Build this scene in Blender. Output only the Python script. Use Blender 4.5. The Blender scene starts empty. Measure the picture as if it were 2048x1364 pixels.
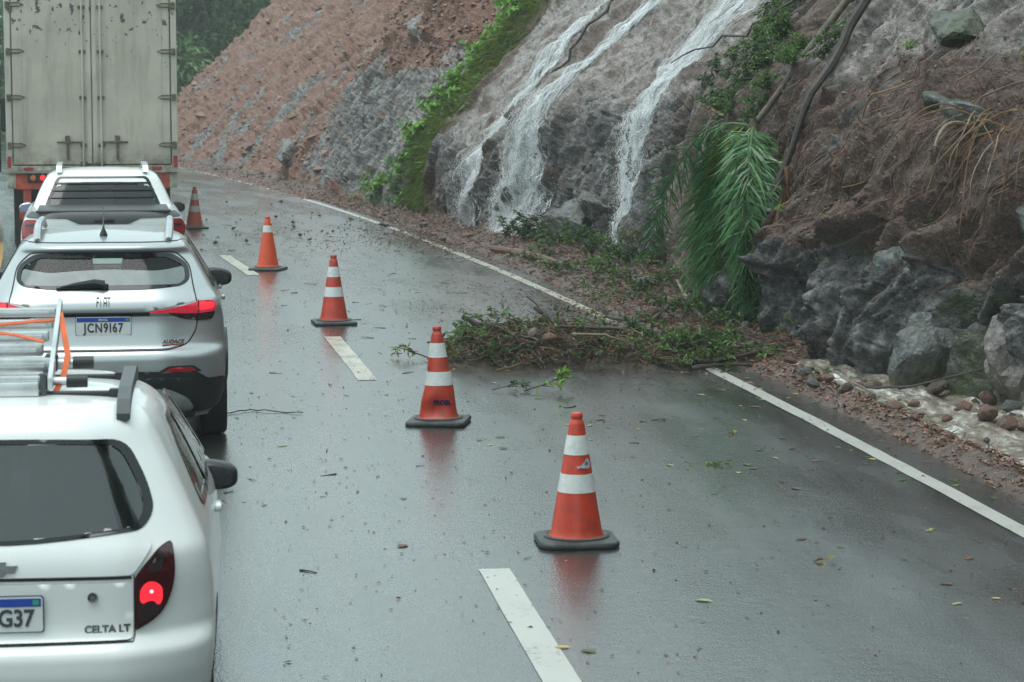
import bpy, bmesh, math, random
import numpy as np
from mathutils import Vector, Matrix
from mathutils.geometry import delaunay_2d_cdt

R = math.radians
rng = np.random.default_rng(7)
random.seed(7)
scene = bpy.context.scene
COL = scene.collection
PI = math.pi

# ------------------------------------------------------------------ camera
CAM_H = 2.635
cam_data = bpy.data.cameras.new('camera')
cam = bpy.data.objects.new('camera', cam_data)
COL.objects.link(cam)
cam.location = (0, 0, CAM_H)
cam.rotation_euler = (R(90 - 6.072), 0, 0)
cam_data.sensor_width = 36
cam_data.lens = 85.6
cam_data.clip_start = 0.1
cam_data.clip_end = 2000
cam_data.dof.use_dof = True
cam_data.dof.focus_distance = 20.0
cam_data.dof.aperture_fstop = 8.0
scene.camera = cam

# ------------------------------------------------------------------ sky, sun, exposure
SUN_EL, SUN_AZ = 74, 245           # azimuth measured clockwise from +Y
world = bpy.data.worlds.new('World')
scene.world = world
world.use_nodes = True
wn = world.node_tree
wn.nodes.clear()
w_out = wn.nodes.new('ShaderNodeOutputWorld')
w_bg = wn.nodes.new('ShaderNodeBackground')
w_sky = wn.nodes.new('ShaderNodeTexSky')
w_sky.sky_type = 'NISHITA'
w_sky.sun_disc = False
w_sky.sun_elevation = R(SUN_EL)
w_sky.sun_rotation = R(SUN_AZ)
w_sky.air_density = 1.0
w_sky.dust_density = 2.0
w_sky.ozone_density = 1.0
w_hs = wn.nodes.new('ShaderNodeHueSaturation')
w_hs.inputs['Saturation'].default_value = 0.22
w_bg.inputs['Strength'].default_value = 0.13
wn.links.new(w_sky.outputs[0], w_hs.inputs['Color'])
w_mix = wn.nodes.new('ShaderNodeMix')            # an even deck of rain cloud over the clear sky
w_mix.data_type = 'RGBA'
w_mix.inputs[0].default_value = 0.8
w_mix.inputs[7].default_value = (5.5, 7.2, 7.4, 1)
wn.links.new(w_hs.outputs[0], w_mix.inputs[6])
wn.links.new(w_mix.outputs[2], w_bg.inputs['Color'])
wn.links.new(w_bg.outputs[0], w_out.inputs['Surface'])

sun_data = bpy.data.lights.new('sun', 'SUN')
sun_data.energy = 1.35
sun_data.angle = R(45)
sun_data.color = (1.0, 0.98, 0.95)
sun = bpy.data.objects.new('sun', sun_data)
COL.objects.link(sun)
_sd = Vector((math.sin(R(SUN_AZ)) * math.cos(R(SUN_EL)), math.cos(R(SUN_AZ)) * math.cos(R(SUN_EL)), math.sin(R(SUN_EL))))
sun.rotation_euler = _sd.to_track_quat('Z', 'Y').to_euler()

scene.view_settings.view_transform = 'Standard'
scene.view_settings.look = 'None'
scene.view_settings.gamma = 1
scene.view_settings.use_curve_mapping = False
scene.view_settings.exposure = 0.5
scene.cycles.use_denoising = True
scene.cycles.denoising_prefilter = 'NONE'
scene.cycles.max_bounces = 6
scene.cycles.transparent_max_bounces = 24
scene.cycles.volume_bounces = 2
scene.cycles.caustics_reflective = False
scene.cycles.caustics_refractive = False

# ------------------------------------------------------------------ helpers: objects
def put(name, me, parent=None, loc=None, rot=None, kind=None, label=None, cat=None, group=None):
    o = bpy.data.objects.new(name, me)
    COL.objects.link(o)
    if parent is not None:
        o.parent = parent
    if loc is not None:
        o.location = loc
    if rot is not None:
        o.rotation_euler = rot
    tag(o, label, cat, group, kind)
    return o

def tag(o, label=None, cat=None, group=None, kind=None):
    if label: o['label'] = label
    if cat: o['category'] = cat
    if group: o['group'] = group
    if kind: o['kind'] = kind
    return o

def thing(name, label, cat, loc=(0, 0, 0), rz=0, group=None):
    return put(name, None, None, loc, (0, 0, rz), None, label, cat, group)

def copy_tree(o, parent=None):
    c = o.copy()
    COL.objects.link(c)
    if parent is not None:
        c.parent = parent
    for ch in list(o.children):
        copy_tree(ch, c)
    return c

def np_mesh(name, V, F, mat=None, smooth=False, attr=None, uv=None):
    """fast mesh from arrays; F is an (n,3) or (n,4) array, or a list of such arrays"""
    Fs = F if isinstance(F, list) else [F]
    Fs = [np.asarray(f, dtype=np.int32) for f in Fs if len(f)]
    V = np.asarray(V, dtype=np.float32)
    me = bpy.data.meshes.new(name)
    me.vertices.add(len(V))
    me.vertices.foreach_set('co', V.ravel())
    idx = np.concatenate([f.ravel() for f in Fs])
    tot = np.concatenate([np.full(len(f), f.shape[1], dtype=np.int32) for f in Fs])
    st = np.concatenate([[0], np.cumsum(tot)[:-1]]).astype(np.int32)
    me.loops.add(len(idx))
    me.loops.foreach_set('vertex_index', idx)
    me.polygons.add(len(tot))
    me.polygons.foreach_set('loop_start', st)
    me.polygons.foreach_set('loop_total', tot)
    me.polygons.foreach_set('use_smooth', np.full(len(tot), smooth, dtype=bool))
    if attr:
        for k, a in attr.items():
            a = np.asarray(a, dtype=np.float32)
            if a.ndim == 1:
                a = np.stack([a, a, a], 1)
            ca = me.attributes.new(k, 'FLOAT_COLOR', 'POINT')
            full = np.ones((len(V), 4), dtype=np.float32)
            full[:, :a.shape[1]] = a
            ca.data.foreach_set('color', full.ravel())
    if uv is not None:
        ul = me.uv_layers.new(name='UVMap')
        ul.data.foreach_set('uv', np.asarray(uv, dtype=np.float32)[idx].ravel())
    me.update()
    me.validate()
    if mat is not None:
        me.materials.append(mat)
    return me

class MB:
    """collects simple shapes into one mesh"""
    def __init__(s):
        s.v, s.f = [], []
    def add(s, v, f):
        n = len(s.v)
        s.v.extend([tuple(p) for p in v])
        s.f.extend([tuple(i + n for i in q) for q in f])
        return s
    def box(s, c, size, rot=None, bev=0.0):
        x, y, z = [q / 2 for q in size]
        M = Matrix.Translation(c)
        if rot is not None:
            from mathutils import Euler
            M = M @ Euler(rot).to_matrix().to_4x4()
        if bev <= 0:
            p = [(-x, -y, -z), (x, -y, -z), (x, y, -z), (-x, y, -z), (-x, -y, z), (x, -y, z), (x, y, z), (-x, y, z)]
            f = [(0, 3, 2, 1), (4, 5, 6, 7), (0, 1, 5, 4), (1, 2, 6, 5), (2, 3, 7, 6), (3, 0, 4, 7)]
            s.add([M @ Vector(q) for q in p], f)
        else:
            bm = bmesh.new()
            bmesh.ops.create_cube(bm, size=1)
            for v in bm.verts:
                v.co = Vector((v.co.x * 2 * x, v.co.y * 2 * y, v.co.z * 2 * z))
            bmesh.ops.bevel(bm, geom=bm.edges[:], offset=min(bev, x * .9, y * .9, z * .9), segments=2, affect='EDGES', profile=.5)
            bm.verts.index_update()
            s.add([M @ v.co for v in bm.verts], [[v.index for v in f.verts] for f in bm.faces])
            bm.free()
        return s
    def tube(s, pts, rad, seg=6, cap=True):
        pts = [Vector(p) for p in pts]
        n = len(pts)
        if not hasattr(rad, '__len__'):
            rad = [rad] * n
        V, F = [], []
        up = Vector((0, 0, 1))
        for i, p in enumerate(pts):
            d = (pts[min(i + 1, n - 1)] - pts[max(i - 1, 0)])
            if d.length < 1e-9: d = Vector((0, 0, 1))
            d.normalize()
            a = d.cross(up)
            if a.length < .05: a = d.cross(Vector((1, 0, 0)))
            a.normalize()
            b = a.cross(d)
            for k in range(seg):
                t = 2 * PI * k / seg
                V.append(p + (a * math.cos(t) + b * math.sin(t)) * rad[i])
        for i in range(n - 1):
            for k in range(seg):
                k2 = (k + 1) % seg
                F.append((i * seg + k, i * seg + k2, (i + 1) * seg + k2, (i + 1) * seg + k))
        if cap:
            F.append(tuple(range(seg)))
            F.append(tuple(range((n - 1) * seg, n * seg))[::-1])
        return s.add(V, F)
    def lathe(s, prof, seg=24, M=None):
        V, F = [], []
        for r, z in prof:
            for k in range(seg):
                t = 2 * PI * k / seg
                V.append(Vector((r * math.cos(t), r * math.sin(t), z)))
        for i in range(len(prof) - 1):
            for k in range(seg):
                k2 = (k + 1) % seg
                F.append((i * seg + k, i * seg + k2, (i + 1) * seg + k2, (i + 1) * seg + k))
        if prof[0][0] > 1e-5: F.append(tuple(range(seg))[::-1])
        if prof[-1][0] > 1e-5: F.append(tuple(range((len(prof) - 1) * seg, len(prof) * seg)))
        if M is not None:
            V = [M @ v for v in V]
        return s.add(V, F)
    def prism(s, poly, axis_map, d0, d1):
        """poly (a,b) outline extruded between d0 and d1; axis_map(a,b,d) -> xyz"""
        n = len(poly)
        V = [axis_map(a, b, d0) for a, b in poly] + [axis_map(a, b, d1) for a, b in poly]
        F = [tuple(range(n)), tuple(range(n, 2 * n))[::-1]]
        for i in range(n):
            j = (i + 1) % n
            F.append((i, j, n + j, n + i))
        return s.add(V, F)
    def mesh(s, name, mat, smooth=False):
        me = bpy.data.meshes.new(name)
        me.from_pydata(s.v, [], s.f)
        bm = bmesh.new(); bm.from_mesh(me)
        bmesh.ops.recalc_face_normals(bm, faces=bm.faces[:])
        bm.to_mesh(me); bm.free()
        if mat: me.materials.append(mat)
        if smooth:
            me.polygons.foreach_set('use_smooth', [True] * len(me.polygons))
            try:
                me.set_sharp_from_angle(angle=R(40))
            except Exception:
                pass
        me.update()
        return me
    def build(s, name, mat, parent=None, smooth=False, **kw):
        return put(name, s.mesh(name, mat, smooth), parent, **kw)

# ------------------------------------------------------------------ helpers: noise
def _h(ix, iy, iz, seed):
    n = (ix.astype(np.uint32) * np.uint32(374761393) + iy.astype(np.uint32) * np.uint32(668265263)
         + iz.astype(np.uint32) * np.uint32(2147483647 - 61) + np.uint32((seed * 974711) & 0xffffffff))
    n = (n ^ (n >> np.uint32(13))) * np.uint32(1274126177)
    n = (n ^ (n >> np.uint32(16))) * np.uint32(2246822519)
    n = n ^ (n >> np.uint32(15))
    return n.astype(np.float32) / np.float32(4294967295.0)

def vnoise(p, seed=0):
    """value noise, -1..1, p (n,3)"""
    i = np.floor(p).astype(np.int64)
    f = (p - i).astype(np.float32)
    f = f * f * f * (f * (f * 6 - 15) + 10)
    r = 0
    for dx in (0, 1):
        wx = f[:, 0] if dx else 1 - f[:, 0]
        for dy in (0, 1):
            wy = f[:, 1] if dy else 1 - f[:, 1]
            for dz in (0, 1):
                wz = f[:, 2] if dz else 1 - f[:, 2]
                r = r + wx * wy * wz * _h(i[:, 0] + dx, i[:, 1] + dy, i[:, 2] + dz, seed)
    return r * 2 - 1

def fbm(p, oct=4, seed=0, gain=.5, lac=2.03):
    r, a, t = 0, 1.0, 0
    for k in range(oct):
        r = r + a * vnoise(p, seed + k * 17)
        t += a
        a *= gain
        p = p * lac + 3.7
    return r / t

def facets(p, seed=0, slope=.5, soft_=.25, chunk=120000):
    """cellular blocks: per-cell height plus a tilted face, and distance to the crack; returns (height, crack)"""
    n = len(p)
    H = np.zeros(n, np.float32); C = np.zeros(n, np.float32)
    for a in range(0, n, chunk):
        q = p[a:a + chunk].astype(np.float32)
        i0 = np.floor(q).astype(np.int64)
        d1 = np.full(len(q), 9e9, np.float32); d2 = d1.copy()
        hh = np.zeros(len(q), np.float32); h2 = hh.copy()
        for dx in (-1, 0, 1):
            for dy in (-1, 0, 1):
                for dz in (-1, 0, 1):
                    ix, iy, iz = i0[:, 0] + dx, i0[:, 1] + dy, i0[:, 2] + dz
                    r0 = _h(ix, iy, iz, seed); r1 = _h(ix, iy, iz, seed + 1); r2 = _h(ix, iy, iz, seed + 2)
                    ex = q[:, 0] - (ix + r0); ey = q[:, 1] - (iy + r1); ez = q[:, 2] - (iz + r2)
                    d = ex * ex + ey * ey + ez * ez
                    gx = _h(ix, iy, iz, seed + 3) - .5; gy = _h(ix, iy, iz, seed + 4) - .5; gz = _h(ix, iy, iz, seed + 5) - .5
                    val = (_h(ix, iy, iz, seed + 6) - .5) + 2 * slope * (gx * ex + gy * ey + gz * ez)
                    near = d < d1
                    sec = (~near) & (d < d2)
                    h2 = np.where(near, hh, np.where(sec, val, h2))
                    d2 = np.where(near, d1, np.minimum(d2, d))
                    hh = np.where(near, val, hh)
                    d1 = np.where(near, d, d1)
        c_ = np.sqrt(d2) - np.sqrt(d1)
        w_ = np.clip(c_ / soft_, 0, 1); w_ = .5 + .5 * w_ * w_ * (3 - 2 * w_)
        H[a:a + chunk] = hh * w_ + h2 * (1 - w_)             # the step between two blocks is a steep face, not a tear
        C[a:a + chunk] = c_
    return H, C

def sstep(a, b, x):
    t = np.clip((np.asarray(x, float) - a) / (b - a), 0, 1)
    return t * t * (3 - 2 * t)

# ------------------------------------------------------------------ helpers: materials
def nodes_of(name):
    m = bpy.data.materials.new(name)
    m.use_nodes = True
    nt = m.node_tree
    return m, nt, nt.nodes['Principled BSDF']

def nn(nt, typ, **kw):
    n = nt.nodes.new(typ)
    for k, v in kw.items():
        if k.startswith('i_'):
            key = k[2:]
            n.inputs[int(key) if key.isdigit() else key].default_value = v
        else:
            setattr(n, k, v)
    return n

def noise_node(nt, scale, detail=4, rough=.6, vec=None, stretch=None):
    n = nn(nt, 'ShaderNodeTexNoise')
    n.inputs['Scale'].default_value = scale
    n.inputs['Detail'].default_value = detail
    n.inputs['Roughness'].default_value = rough
    if vec is None:
        tc = nn(nt, 'ShaderNodeTexCoord')
        vec = tc.outputs['Object']
    if stretch is not None:
        mp = nn(nt, 'ShaderNodeMapping')
        mp.inputs['Scale'].default_value = stretch
        nt.links.new(vec, mp.inputs['Vector'])
        vec = mp.outputs['Vector']
    nt.links.new(vec, n.inputs['Vector'])
    return n

def ramp(nt, fac, stops):
    r = nn(nt, 'ShaderNodeValToRGB')
    el = r.color_ramp.elements
    while len(el) < len(stops): el.new(.5)
    for e, (p, c) in zip(el, stops):
        e.position = p
        e.color = (*c, 1) if hasattr(c, '__len__') else (c, c, c, 1)
    nt.links.new(fac, r.inputs['Fac'])
    return r

def mixc(nt, fac, a, b, mode='MIX'):
    m = nn(nt, 'ShaderNodeMix', data_type='RGBA', blend_type=mode)
    for sock, v in ((m.inputs[0], fac), (m.inputs[6], a), (m.inputs[7], b)):
        if hasattr(v, 'links') or hasattr(v, 'is_linked'):
            nt.links.new(v, sock)
        elif hasattr(v, '__len__'):
            sock.default_value = (*v[:3], 1)
        else:
            sock.default_value = v
    return m.outputs[2]

def mth(nt, op, a, b=None, c=None, clamp=False):
    m = nn(nt, 'ShaderNodeMath', operation=op, use_clamp=clamp)
    for i, v in enumerate((a, b, c)):
        if v is None: continue
        if hasattr(v, 'is_linked'): nt.links.new(v, m.inputs[i])
        else: m.inputs[i].default_value = v
    return m.outputs[0]

def bump_node(nt, h, strength=.3, dist=.01):
    b = nn(nt, 'ShaderNodeBump')
    b.inputs['Strength'].default_value = strength
    b.inputs['Distance'].default_value = dist
    nt.links.new(h, b.inputs['Height'])
    return b.outputs['Normal']

def mat(name, col, rough=.5, metal=0.0, var=.15, scale=9, bump=0.0, bscale=None, coat=0.0, emit=None, dirt=None, spec=.5, bdist=.004):
    m, nt, b = nodes_of(name)
    n = noise_node(nt, scale)
    lo = [c * (1 - var) for c in col]
    hi = [min(1, c * (1 + var)) for c in col]
    base = ramp(nt, n.outputs['Fac'], [(.3, lo), (.7, hi)]).outputs['Color']
    if dirt:                                     # (colour, amount, scale)
        n2 = noise_node(nt, dirt[2], 6, .7)
        f = ramp(nt, n2.outputs['Fac'], [(.48, 0), (.7, dirt[1])]).outputs['Color']
        base = mixc(nt, f, base, dirt[0])
    nt.links.new(base, b.inputs['Base Color'])
    b.inputs['Roughness'].default_value = rough
    b.inputs['Metallic'].default_value = metal
    b.inputs['Coat Weight'].default_value = coat
    b.inputs['Coat Roughness'].default_value = .04
    b.inputs['Specular IOR Level'].default_value = spec
    if bump:
        n3 = noise_node(nt, bscale or scale * 6, 5, .6)
        nt.links.new(bump_node(nt, n3.outputs['Fac'], bump, bdist), b.inputs['Normal'])
    if emit:
        b.inputs['Emission Color'].default_value = (*emit[0], 1)
        b.inputs['Emission Strength'].default_value = emit[1]
    return m

def leaf_mat(name, col, rough=.38, var=.35, trans=.25):
    m, nt, b = nodes_of(name)
    at = nn(nt, 'ShaderNodeAttribute', attribute_name='tint')
    c = mixc(nt, 1.0, col, at.outputs['Color'], 'MULTIPLY')
    nt.links.new(c, b.inputs['Base Color'])
    b.inputs['Roughness'].default_value = rough
    tr = nn(nt, 'ShaderNodeBsdfTranslucent')
    nt.links.new(c, tr.inputs['Color'])
    mx = nn(nt, 'ShaderNodeMixShader')
    mx.inputs[0].default_value = trans
    nt.links.new(b.outputs[0], mx.inputs[1]); nt.links.new(tr.outputs[0], mx.inputs[2])
    nt.links.new(mx.outputs[0], nt.nodes['Material Output'].inputs['Surface'])
    return m

def paint_mat(name, col, metal=0.0, rough=.28, dirt=.25):
    """wet car paint: road film of grime low down, clear coat; the inside of the skin is dark trim"""
    m, nt, b = nodes_of(name)
    tc = nn(nt, 'ShaderNodeTexCoord')
    n = noise_node(nt, 3.0, 6, .65, stretch=(1, 1, .35))
    sep = nn(nt, 'ShaderNodeSeparateXYZ')
    nt.links.new(tc.outputs['Object'], sep.inputs[0])
    low = mth(nt, 'SUBTRACT', 1.0, mth(nt, 'MULTIPLY', sep.outputs['Z'], 1.1), clamp=True)
    f = mth(nt, 'MULTIPLY', mth(nt, 'ADD', low, .12), mth(nt, 'MULTIPLY', n.outputs['Fac'], dirt * 2), clamp=True)
    grime = (.13, .115, .09)
    c = mixc(nt, f, col, grime)
    geo = nn(nt, 'ShaderNodeNewGeometry')
    c2 = mixc(nt, geo.outputs['Backfacing'], c, (.02, .02, .022))
    nt.links.new(c2, b.inputs['Base Color'])
    b.inputs['Metallic'].default_value = metal
    nr = noise_node(nt, 40, 3, .6)
    nt.links.new(mth(nt, 'ADD', rough - .05, mth(nt, 'MULTIPLY', nr.outputs['Fac'], .12)), b.inputs['Roughness'])
    b.inputs['Coat Weight'].default_value = .6
    b.inputs['Coat Roughness'].default_value = .06
    vo = nn(nt, 'ShaderNodeTexVoronoi')
    vo.inputs['Scale'].default_value = 130
    nt.links.new(tc.outputs['Object'], vo.inputs['Vector'])
    drop = ramp(nt, vo.outputs['Distance'], [(.0, 1), (.22, .6), (.36, 0)]).outputs['Color']
    nt.links.new(bump_node(nt, drop, .12, .0015), b.inputs['Normal'])
    return m

def glass_mat(name, tint, through=.4, rough=.05, coat=1.0):
    """tinted pane: clear part shows the cabin, the rest is dark; glossy outside with rain runs"""
    m, nt, b = nodes_of(name)
    b.inputs['Base Color'].default_value = (.008, .010, .011, 1)
    n = noise_node(nt, 30, 4, .6, stretch=(1, 1, .12))
    nt.links.new(mth(nt, 'ADD', rough, mth(nt, 'MULTIPLY', n.outputs['Fac'], .10)), b.inputs['Roughness'])
    nt.links.new(bump_node(nt, n.outputs['Fac'], .08, .002), b.inputs['Normal'])
    b.inputs['IOR'].default_value = 1.6
    b.inputs['Specular IOR Level'].default_value = .5
    b.inputs['Coat Weight'].default_value = coat
    b.inputs['Coat IOR'].default_value = 1.75
    b.inputs['Coat Roughness'].default_value = .03
    tr = nn(nt, 'ShaderNodeBsdfTransparent')
    tr.inputs['Color'].default_value = (*tint, 1)
    mx = nn(nt, 'ShaderNodeMixShader')
    mx.inputs[0].default_value = through
    nt.links.new(b.outputs[0], mx.inputs[1]); nt.links.new(tr.outputs[0], mx.inputs[2])
    nt.links.new(mx.outputs[0], nt.nodes['Material Output'].inputs['Surface'])
    return m

M = {}
M['white_paint'] = paint_mat('white car paint', (.78, .80, .79), 0, .3, .22)
M['white_paint_b'] = paint_mat('white pickup paint', (.80, .82, .81), 0, .28, .12)
M['silver_paint'] = paint_mat('silver car paint', (.50, .52, .525), .7, .32, .15)
M['glass'] = glass_mat('tinted glass', (.5, .6, .58), .25)
M['clear_glass'] = glass_mat('light glass', (.80, .90, .88), .82)
M['dark_glass'] = glass_mat('dark glass', (.35, .4, .4), .22, .05, .15)
def mist_mat():
    m, nt, b = nodes_of('misted wet glass')
    n = noise_node(nt, 14, 3, .5, None, (1, 1, .12))
    b.inputs['Base Color'].default_value = (.21, .245, .245, 1)
    b.inputs['Roughness'].default_value = .15
    nt.links.new(ramp(nt, n.outputs['Fac'], [(.3, .93), (.62, .80)]).outputs['Color'], b.inputs['Alpha'])
    return m
M['mist'] = mist_mat()
M['frit'] = mat('black glass border', (.006, .007, .008), .12, var=.1)
M['gap'] = mat('panel gap', (.02, .02, .022), .8, var=.1)
M['black_plastic'] = mat('black plastic', (.017, .018, .02), .42, bump=.15, bscale=160)
M['grey_plastic'] = mat('grey plastic', (.06, .066, .07), .45, bump=.1)
M['trim_silver'] = mat('silver trim', (.5, .52, .53), .3, .6)
M['aluminium'] = mat('aluminium', (.66, .68, .68), .33, .75, var=.12, scale=5, dirt=((.25, .25, .23), .4, 7))
M['rubber'] = mat('tyre rubber', (.014, .014, .015), .7, bump=.3, bscale=50)
M['rim'] = mat('wheel rim', (.25, .26, .27), .35, .8)
M['interior'] = mat('cabin trim', (.018, .018, .02), .8)
M['lamp_dark'] = mat('smoked red lens', (.05, .004, .006), .12, coat=.6)
M['lamp_smoke'] = mat('smoked lens', (.03, .02, .02), .14, coat=.6)
M['lamp_red'] = mat('red lens', (.30, .012, .018), .14, coat=.6)
M['lamp_pink'] = mat('lit light bar', (.42, .012, .03), .15, coat=.4, emit=((1, .03, .08), .24))
M['lamp_on'] = mat('lit brake lamp', (.6, .02, .02), .2, emit=((1, .025, .05), .75))
M['lamp_core'] = mat('lit bulb', (.9, .4, .4), .2, emit=((1, .25, .28), 2.2))
M['lamp_amber'] = mat('amber lens', (.55, .16, .05), .25)
M['reflector'] = mat('red reflector', (.45, .012, .02), .2, coat=.5)
M['plate_white'] = mat('number plate', (.72, .73, .73), .35, var=.05)
M['plate_blue'] = mat('plate blue band', (.015, .06, .38), .35, var=.05)
M['plate_green'] = mat('plate green mark', (.05, .35, .12), .4)
M['plate_ink'] = mat('plate lettering', (.05, .052, .06), .4, var=.05)
M['badge'] = mat('dark chrome badge', (.13, .13, .14), .25, .8)
M['badge_red'] = mat('badge red line', (.3, .05, .04), .4)
M['chrome'] = mat('chrome', (.6, .6, .6), .12, 1)
M['mirror'] = mat('mirror glass', (.25, .27, .3), .05, .9, var=.05)
M['orange_strap'] = mat('orange strap', (.62, .12, .03), .7, bump=.3)

# ------------------------------------------------------------------ the road's run (its right edge line), in metres
EC = (-1.36457e-3, -0.0936537, 4.6073)
def xe(Y):
    Y = np.asarray(Y, float)
    Yc = np.minimum(Y, 110)
    v = EC[0] * Yc * Yc + EC[1] * Yc + EC[2]
    return v + (Y - Yc) * (2 * EC[0] * 110 + EC[1])
def dxe(Y):
    return 2 * EC[0] * np.minimum(np.asarray(Y, float), 110) + EC[1]
def road(Y, off, z=0.0):
    """station Y, offset to the right of the edge line"""
    d = dxe(Y)
    L = np.sqrt(1 + d * d)
    return np.stack(np.broadcast_arrays(xe(Y) + off / L, Y - off * d / L, np.asarray(z, float)), -1)
def heading(Y):
    return float(np.arctan(-dxe(Y)))

def grid_faces(n, m):
    i = np.arange(n - 1)[:, None] * m + np.arange(m - 1)[None, :]
    return np.stack([i, i + 1, i + m + 1, i + m], -1).reshape(-1, 4)

# ------------------------------------------------------------------ ground, road, markings
def asphalt_material():
    m, nt, b = nodes_of('wet asphalt')
    tc = nn(nt, 'ShaderNodeTexCoord')
    uv = tc.outputs['UV']                     # u = metres across, v = metres along the road
    ob = tc.outputs['Object']
    fine = noise_node(nt, 90, 4, .7, ob)
    mid = noise_node(nt, 1.3, 6, .65, uv, (1.0, .22, 1))
    wide = noise_node(nt, .55, 4, .6, uv, (1.6, .12, 1))
    agg = nn(nt, 'ShaderNodeTexVoronoi')
    agg.inputs['Scale'].default_value = 75
    nt.links.new(ob, agg.inputs['Vector'])
    c = ramp(nt, mid.outputs['Fac'], [(.32, (.020, .023, .022)), (.5, (.045, .049, .048)), (.68, (.085, .090, .089))]).outputs['Color']
    grain = ramp(nt, fine.outputs['Fac'], [(.32, .40), (.7, 1.6)]).outputs['Color']
    c = mixc(nt, 1.0, c, grain, 'MULTIPLY')
    chip = ramp(nt, agg.outputs['Color'], [(.86, 0), (.93, 1)]).outputs['Color']
    c = mixc(nt, mth(nt, 'MULTIPLY', chip, .55), c, (.20, .20, .19))
    mud = nn(nt, 'ShaderNodeAttribute', attribute_name='mud')
    mn = noise_node(nt, 6, 7, .75, uv, (1.0, .6, 1))
    mf = mth(nt, 'MULTIPLY', mud.outputs['Fac'], ramp(nt, mn.outputs['Fac'], [(.42, 0), (.62, 1)]).outputs['Color'], clamp=True)
    c = mixc(nt, mf, c, (.135, .078, .052))
    nt.links.new(c, b.inputs['Base Color'])
    # wetness: standing film is smooth, drained patches are rougher
    film = ramp(nt, mid.outputs['Fac'], [(.32, .11), (.68, .33)]).outputs['Color']
    film2 = ramp(nt, wide.outputs['Fac'], [(.35, .0), (.65, .09)]).outputs['Color']
    r = mth(nt, 'ADD', mth(nt, 'ADD', film, film2), mth(nt, 'MULTIPLY', mf, .2), clamp=True)
    nt.links.new(r, b.inputs['Roughness'])
    b.inputs['Coat Weight'].default_value = 1.0
    b.inputs['Coat IOR'].default_value = 1.33
    nt.links.new(mth(nt, 'MULTIPLY', r, .55), b.inputs['Coat Roughness'])
    h1 = mth(nt, 'ADD', mth(nt, 'MULTIPLY', fine.outputs['Fac'], .5), mth(nt, 'MULTIPLY', agg.outputs['Distance'], .6))
    n1 = bump_node(nt, h1, .34, .005)
    rip = noise_node(nt, 9, 3, .6, uv, (.8, 1.3, 1))
    b2 = nn(nt, 'ShaderNodeBump')
    b2.inputs['Strength'].default_value = .16
    b2.inputs['Distance'].default_value = .01
    nt.links.new(rip.outputs['Fac'], b2.inputs['Height'])
    nt.links.new(n1, b2.inputs['Normal'])
    nt.links.new(b2.outputs['Normal'], b.inputs['Normal'])
    nt.links.new(b2.outputs['Normal'], b.inputs['Coat Normal'])
    return m

def marking_material(name, col, wear):
    m, nt, b = nodes_of(name)
    tc = nn(nt, 'ShaderNodeTexCoord')
    n = noise_node(nt, 22, 7, .75, tc.outputs['Object'])
    n2 = noise_node(nt, 2.2, 4, .6, tc.outputs['Object'])
    w = ramp(nt, mth(nt, 'ADD', mth(nt, 'MULTIPLY', n.outputs['Fac'], .7), mth(nt, 'MULTIPLY', n2.outputs['Fac'], .35)), [(wear, 0), (wear + .1, 1)]).outputs['Color']
    c = mixc(nt, w, col, (.085, .085, .08))
    c = mixc(nt, mth(nt, 'MULTIPLY', n2.outputs['Fac'], .35), c, (.25, .22, .18))
    nt.links.new(c, b.inputs['Base Color'])
    b.inputs['Roughness'].default_value = .3
    nt.links.new(bump_node(nt, n.outputs['Fac'], .25, .003), b.inputs['Normal'])
    return m

M['asphalt'] = asphalt_material()
M['white_line'] = marking_material('white road paint', (.49, .495, .46), .58)
M['white_line_worn'] = marking_material('worn road paint', (.50, .47, .38), .53)
M['white_line_broken'] = marking_material('broken muddy road paint', (.44, .40, .32), .60)
M['yellow_line'] = marking_material('yellow road paint', (.62, .36, .05), .6)
M['soil'] = mat('wet red soil', (.066, .041, .030), .5, var=.5, scale=5, bump=.8, bscale=30, bdist=.03, dirt=((.17, .105, .075), .7, 14))
M['earth'] = mat('dark hill soil', (.030, .036, .020), .8, var=.4, scale=.6, bump=.4)

# one sheet to the horizon, rising into the wooded hill behind the bend
gx = np.concatenate([np.linspace(-200, -60, 12), np.linspace(-50, 60, 56), np.linspace(70, 200, 12)])
gy = np.concatenate([np.linspace(-150, -40, 10), np.linspace(-30, 260, 90)])
GX, GY = np.meshgrid(gx, gy)
gz = np.full(GX.shape, -.16)
hill = sstep(108, 175, GY + .25 * GX) * 7 + sstep(8, 60, GX - xe(np.clip(GY, -60, 110))) * 16
gz = gz + hill
pts = np.stack([GX.ravel(), GY.ravel(), gz.ravel()], 1)
pts[:, 2] += fbm(pts * .06, 3, 5) * 1.6 * sstep(.2, 4, hill.ravel())
put('ground', np_mesh('ground', pts, grid_faces(len(gy), len(gx)), M['earth'], True), kind='structure')

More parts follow.
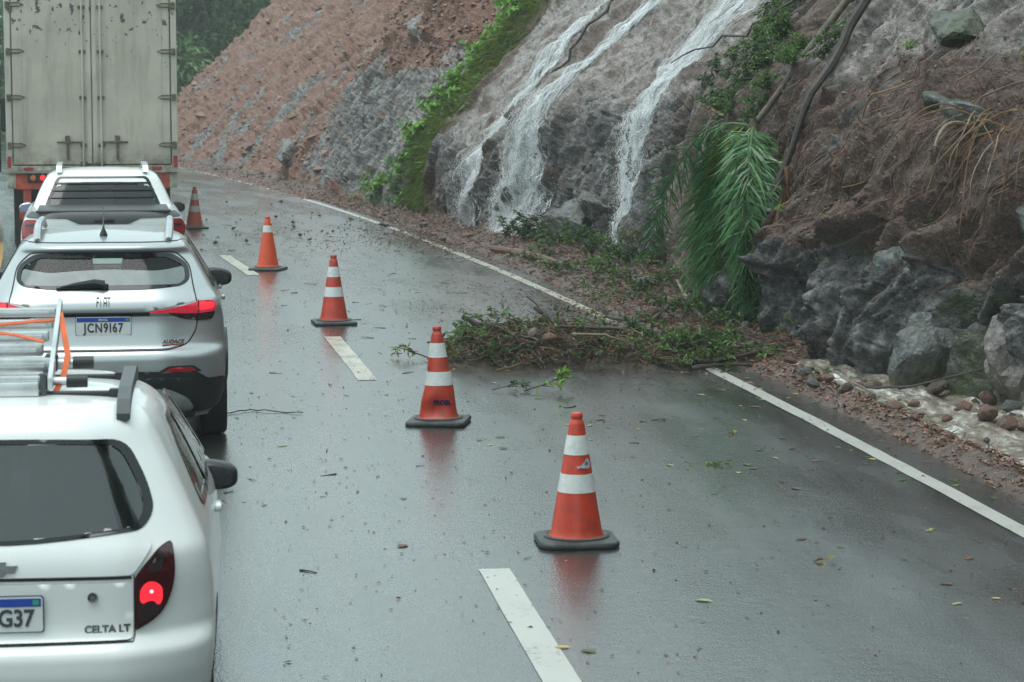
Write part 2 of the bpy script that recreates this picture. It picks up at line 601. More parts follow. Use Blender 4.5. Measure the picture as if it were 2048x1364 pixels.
MUD = [(30.5, -.9, 4.2, 1.5, 1.0), (28.5, .2, 4, .8, 1.0), (26, -.2, 3, .9, .8), (40, -1.6, 6, 2.0, .75), (44, -.3, 5, 1.0, .8), (24, 0, 3, 1.2, .8),
       (36, 0, 6, .5, .7), (52, .2, 20, .4, .9), (70, .2, 20, .5, .9), (20, .45, 9, .22, .7), (38, -3, 5, 1.5, .35), (22.6, -2.2, 1.6, 1.6, .6)]
rs = np.concatenate([np.arange(-30, 8, 1.0), np.arange(8, 60, .2), np.arange(60, 150, .6)])
ro = np.concatenate([np.linspace(-11, -3.6, 20), np.linspace(-3.5, .46, 46)])
RS, RO = np.meshgrid(rs, ro, indexing='ij')
edge_w = (vnoise(np.stack([RS.ravel() * 1.7, RO.ravel() * 0, RO.ravel() * 0], 1), 3) * .05 + vnoise(np.stack([RS.ravel() * 6, RO.ravel() * 0, RO.ravel() * 0], 1), 4) * .03).reshape(RS.shape)
RO2 = RO + edge_w * (RO > .4)
pts = road(RS.ravel(), RO2.ravel(), 0.0)
mud = np.zeros(RS.size)
for (ms, mo, ls, lo, a) in MUD:
    mud = np.maximum(mud, a * np.exp(-((RS.ravel() - ms) / ls) ** 2 - ((RO.ravel() - mo) / lo) ** 2))
put('road', np_mesh('road', pts, grid_faces(len(rs), len(ro)), M['asphalt'], True, {'mud': mud}, np.stack([RO2.ravel(), RS.ravel()], 1)), kind='structure')

def strip(name, s0, s1, off, w, material, z=.004, step=.35):
    s = np.arange(s0, s1 + 1e-6, step)
    if s[-1] < s1 - .01: s = np.append(s, s1)
    o = off(s) if callable(off) else np.full(len(s), float(off))
    jit = vnoise(np.stack([s * 5.3, s * 0, s * 0], 1), 9) * .006
    a = road(s, o - w / 2 + jit, z); b_ = road(s, o + w / 2 + jit, z)
    V = np.stack([a, b_], 1).reshape(-1, 3)
    return put(name, np_mesh(name, V, grid_faces(len(s), 2), material), kind='structure')

for a0, a1, mm in ((-10, 23.2, 'white_line'), (23.2, 30.2, 'white_line_broken'), (30.2, 36.5, 'white_line_worn'), (36.5, 45.5, 'white_line_broken'), (44.5, 130, 'white_line')):
    strip('edge_line', a0, a1, 0.0, .13, M[mm])
def dash_off(s):
    return -np.interp(s, [0, 26, 37, 60], [3.24, 3.21, 3.56, 3.6])
for k, (a0, a1) in enumerate([(-2.5, 1.3), (9.45, 13.45), (21.95, 25.7), (33.9, 37.8), (45.9, 49.8), (57.9, 61.8), (69.9, 73.8)]):
    strip('lane_dash', a0, a1, dash_off, .17, M['white_line'] if k < 2 else M['white_line_worn'])
strip('centre_line', -10, 120, -6.95, .11, M['yellow_line'])
strip('centre_line', -10, 120, -7.20, .11, M['yellow_line'])

# ------------------------------------------------------------------ the cut slope
PROF = np.array([  # station, toe offset, steep angle, break height, upper angle
    (-30, 2.8, 76, 2, 52), (12, 2.5, 76, 2.0, 52), (18, 2.2, 76, 1.9, 52), (20, 1.72, 76, 1.9, 52), (22, 1.15, 78, 1.9, 50), (25, 1.16, 80, 2.2, 52), (28, 1.34, 82, 2.3, 52),
    (31, 1.7, 80, 2.2, 50), (36, 2.05, 83, 2.25, 50), (39.5, 1.25, 77, 2.0, 47), (42.6, 1.1, 82, 1.5, 48), (46.5, 1.1, 80, 1.4, 55),
    (51, .8, 72, 1.5, 57), (54, .75, 66, 2, 61), (61, .95, 60, 2.5, 55), (69, 1.05, 48, 1, 45), (83, 1.2, 45, 1, 45), (94, 1.2, 43, 1, 43),
    (97, 2.2, 40, 1, 40), (103, 8, 38, 1, 38), (110, 18, 38, 1, 38)], float)
_ZF = np.arange(0, 12.01, .02)
def prof(s, k):
    return np.interp(s, PROF[:, 0], PROF[:, k])
def slope_angle(s, z):
    t = sstep(-.35, .45, z - prof(s, 3))
    return prof(s, 2) * (1 - t) + prof(s, 4) * t

sc = [-30.0]
while sc[-1] < 110:
    Y = sc[-1]
    if Y < 14: sc.append(Y + .30)
    elif Y < 17: sc.append(Y + .08)
    elif 18.5 < Y < 29: sc.append(Y + .017)
    elif Y < 97.5: sc.append(Y + max(.022, .0013 * Y if Y < 64 else .0018 * Y))
    else: sc.append(Y + .5)
sc = np.array(sc)
NJ, NC = 330, 34
zj = np.concatenate([np.linspace(0, 1, NJ), np.linspace(1, 2, NC)[1:]])
def ztop(s): return 2.635 + .040 * np.clip(s, 16, 96) + .55
ZT = ztop(sc)
Zg = np.where(zj[None, :] <= 1, -.22 + (ZT[:, None] + .22) * np.minimum(zj, 1)[None, :], ZT[:, None] + (9.5 - ZT[:, None]) * (zj[None, :] - 1))
Dg = np.empty_like(Zg)
for i, s in enumerate(sc):
    a = R(1) * slope_angle(s, _ZF)
    d = np.concatenate([[0], np.cumsum(.02 / np.tan(a))[:-1]])
    Dg[i] = np.interp(Zg[i], _ZF, d)
Sg = np.repeat(sc[:, None], Zg.shape[1], 1)
base = road(Sg.ravel(), (prof(Sg, 1) + Dg).ravel(), Zg.ravel())
ang = R(1) * slope_angle(Sg.ravel(), Zg.ravel())
dd = dxe(Sg.ravel()); LL = np.sqrt(1 + dd * dd)
nrm = np.stack([-np.sin(ang) / LL, np.sin(ang) * dd / LL, np.cos(ang)], 1)
S, Z = Sg.ravel(), Zg.ravel()
NS, NZ = Sg.shape
# coordinates that follow the slope: along, up-slope
T = np.hypot(np.gradient(Dg, axis=1), np.gradient(Zg, axis=1)).cumsum(1).ravel()
q = np.stack([S, T, T * 0], 1)
wob = fbm(q * [.5, .5, 1], 3, 11)
wob2 = fbm(q * [1.5, 1.5, 1], 3, 12)
sw = S + wob * 1.6
zw = Z + wob * .45 + wob2 * .22
def band(x, a, b, f):                                  # 1 inside a..b with soft ends
    return sstep(a - f, a + f, x) * (1 - sstep(b - f, b + f, x))
near = 1 - sstep(25.5, 28, sw)                         # dark blocks and rooty soil by the ditch
veg = band(sw, 26.6, 31.5, .8)
fall = band(sw, 31.5, 45.4, .7)                        # the wet apron with the waterfalls
grn = band(sw, 45.4, 48.4, .5)
slab = band(sw, 48.4, 51.6, .5)
rough_f = band(sw, 51.6, 62, .8)
scree = sstep(61, 64, sw)
brk = prof(S, 3)
upper = sstep(-.25, .3, zw - brk)
block = near * (1 - sstep(1.15, 1.8, zw)) * 1.30 + near * sstep(1.6, 2.2, zw) * .28 + fall * (1 - upper) * .62 + fall * upper * .16 + veg * .4 + grn * .3 + slab * .28 + rough_f * .62 + scree * .26
qd = np.stack([S + .25 * T, T + .7 * S, T * 0], 1)      # blocks follow the tilted strata
f1, c1 = facets(qd * [1.7, .95, 1] + np.stack([wob2 * .35, wob * .35, wob * 0], 1), 21, .9, .17)
f2, c2 = facets(qd * [4.2, 2.6, 1] + np.stack([wob2 * .5, wob * .5, wob * 0], 1), 31, .9, .26)
f3, c3 = facets(qd * [10, 7.5, 1] + np.stack([wob2 * .8, wob * .8, wob * 0], 1), 41, .9, .45)
rid = fbm(qd * [2.4, .42, 1], 4, 51)                    # ridges that run up the slope
n1 = fbm(q * [.7, .7, 1], 3, 61)
n2 = fbm(q * [4, 3, 1], 5, 62, .55)
n3 = fbm(q * [17, 13, 1], 3, 63)
disp = n1 * .20 + block * (f1 * .44 + f2 * .20 + f3 * .06 - .10 * (1 - sstep(0, .07, c1)) - .035 * (1 - sstep(0, .09, c2))) \
    + rid * (.04 + .13 * rough_f + .10 * slab + .12 * scree + .10 * fall * upper + .07 * near) + n2 * (.040 + .05 * near * (1 - block) + .03 * scree + .015 * fall) + n3 * (.009 + .004 * near) \
    + (f2 * .09 + f3 * .055) * (scree + 1.0 * near * (1 - block) + .6 * fall * upper + .6 * slab)
disp = disp * (.25 + .75 * sstep(-.05, .25, Z))
pos = base + nrm * disp[:, None]

# what each patch is made of: r soil, g moss, b pale washed rock
soil = near * band(zw, 1.05, 2.75, .25) * np.clip(.80 + .9 * fbm(qd * [2.2, 1.4, 1], 3, 72), 0, 1) + near * sstep(2.6, 3.0, zw) * .22 + near * (1 - sstep(.8, 1.1, zw)) * .10 \
    + veg * .55 + fall * (.16 + .10 * upper + .25 * sstep(.1, .45, wob2)) + grn * .6 + slab * sstep(3.2, 3.7, zw) * .95 + rough_f * (.22 + .75 * sstep(2.7, 3.5, zw)) \
    + scree * (.92 - .75 * sstep(.10, .40, fbm(np.stack([S + wob * 1.5, T + .5 * S, T * 0], 1) * [.9, .30, 1], 4, 71))) + .25 * sstep(.1, .5, n2) * (1 - slab)
soil = soil + (1 - sstep(.05, .3, zw)) * .5 * (1 - near)
moss = near * (1 - sstep(1.0, 1.4, zw)) * .55 * sstep(-.05, .35, fbm(q * [1.6, 1.2, 1], 4, 81)) + grn * .15 + slab * (1 - sstep(.9, 1.4, zw)) * .8 * sstep(-.1, .3, wob2) \
    + rough_f * .30 * sstep(.0, .4, fbm(q * [2, .5, 1], 3, 82)) + veg * .35 * sstep(0, .3, wob2) + fall * (1 - upper) * .16
pale = fall * upper * 1.0 + slab * .75 + near * sstep(2.5, 2.9, zw) * .9 + fall * (1 - upper) * .18 + rough_f * .25 + scree * .25
colr = np.stack([np.clip(soil, 0, 1), np.clip(moss, 0, 1), np.clip(pale, 0, 1), np.clip(sstep(46, 50, sw), 0, 1)], 1)

def rock_material():
    m, nt, b = nodes_of('wet rock face')
    at = nn(nt, 'ShaderNodeAttribute', attribute_name='cover')
    sep = nn(nt, 'ShaderNodeSeparateColor')
    nt.links.new(at.outputs['Color'], sep.inputs[0])
    tc = nn(nt, 'ShaderNodeTexCoord')
    ob = tc.outputs['Object']
    nA = noise_node(nt, 1.7, 6, .65, ob)
    nB = noise_node(nt, 7.5, 7, .72, ob)
    nC = noise_node(nt, 34, 5, .7, ob)
    dark = ramp(nt, nB.outputs['Fac'], [(.34, (.020, .022, .022)), (.50, (.085, .088, .086)), (.66, (.30, .30, .285))]).outputs['Color']
    palec = ramp(nt, nB.outputs['Fac'], [(.32, (.105, .085, .074)), (.48, (.285, .245, .225)), (.68, (.52, .48, .455))]).outputs['Color']
    rock = mixc(nt, sep.outputs[2], dark, palec)
    soilc = ramp(nt, nC.outputs['Fac'], [(.32, (.040, .025, .019)), (.52, (.125, .072, .052)), (.70, (.30, .19, .145))]).outputs['Color']
    warm = ramp(nt, nC.outputs['Fac'], [(.32, (.080, .032, .018)), (.52, (.225, .092, .050)), (.70, (.40, .205, .125))]).outputs['Color']
    soilc = mixc(nt, at.outputs['Alpha'], soilc, warm)
    soilc = mixc(nt, mth(nt, 'MULTIPLY', nA.outputs['Fac'], .35), soilc, (.085, .062, .052))
    mossc = ramp(nt, nC.outputs['Fac'], [(.35, (.022, .034, .010)), (.7, (.085, .13, .028))]).outputs['Color']
    edge = mth(nt, 'ADD', mth(nt, 'MULTIPLY', nB.outputs['Fac'], .6), mth(nt, 'MULTIPLY', nC.outputs['Fac'], .5))
    sf = ramp(nt, mth(nt, 'SUBTRACT', mth(nt, 'ADD', sep.outputs[0], edge), .5), [(.36, 0), (.62, 1)]).outputs['Color']
    mf = ramp(nt, mth(nt, 'SUBTRACT', mth(nt, 'ADD', sep.outputs[1], edge), .5), [(.42, 0), (.72, 1)]).outputs['Color']
    c = mixc(nt, sf, rock, soilc)
    c = mixc(nt, mf, c, mossc)
    nt.links.new(c, b.inputs['Base Color'])
    rr = ramp(nt, nA.outputs['Fac'], [(.35, .16), (.65, .40)]).outputs['Color']
    nt.links.new(mth(nt, 'ADD', rr, mth(nt, 'MULTIPLY', sf, .12)), b.inputs['Roughness'])
    b.inputs['Specular IOR Level'].default_value = .55
    def cells(scale):
        wn_ = noise_node(nt, scale * .7, 3, .6, ob)
        wv = mixc(nt, .10, ob, wn_.outputs['Color'])
        mp = nn(nt, 'ShaderNodeMapping'); mp.inputs['Scale'].default_value = (1, .45, 1); mp.inputs['Rotation'].default_value = (.5, 0, 0)
        nt.links.new(wv, mp.inputs['Vector'])
        v_ = nn(nt, 'ShaderNodeTexVoronoi'); v_.inputs['Scale'].default_value = scale
        nt.links.new(mp.outputs['Vector'], v_.inputs['Vector'])
        sc_ = nn(nt, 'ShaderNodeSeparateColor'); nt.links.new(v_.outputs['Color'], sc_.inputs[0])
        return mth(nt, 'SUBTRACT', sc_.outputs[0], mth(nt, 'MULTIPLY', v_.outputs['Distance'], .9))
    h = mth(nt, 'ADD', nB.outputs['Fac'], mth(nt, 'MULTIPLY', nC.outputs['Fac'], .5))
    hc = mth(nt, 'ADD', mth(nt, 'MULTIPLY', cells(6.5), .55), mth(nt, 'MULTIPLY', cells(17), .32))
    h = mth(nt, 'ADD', h, mth(nt, 'MULTIPLY', hc, mth(nt, 'SUBTRACT', 1.25, sep.outputs[0])))
    nt.links.new(bump_node(nt, h, 1.0, .055), b.inputs['Normal'])
    return m
M['rock'] = rock_material()
put('rock_slope', np_mesh('rock_slope', pos, grid_faces(NS, NZ), M['rock'], True, {'cover': colr}), kind='structure')
POS = pos.reshape(NS, NZ, 3)

def on_slope(s, z, lift=0.0):
    """point on the finished slope at station s and height z (arrays), and the outward direction"""
    s = np.atleast_1d(np.asarray(s, float)); z = np.atleast_1d(np.asarray(z, float))
    i = np.clip(np.searchsorted(sc, s) - 1, 0, NS - 2)
    fi = np.clip((s - sc[i]) / (sc[i + 1] - sc[i]), 0, 1)
    zt = ztop(s)
    jf = np.where(z <= zt, (z + .22) / (zt + .22) * (NJ - 1), NJ - 1 + (z - zt) / (9.5 - zt) * (NC - 1))
    jf = np.clip(jf, 0, NZ - 1.001)
    j = jf.astype(int); fj = jf - j
    p = (POS[i, j] * (1 - fi)[:, None] * (1 - fj)[:, None] + POS[i + 1, j] * fi[:, None] * (1 - fj)[:, None]
         + POS[i, j + 1] * (1 - fi)[:, None] * fj[:, None] + POS[i + 1, j + 1] * fi[:, None] * fj[:, None])
    a = R(1) * slope_angle(s, z)
    d = dxe(s); L = np.sqrt(1 + d * d)
    n = np.stack([-np.sin(a) / L, np.sin(a) * d / L, np.cos(a)], 1)
    return p + n * (lift if np.ndim(lift) == 0 else np.asarray(lift)[:, None]), n

# ------------------------------------------------------------------ verge of washed-down soil, ditch and water
vs = np.concatenate([np.arange(6, 60, .09), np.arange(60, 100, .2)])
vt = np.linspace(0, 1, 46)
VS, VT = np.meshgrid(vs, vt, indexing='ij')
w0 = .34 + .07 * vnoise(np.stack([vs * 1.3, vs * 0, vs * 0], 1), 91) + .05 * vnoise(np.stack([vs * 4, vs * 0, vs * 0], 1), 92)
w0 = w0 - .22 * sstep(50, 64, vs) - .25 * band(vs, 23, 28.5, 1.2)
w1 = prof(vs, 1) + .45
VO = w0[:, None] + (w1 - w0)[:, None] * VT
qv = np.stack([VS.ravel(), VO.ravel(), VO.ravel() * 0], 1)
nv = fbm(qv * 2.5, 4, 93).reshape(VS.shape); nv2 = fbm(qv * 11, 3, 94).reshape(VS.shape)
ditch = (1 - sstep(21.2, 23.2, VS))
rel = VO - .38
zd = .085 * np.exp(-((rel - .17) / .13) ** 2) - .24 * sstep(.24, .48, rel)
zb = .02 + .15 * np.clip(rel / 1.2, 0, 1.2) ** .8
zv = ditch * zd + (1 - ditch) * zb + (nv * .05 + nv2 * .028) * sstep(0, .12, VT)
zv = zv + .006 - .03 * (1 - sstep(0, .06, VT))
pts = road(VS.ravel(), VO.ravel(), zv.ravel())
put('verge', np_mesh('verge', pts, grid_faces(len(vs), len(vt)), M['soil'], True), kind='structure')
def verge_z(s, off):
    s = np.asarray(s, float); off = np.asarray(off, float)
    i = np.clip(np.searchsorted(vs, s), 0, len(vs) - 1)
    j = np.clip(((off - w0[i]) / (w1[i] - w0[i]) * (len(vt) - 1)), 0, len(vt) - 1).astype(int)
    return np.where(off < w0[i], 0.0, zv[i, j])

def stream_material():
    m, nt, b = nodes_of('muddy stream water')
    tc = nn(nt, 'ShaderNodeTexCoord')
    ob = tc.outputs['Object']
    nA = noise_node(nt, 5, 6, .65, ob, (1, .4, 1))
    nB = noise_node(nt, 15, 4, .6, ob, (1, .5, 1))
    f = ramp(nt, mth(nt, 'ADD', mth(nt, 'MULTIPLY', nA.outputs['Fac'], .6), mth(nt, 'MULTIPLY', nB.outputs['Fac'], .4)), [(.43, (.15, .122, .09)), (.53, (.29, .26, .22)), (.64, (.74, .74, .72))])
    nt.links.new(f.outputs['Color'], b.inputs['Base Color'])
    b.inputs['Roughness'].default_value = .10
    nt.links.new(bump_node(nt, nB.outputs['Fac'], .7, .03), b.inputs['Normal'])
    return m
M['stream'] = stream_material()
ws = np.arange(7, 22.4, .05); wt = np.linspace(0, 1, 60)
WS, WT = np.meshgrid(ws, wt, indexing='ij')
WO = .66 + .05 * np.sin(ws * 1.3)[:, None] + (prof(ws, 1) + .35 - .72)[:, None] * WT
qw = np.stack([WS.ravel() * .7, WO.ravel(), WO.ravel() * 0], 1)
zwv = -.005 + .010 * (WS - 18) * sstep(15, 22, WS) + (fbm(qw * [2.5, 5, 1], 3, 95) * .05 + np.abs(fbm(qw * [4, 8, 1], 2, 96)) * .05).reshape(WS.shape)
put('stream_water', np_mesh('stream_water', road(WS.ravel(), WO.ravel(), zwv.ravel()), grid_faces(len(ws), len(wt)), M['stream'], True), kind='structure')

# ------------------------------------------------------------------ vehicles
def soft(tab, r=.02):
    t = np.array(tab, float)
    def f(z):
        z = np.asarray(z, float)
        return sum(np.interp(z + k * r, t[:, 0], t[:, 1]) for k in np.linspace(-1, 1, 7)) / 7
    return f

def inpoly(P, poly):
    x, y = P[:, 0], P[:, 1]
    ins = np.zeros(len(P), bool)
    n = len(poly)
    for i in range(n):
        (x0, y0), (x1, y1) = poly[i], poly[(i + 1) % n]
        if y0 == y1: continue
        c = ((y0 > y) != (y1 > y)) & (x < (x1 - x0) * (y - y0) / (y1 - y0) + x0)
        ins ^= c
    return ins

def rounded(poly, r, n=5):
    """round the corners of an outline; r one radius or one per corner"""
    out = []
    m = len(poly)
    for i in range(m):
        p = np.array(poly[i], float); a = np.array(poly[i - 1], float); b = np.array(poly[(i + 1) % m], float)
        ri = r[i] if hasattr(r, '__len__') else r
        la, lb = np.linalg.norm(a - p), np.linalg.norm(b - p)
        k = min(ri, la * .48, lb * .48)
        if k < 1e-4:
            out.append(tuple(p)); continue
        s, e = p + (a - p) / la * k, p + (b - p) / lb * k
        for t in np.linspace(0, 1, n):
            out.append(tuple((1 - t) ** 2 * s + 2 * t * (1 - t) * p + t * t * e))
    return out

def mirror_x(poly):
    return [(-a, b) for a, b in poly][::-1]

def dense(poly, step):
    out = []
    for i in range(len(poly)):
        a, b = np.array(poly[i]), np.array(poly[(i + 1) % len(poly)])
        n = max(1, int(np.linalg.norm(b - a) / step))
        for k in range(n):
            out.append(tuple(a + (b - a) * k / n))
    return out

def cdt(outer, holes, step):
    """triangulate an outline with holes; returns points (n,2), triangles"""
    loops = [dense(outer, step)] + [dense(h, step) for h in holes]
    pts, ed = [], []
    for lp in loops:
        n0 = len(pts)
        pts += lp
        ed += [(n0 + i, n0 + (i + 1) % len(lp)) for i in range(len(lp))]
    o = np.array(outer)
    gx = np.arange(o[:, 0].min() + step * .5, o[:, 0].max(), step)
    gy = np.arange(o[:, 1].min() + step * .5, o[:, 1].max(), step)
    g = np.stack(np.meshgrid(gx, gy), -1).reshape(-1, 2)
    keep = inpoly(g, outer)
    for h in holes: keep &= ~inpoly(g, h)
    g = g[keep]
    if len(g):
        bp = np.array(pts)
        dmin = np.min(np.hypot(g[:, None, 0] - bp[None, :, 0], g[:, None, 1] - bp[None, :, 1]), 1)
        g = g[dmin > step * .45]
        pts = pts + [tuple(x) for x in g]
    r = delaunay_2d_cdt([Vector(p) for p in pts], ed, [], 0, 1e-6)
    V = np.array([tuple(v) for v in r[0]])
    F = np.array([f for f in r[2] if len(f) == 3])
    cen = V[F].mean(1)
    ok = inpoly(cen, outer)
    for h in holes: ok &= ~inpoly(cen, h)
    return V, F[ok], loops

def shell(name, surf, outer, material, parent, holes=(), off=.004, thick=.012, step=.03, out=(0, -1, 0), bulge=None, **kw):
    """a panel that follows the body: surf(a, b, off) -> (n,3)"""
    V, F, loops = cdt(outer, list(holes), step)
    o = np.full(len(V), off)
    if bulge is not None:
        o = o + bulge(V[:, 0], V[:, 1])
    P = surf(V[:, 0], V[:, 1], o)
    nr = np.cross(P[F[:, 1]] - P[F[:, 0]], P[F[:, 2]] - P[F[:, 0]])
    flip = (nr @ np.array(out)) < 0
    F = F.copy(); F[flip] = F[flip][:, ::-1]
    verts, tris, quads = [P], [F], []
    n = len(P)
    if thick > 0:
        for lp in loops:
            a = np.array(lp)
            of = off if bulge is None else off + bulge(a[:, 0], a[:, 1])
            top = surf(a[:, 0], a[:, 1], of); bot = surf(a[:, 0], a[:, 1], np.full(len(a), off - thick))
            verts += [top, bot]
            k = np.arange(len(a)); k2 = (k + 1) % len(a)
            quads.append(np.stack([n + k, n + k2, n + len(a) + k2, n + len(a) + k], 1))
            n += 2 * len(a)
    me = np_mesh(name, np.concatenate(verts), [np.concatenate(tris)] + quads, material, True)
    return put(name, me, parent, **kw)

_TXT = {}
def text_pts(s, size, shear=0.0, extrude=.0, bold=0.0, space=1.0):
    cu = bpy.data.curves.new('lettering', 'FONT')
    cu.body = s; cu.size = size; cu.align_x = 'CENTER'; cu.align_y = 'CENTER'; cu.shear = shear; cu.extrude = .001; cu.offset = bold; cu.resolution_u = 3; cu.space_character = space
    o = bpy.data.objects.new('lettering', cu)
    COL.objects.link(o)
    dg = bpy.context.evaluated_depsgraph_get()
    me = bpy.data.meshes.new_from_object(o.evaluated_get(dg), depsgraph=dg)
    V = np.array([tuple(v.co) for v in me.vertices]); F = [tuple(p.vertices) for p in me.polygons]
    bpy.data.objects.remove(o); bpy.data.curves.remove(cu); bpy.data.meshes.remove(me)
    return V, F

def text_on(name, s, size, material, parent, fn, sx=1.0, **kw):
    V, F = text_pts(s, size, **kw)
    P = fn(V[:, 0] * sx, V[:, 1], V[:, 2])
    me = bpy.data.meshes.new(name)
    me.from_pydata([tuple(p) for p in P], [], F)
    me.materials.append(material)
    return put(name, me, parent)

class Body:
    """car skin made of horizontal slices: width, tail and nose position at each height, rounded corners in plan"""
    def __init__(s, width, tail, nose, corner=.2, qc=.55, bow=.05, belly=.02, z0=.2, z1=1.4, fcorner=.45, crown=.03, r=.02, qpow=2.0):
        s.w, s.t, s.n = soft(width, r), soft(tail, r), soft(nose, .03)
        s.corner, s.qc, s.bow, s.belly, s.z0, s.z1, s.fc, s.crown, s.qpow = corner, qc, bow, belly, z0, z1, fcorner, crown, qpow
    def inset(s, q, c):
        q = np.clip(np.abs(q), 0, 1)
        e = np.clip((q - s.qc) / (1 - s.qc), 0, 1)
        return s.bow * q ** 2 + c * (1 - np.sqrt(np.maximum(0, 1 - e ** s.qpow)))
    def rear(s, x, z, off=0.0):
        x = np.asarray(x, float); z = np.asarray(z, float)
        f = lambda x, z: s.t(z) + s.inset(x / s.w(z), s.corner)
        y = f(x, z); h = .006
        gx = np.clip((f(x + h, z) - f(x - h, z)) / (2 * h), -3, 3); gz = np.clip((f(x, z + h) - f(x, z - h)) / (2 * h), -3, 3)
        n = np.stack([gx, -np.ones_like(gx), gz], -1)
        n /= np.linalg.norm(n, axis=-1)[..., None]
        return np.stack([x, y, z], -1) + n * np.asarray(off)[..., None]
    def half(s, y, z):
        t0 = s.t(z) + s.bow + s.corner; t1 = s.n(z) - s.fc - s.bow
        u = np.clip((y - t0) / np.maximum(t1 - t0, .1), 0, 1)
        return s.w(z) + s.belly * np.sin(PI * u)
    def side(s, sgn):
        def f(y, z, off=0.0):
            y = np.asarray(y, float); z = np.asarray(z, float)
            h = .006
            x = s.half(y, z)
            gz = np.clip((s.half(y, z + h) - s.half(y, z - h)) / (2 * h), -3, 3)
            n = np.stack([np.ones_like(x), 0 * x, -gz], -1)
            n /= np.linalg.norm(n, axis=-1)[..., None]
            p = np.stack([x, y, z], -1) + n * np.asarray(off)[..., None]
            p[..., 0] *= sgn
            return p
        return f
    def front(s, x, z, off=0.0):
        x = np.asarray(x, float); z = np.asarray(z, float)
        y = s.n(z) - s.inset(x / s.w(z), s.fc)
        return np.stack([x, y + off, z], -1)
    def skin(s, name, material, parent, rear_holes=(), side_holes=(), front_holes=(), arches=(), zs=None, nq=34, ny=64, cap=True):
        if zs is None:
            zs = np.arange(s.z0, s.z1 + 1e-6, .014)
        zs = np.append(zs[zs < s.z1 - .004], s.z1)
        qe = 1 - (1 - np.linspace(0, 1, nq)) ** 1.6
        rows, regs = [], []
        for z in zs:
            zz = np.full(nq, z); w = float(s.w(z))
            xr = qe * w
            yr = s.t(zz) + s.inset(qe, s.corner)
            y0, y1 = yr[-1], float(s.n(z)) - s.bow - s.fc
            ys = np.linspace(y0, y1, ny + 2)[1:-1]
            xs = s.half(ys, np.full(ny, z))
            qf = qe[::-1]
            xf = qf * w; yf = s.n(zz) - s.inset(qf, s.fc)
            hx = np.concatenate([xr, xs, xf]); hy = np.concatenate([yr, ys, yf])
            X = np.concatenate([hx, -hx[::-1][1:-1]]); Yy = np.concatenate([hy, hy[::-1][1:-1]])
            rows.append(np.stack([X, Yy, np.full(len(X), z)], 1))
        npnt = len(rows[0])
        if cap:
            top = rows[-1]
            cy = (top[:, 1].max() + top[:, 1].min()) / 2
            for k in (.93, .8, .6, .35, .12):
                p = top.copy()
                p[:, 0] = top[:, 0] * k
                p[:, 1] = cy + (top[:, 1] - cy) * (1 - (1 - k) * .9)
                p[:, 2] = s.z1 + s.crown * (1 - k * k)
                rows.append(p)
        V = np.concatenate(rows)
        m = len(rows)
        i = np.arange(m - 1)[:, None]; j = np.arange(npnt)[None, :]; j2 = (j + 1) % npnt
        F = np.stack([i * npnt + j, i * npnt + j2, (i + 1) * npnt + j2, (i + 1) * npnt + j], -1).reshape(-1, 4)
        reg = np.zeros(npnt, int)
        reg[:nq - 1] = 0; reg[nq - 1:nq + ny] = 1; reg[nq + ny:] = 2
        reg[npnt - (nq - 1):] = 0; reg[npnt - (nq - 1) - ny - 1:npnt - (nq - 1)] = 3
        fr = np.tile(reg, m - 1)
        cen = V[F].mean(1)
        keep = np.ones(len(F), bool)
        for h in rear_holes: keep &= ~((fr == 0) & inpoly(cen[:, [0, 2]], h) & (cen[:, 1] < 1.6))
        for h in front_holes: keep &= ~((fr == 2) & inpoly(cen[:, [0, 2]], h))
        for h in side_holes: keep &= ~(((fr == 1) | (fr == 3)) & inpoly(cen[:, [1, 2]], h))
        for (ay, az, ar) in arches: keep &= ~((np.hypot(cen[:, 1] - ay, cen[:, 2] - az) < ar) & (np.abs(cen[:, 0]) > .45))
        F = F[keep]
        extra = []
        if cap:
            c0 = (m - 1) * npnt
            half = npnt // 2
            a = np.arange(0, half)
            extra = [np.stack([c0 + a, c0 + a + 1, c0 + (npnt - a - 1) % npnt, c0 + (npnt - a) % npnt], 1)]
        return put(name, np_mesh(name, V, [F] + extra, material, True), parent)

def wheel(parent, x, y, r, w, sgn):
    Mx = Matrix.Translation((x, y, r)) @ Matrix.Rotation(PI / 2, 4, 'Y')
    h = w / 2
    t = MB().lathe([(r * .62, -h * .8), (r * .70, -h), (r * .92, -h), (r * .985, -h * .8), (r, -h * .5), (r, h * .5), (r * .985, h * .8), (r * .92, h), (r * .70, h), (r * .62, h * .8)], 36, Mx)
    o = t.build('wheel', M['rubber'], parent, True)
    rm = MB().lathe([(0.0, h * .3 * sgn), (r * .18, h * .35 * sgn), (r * .2, h * .15 * sgn), (r * .55, h * .1 * sgn), (r * .62, h * .7 * sgn), (r * .64, h * .7 * sgn)], 28, Mx)
    for k in range(5):
        a = k * 2 * PI / 5
        rm.tube([Mx @ Vector((math.cos(a) * r * .12, math.sin(a) * r * .12, h * .5 * sgn)), Mx @ Vector((math.cos(a) * r * .62, math.sin(a) * r * .62, h * .6 * sgn))], r * .08, 6)
    rm.build('rim', M['rim'], o)
    for k in range(2):
        pass
    return o

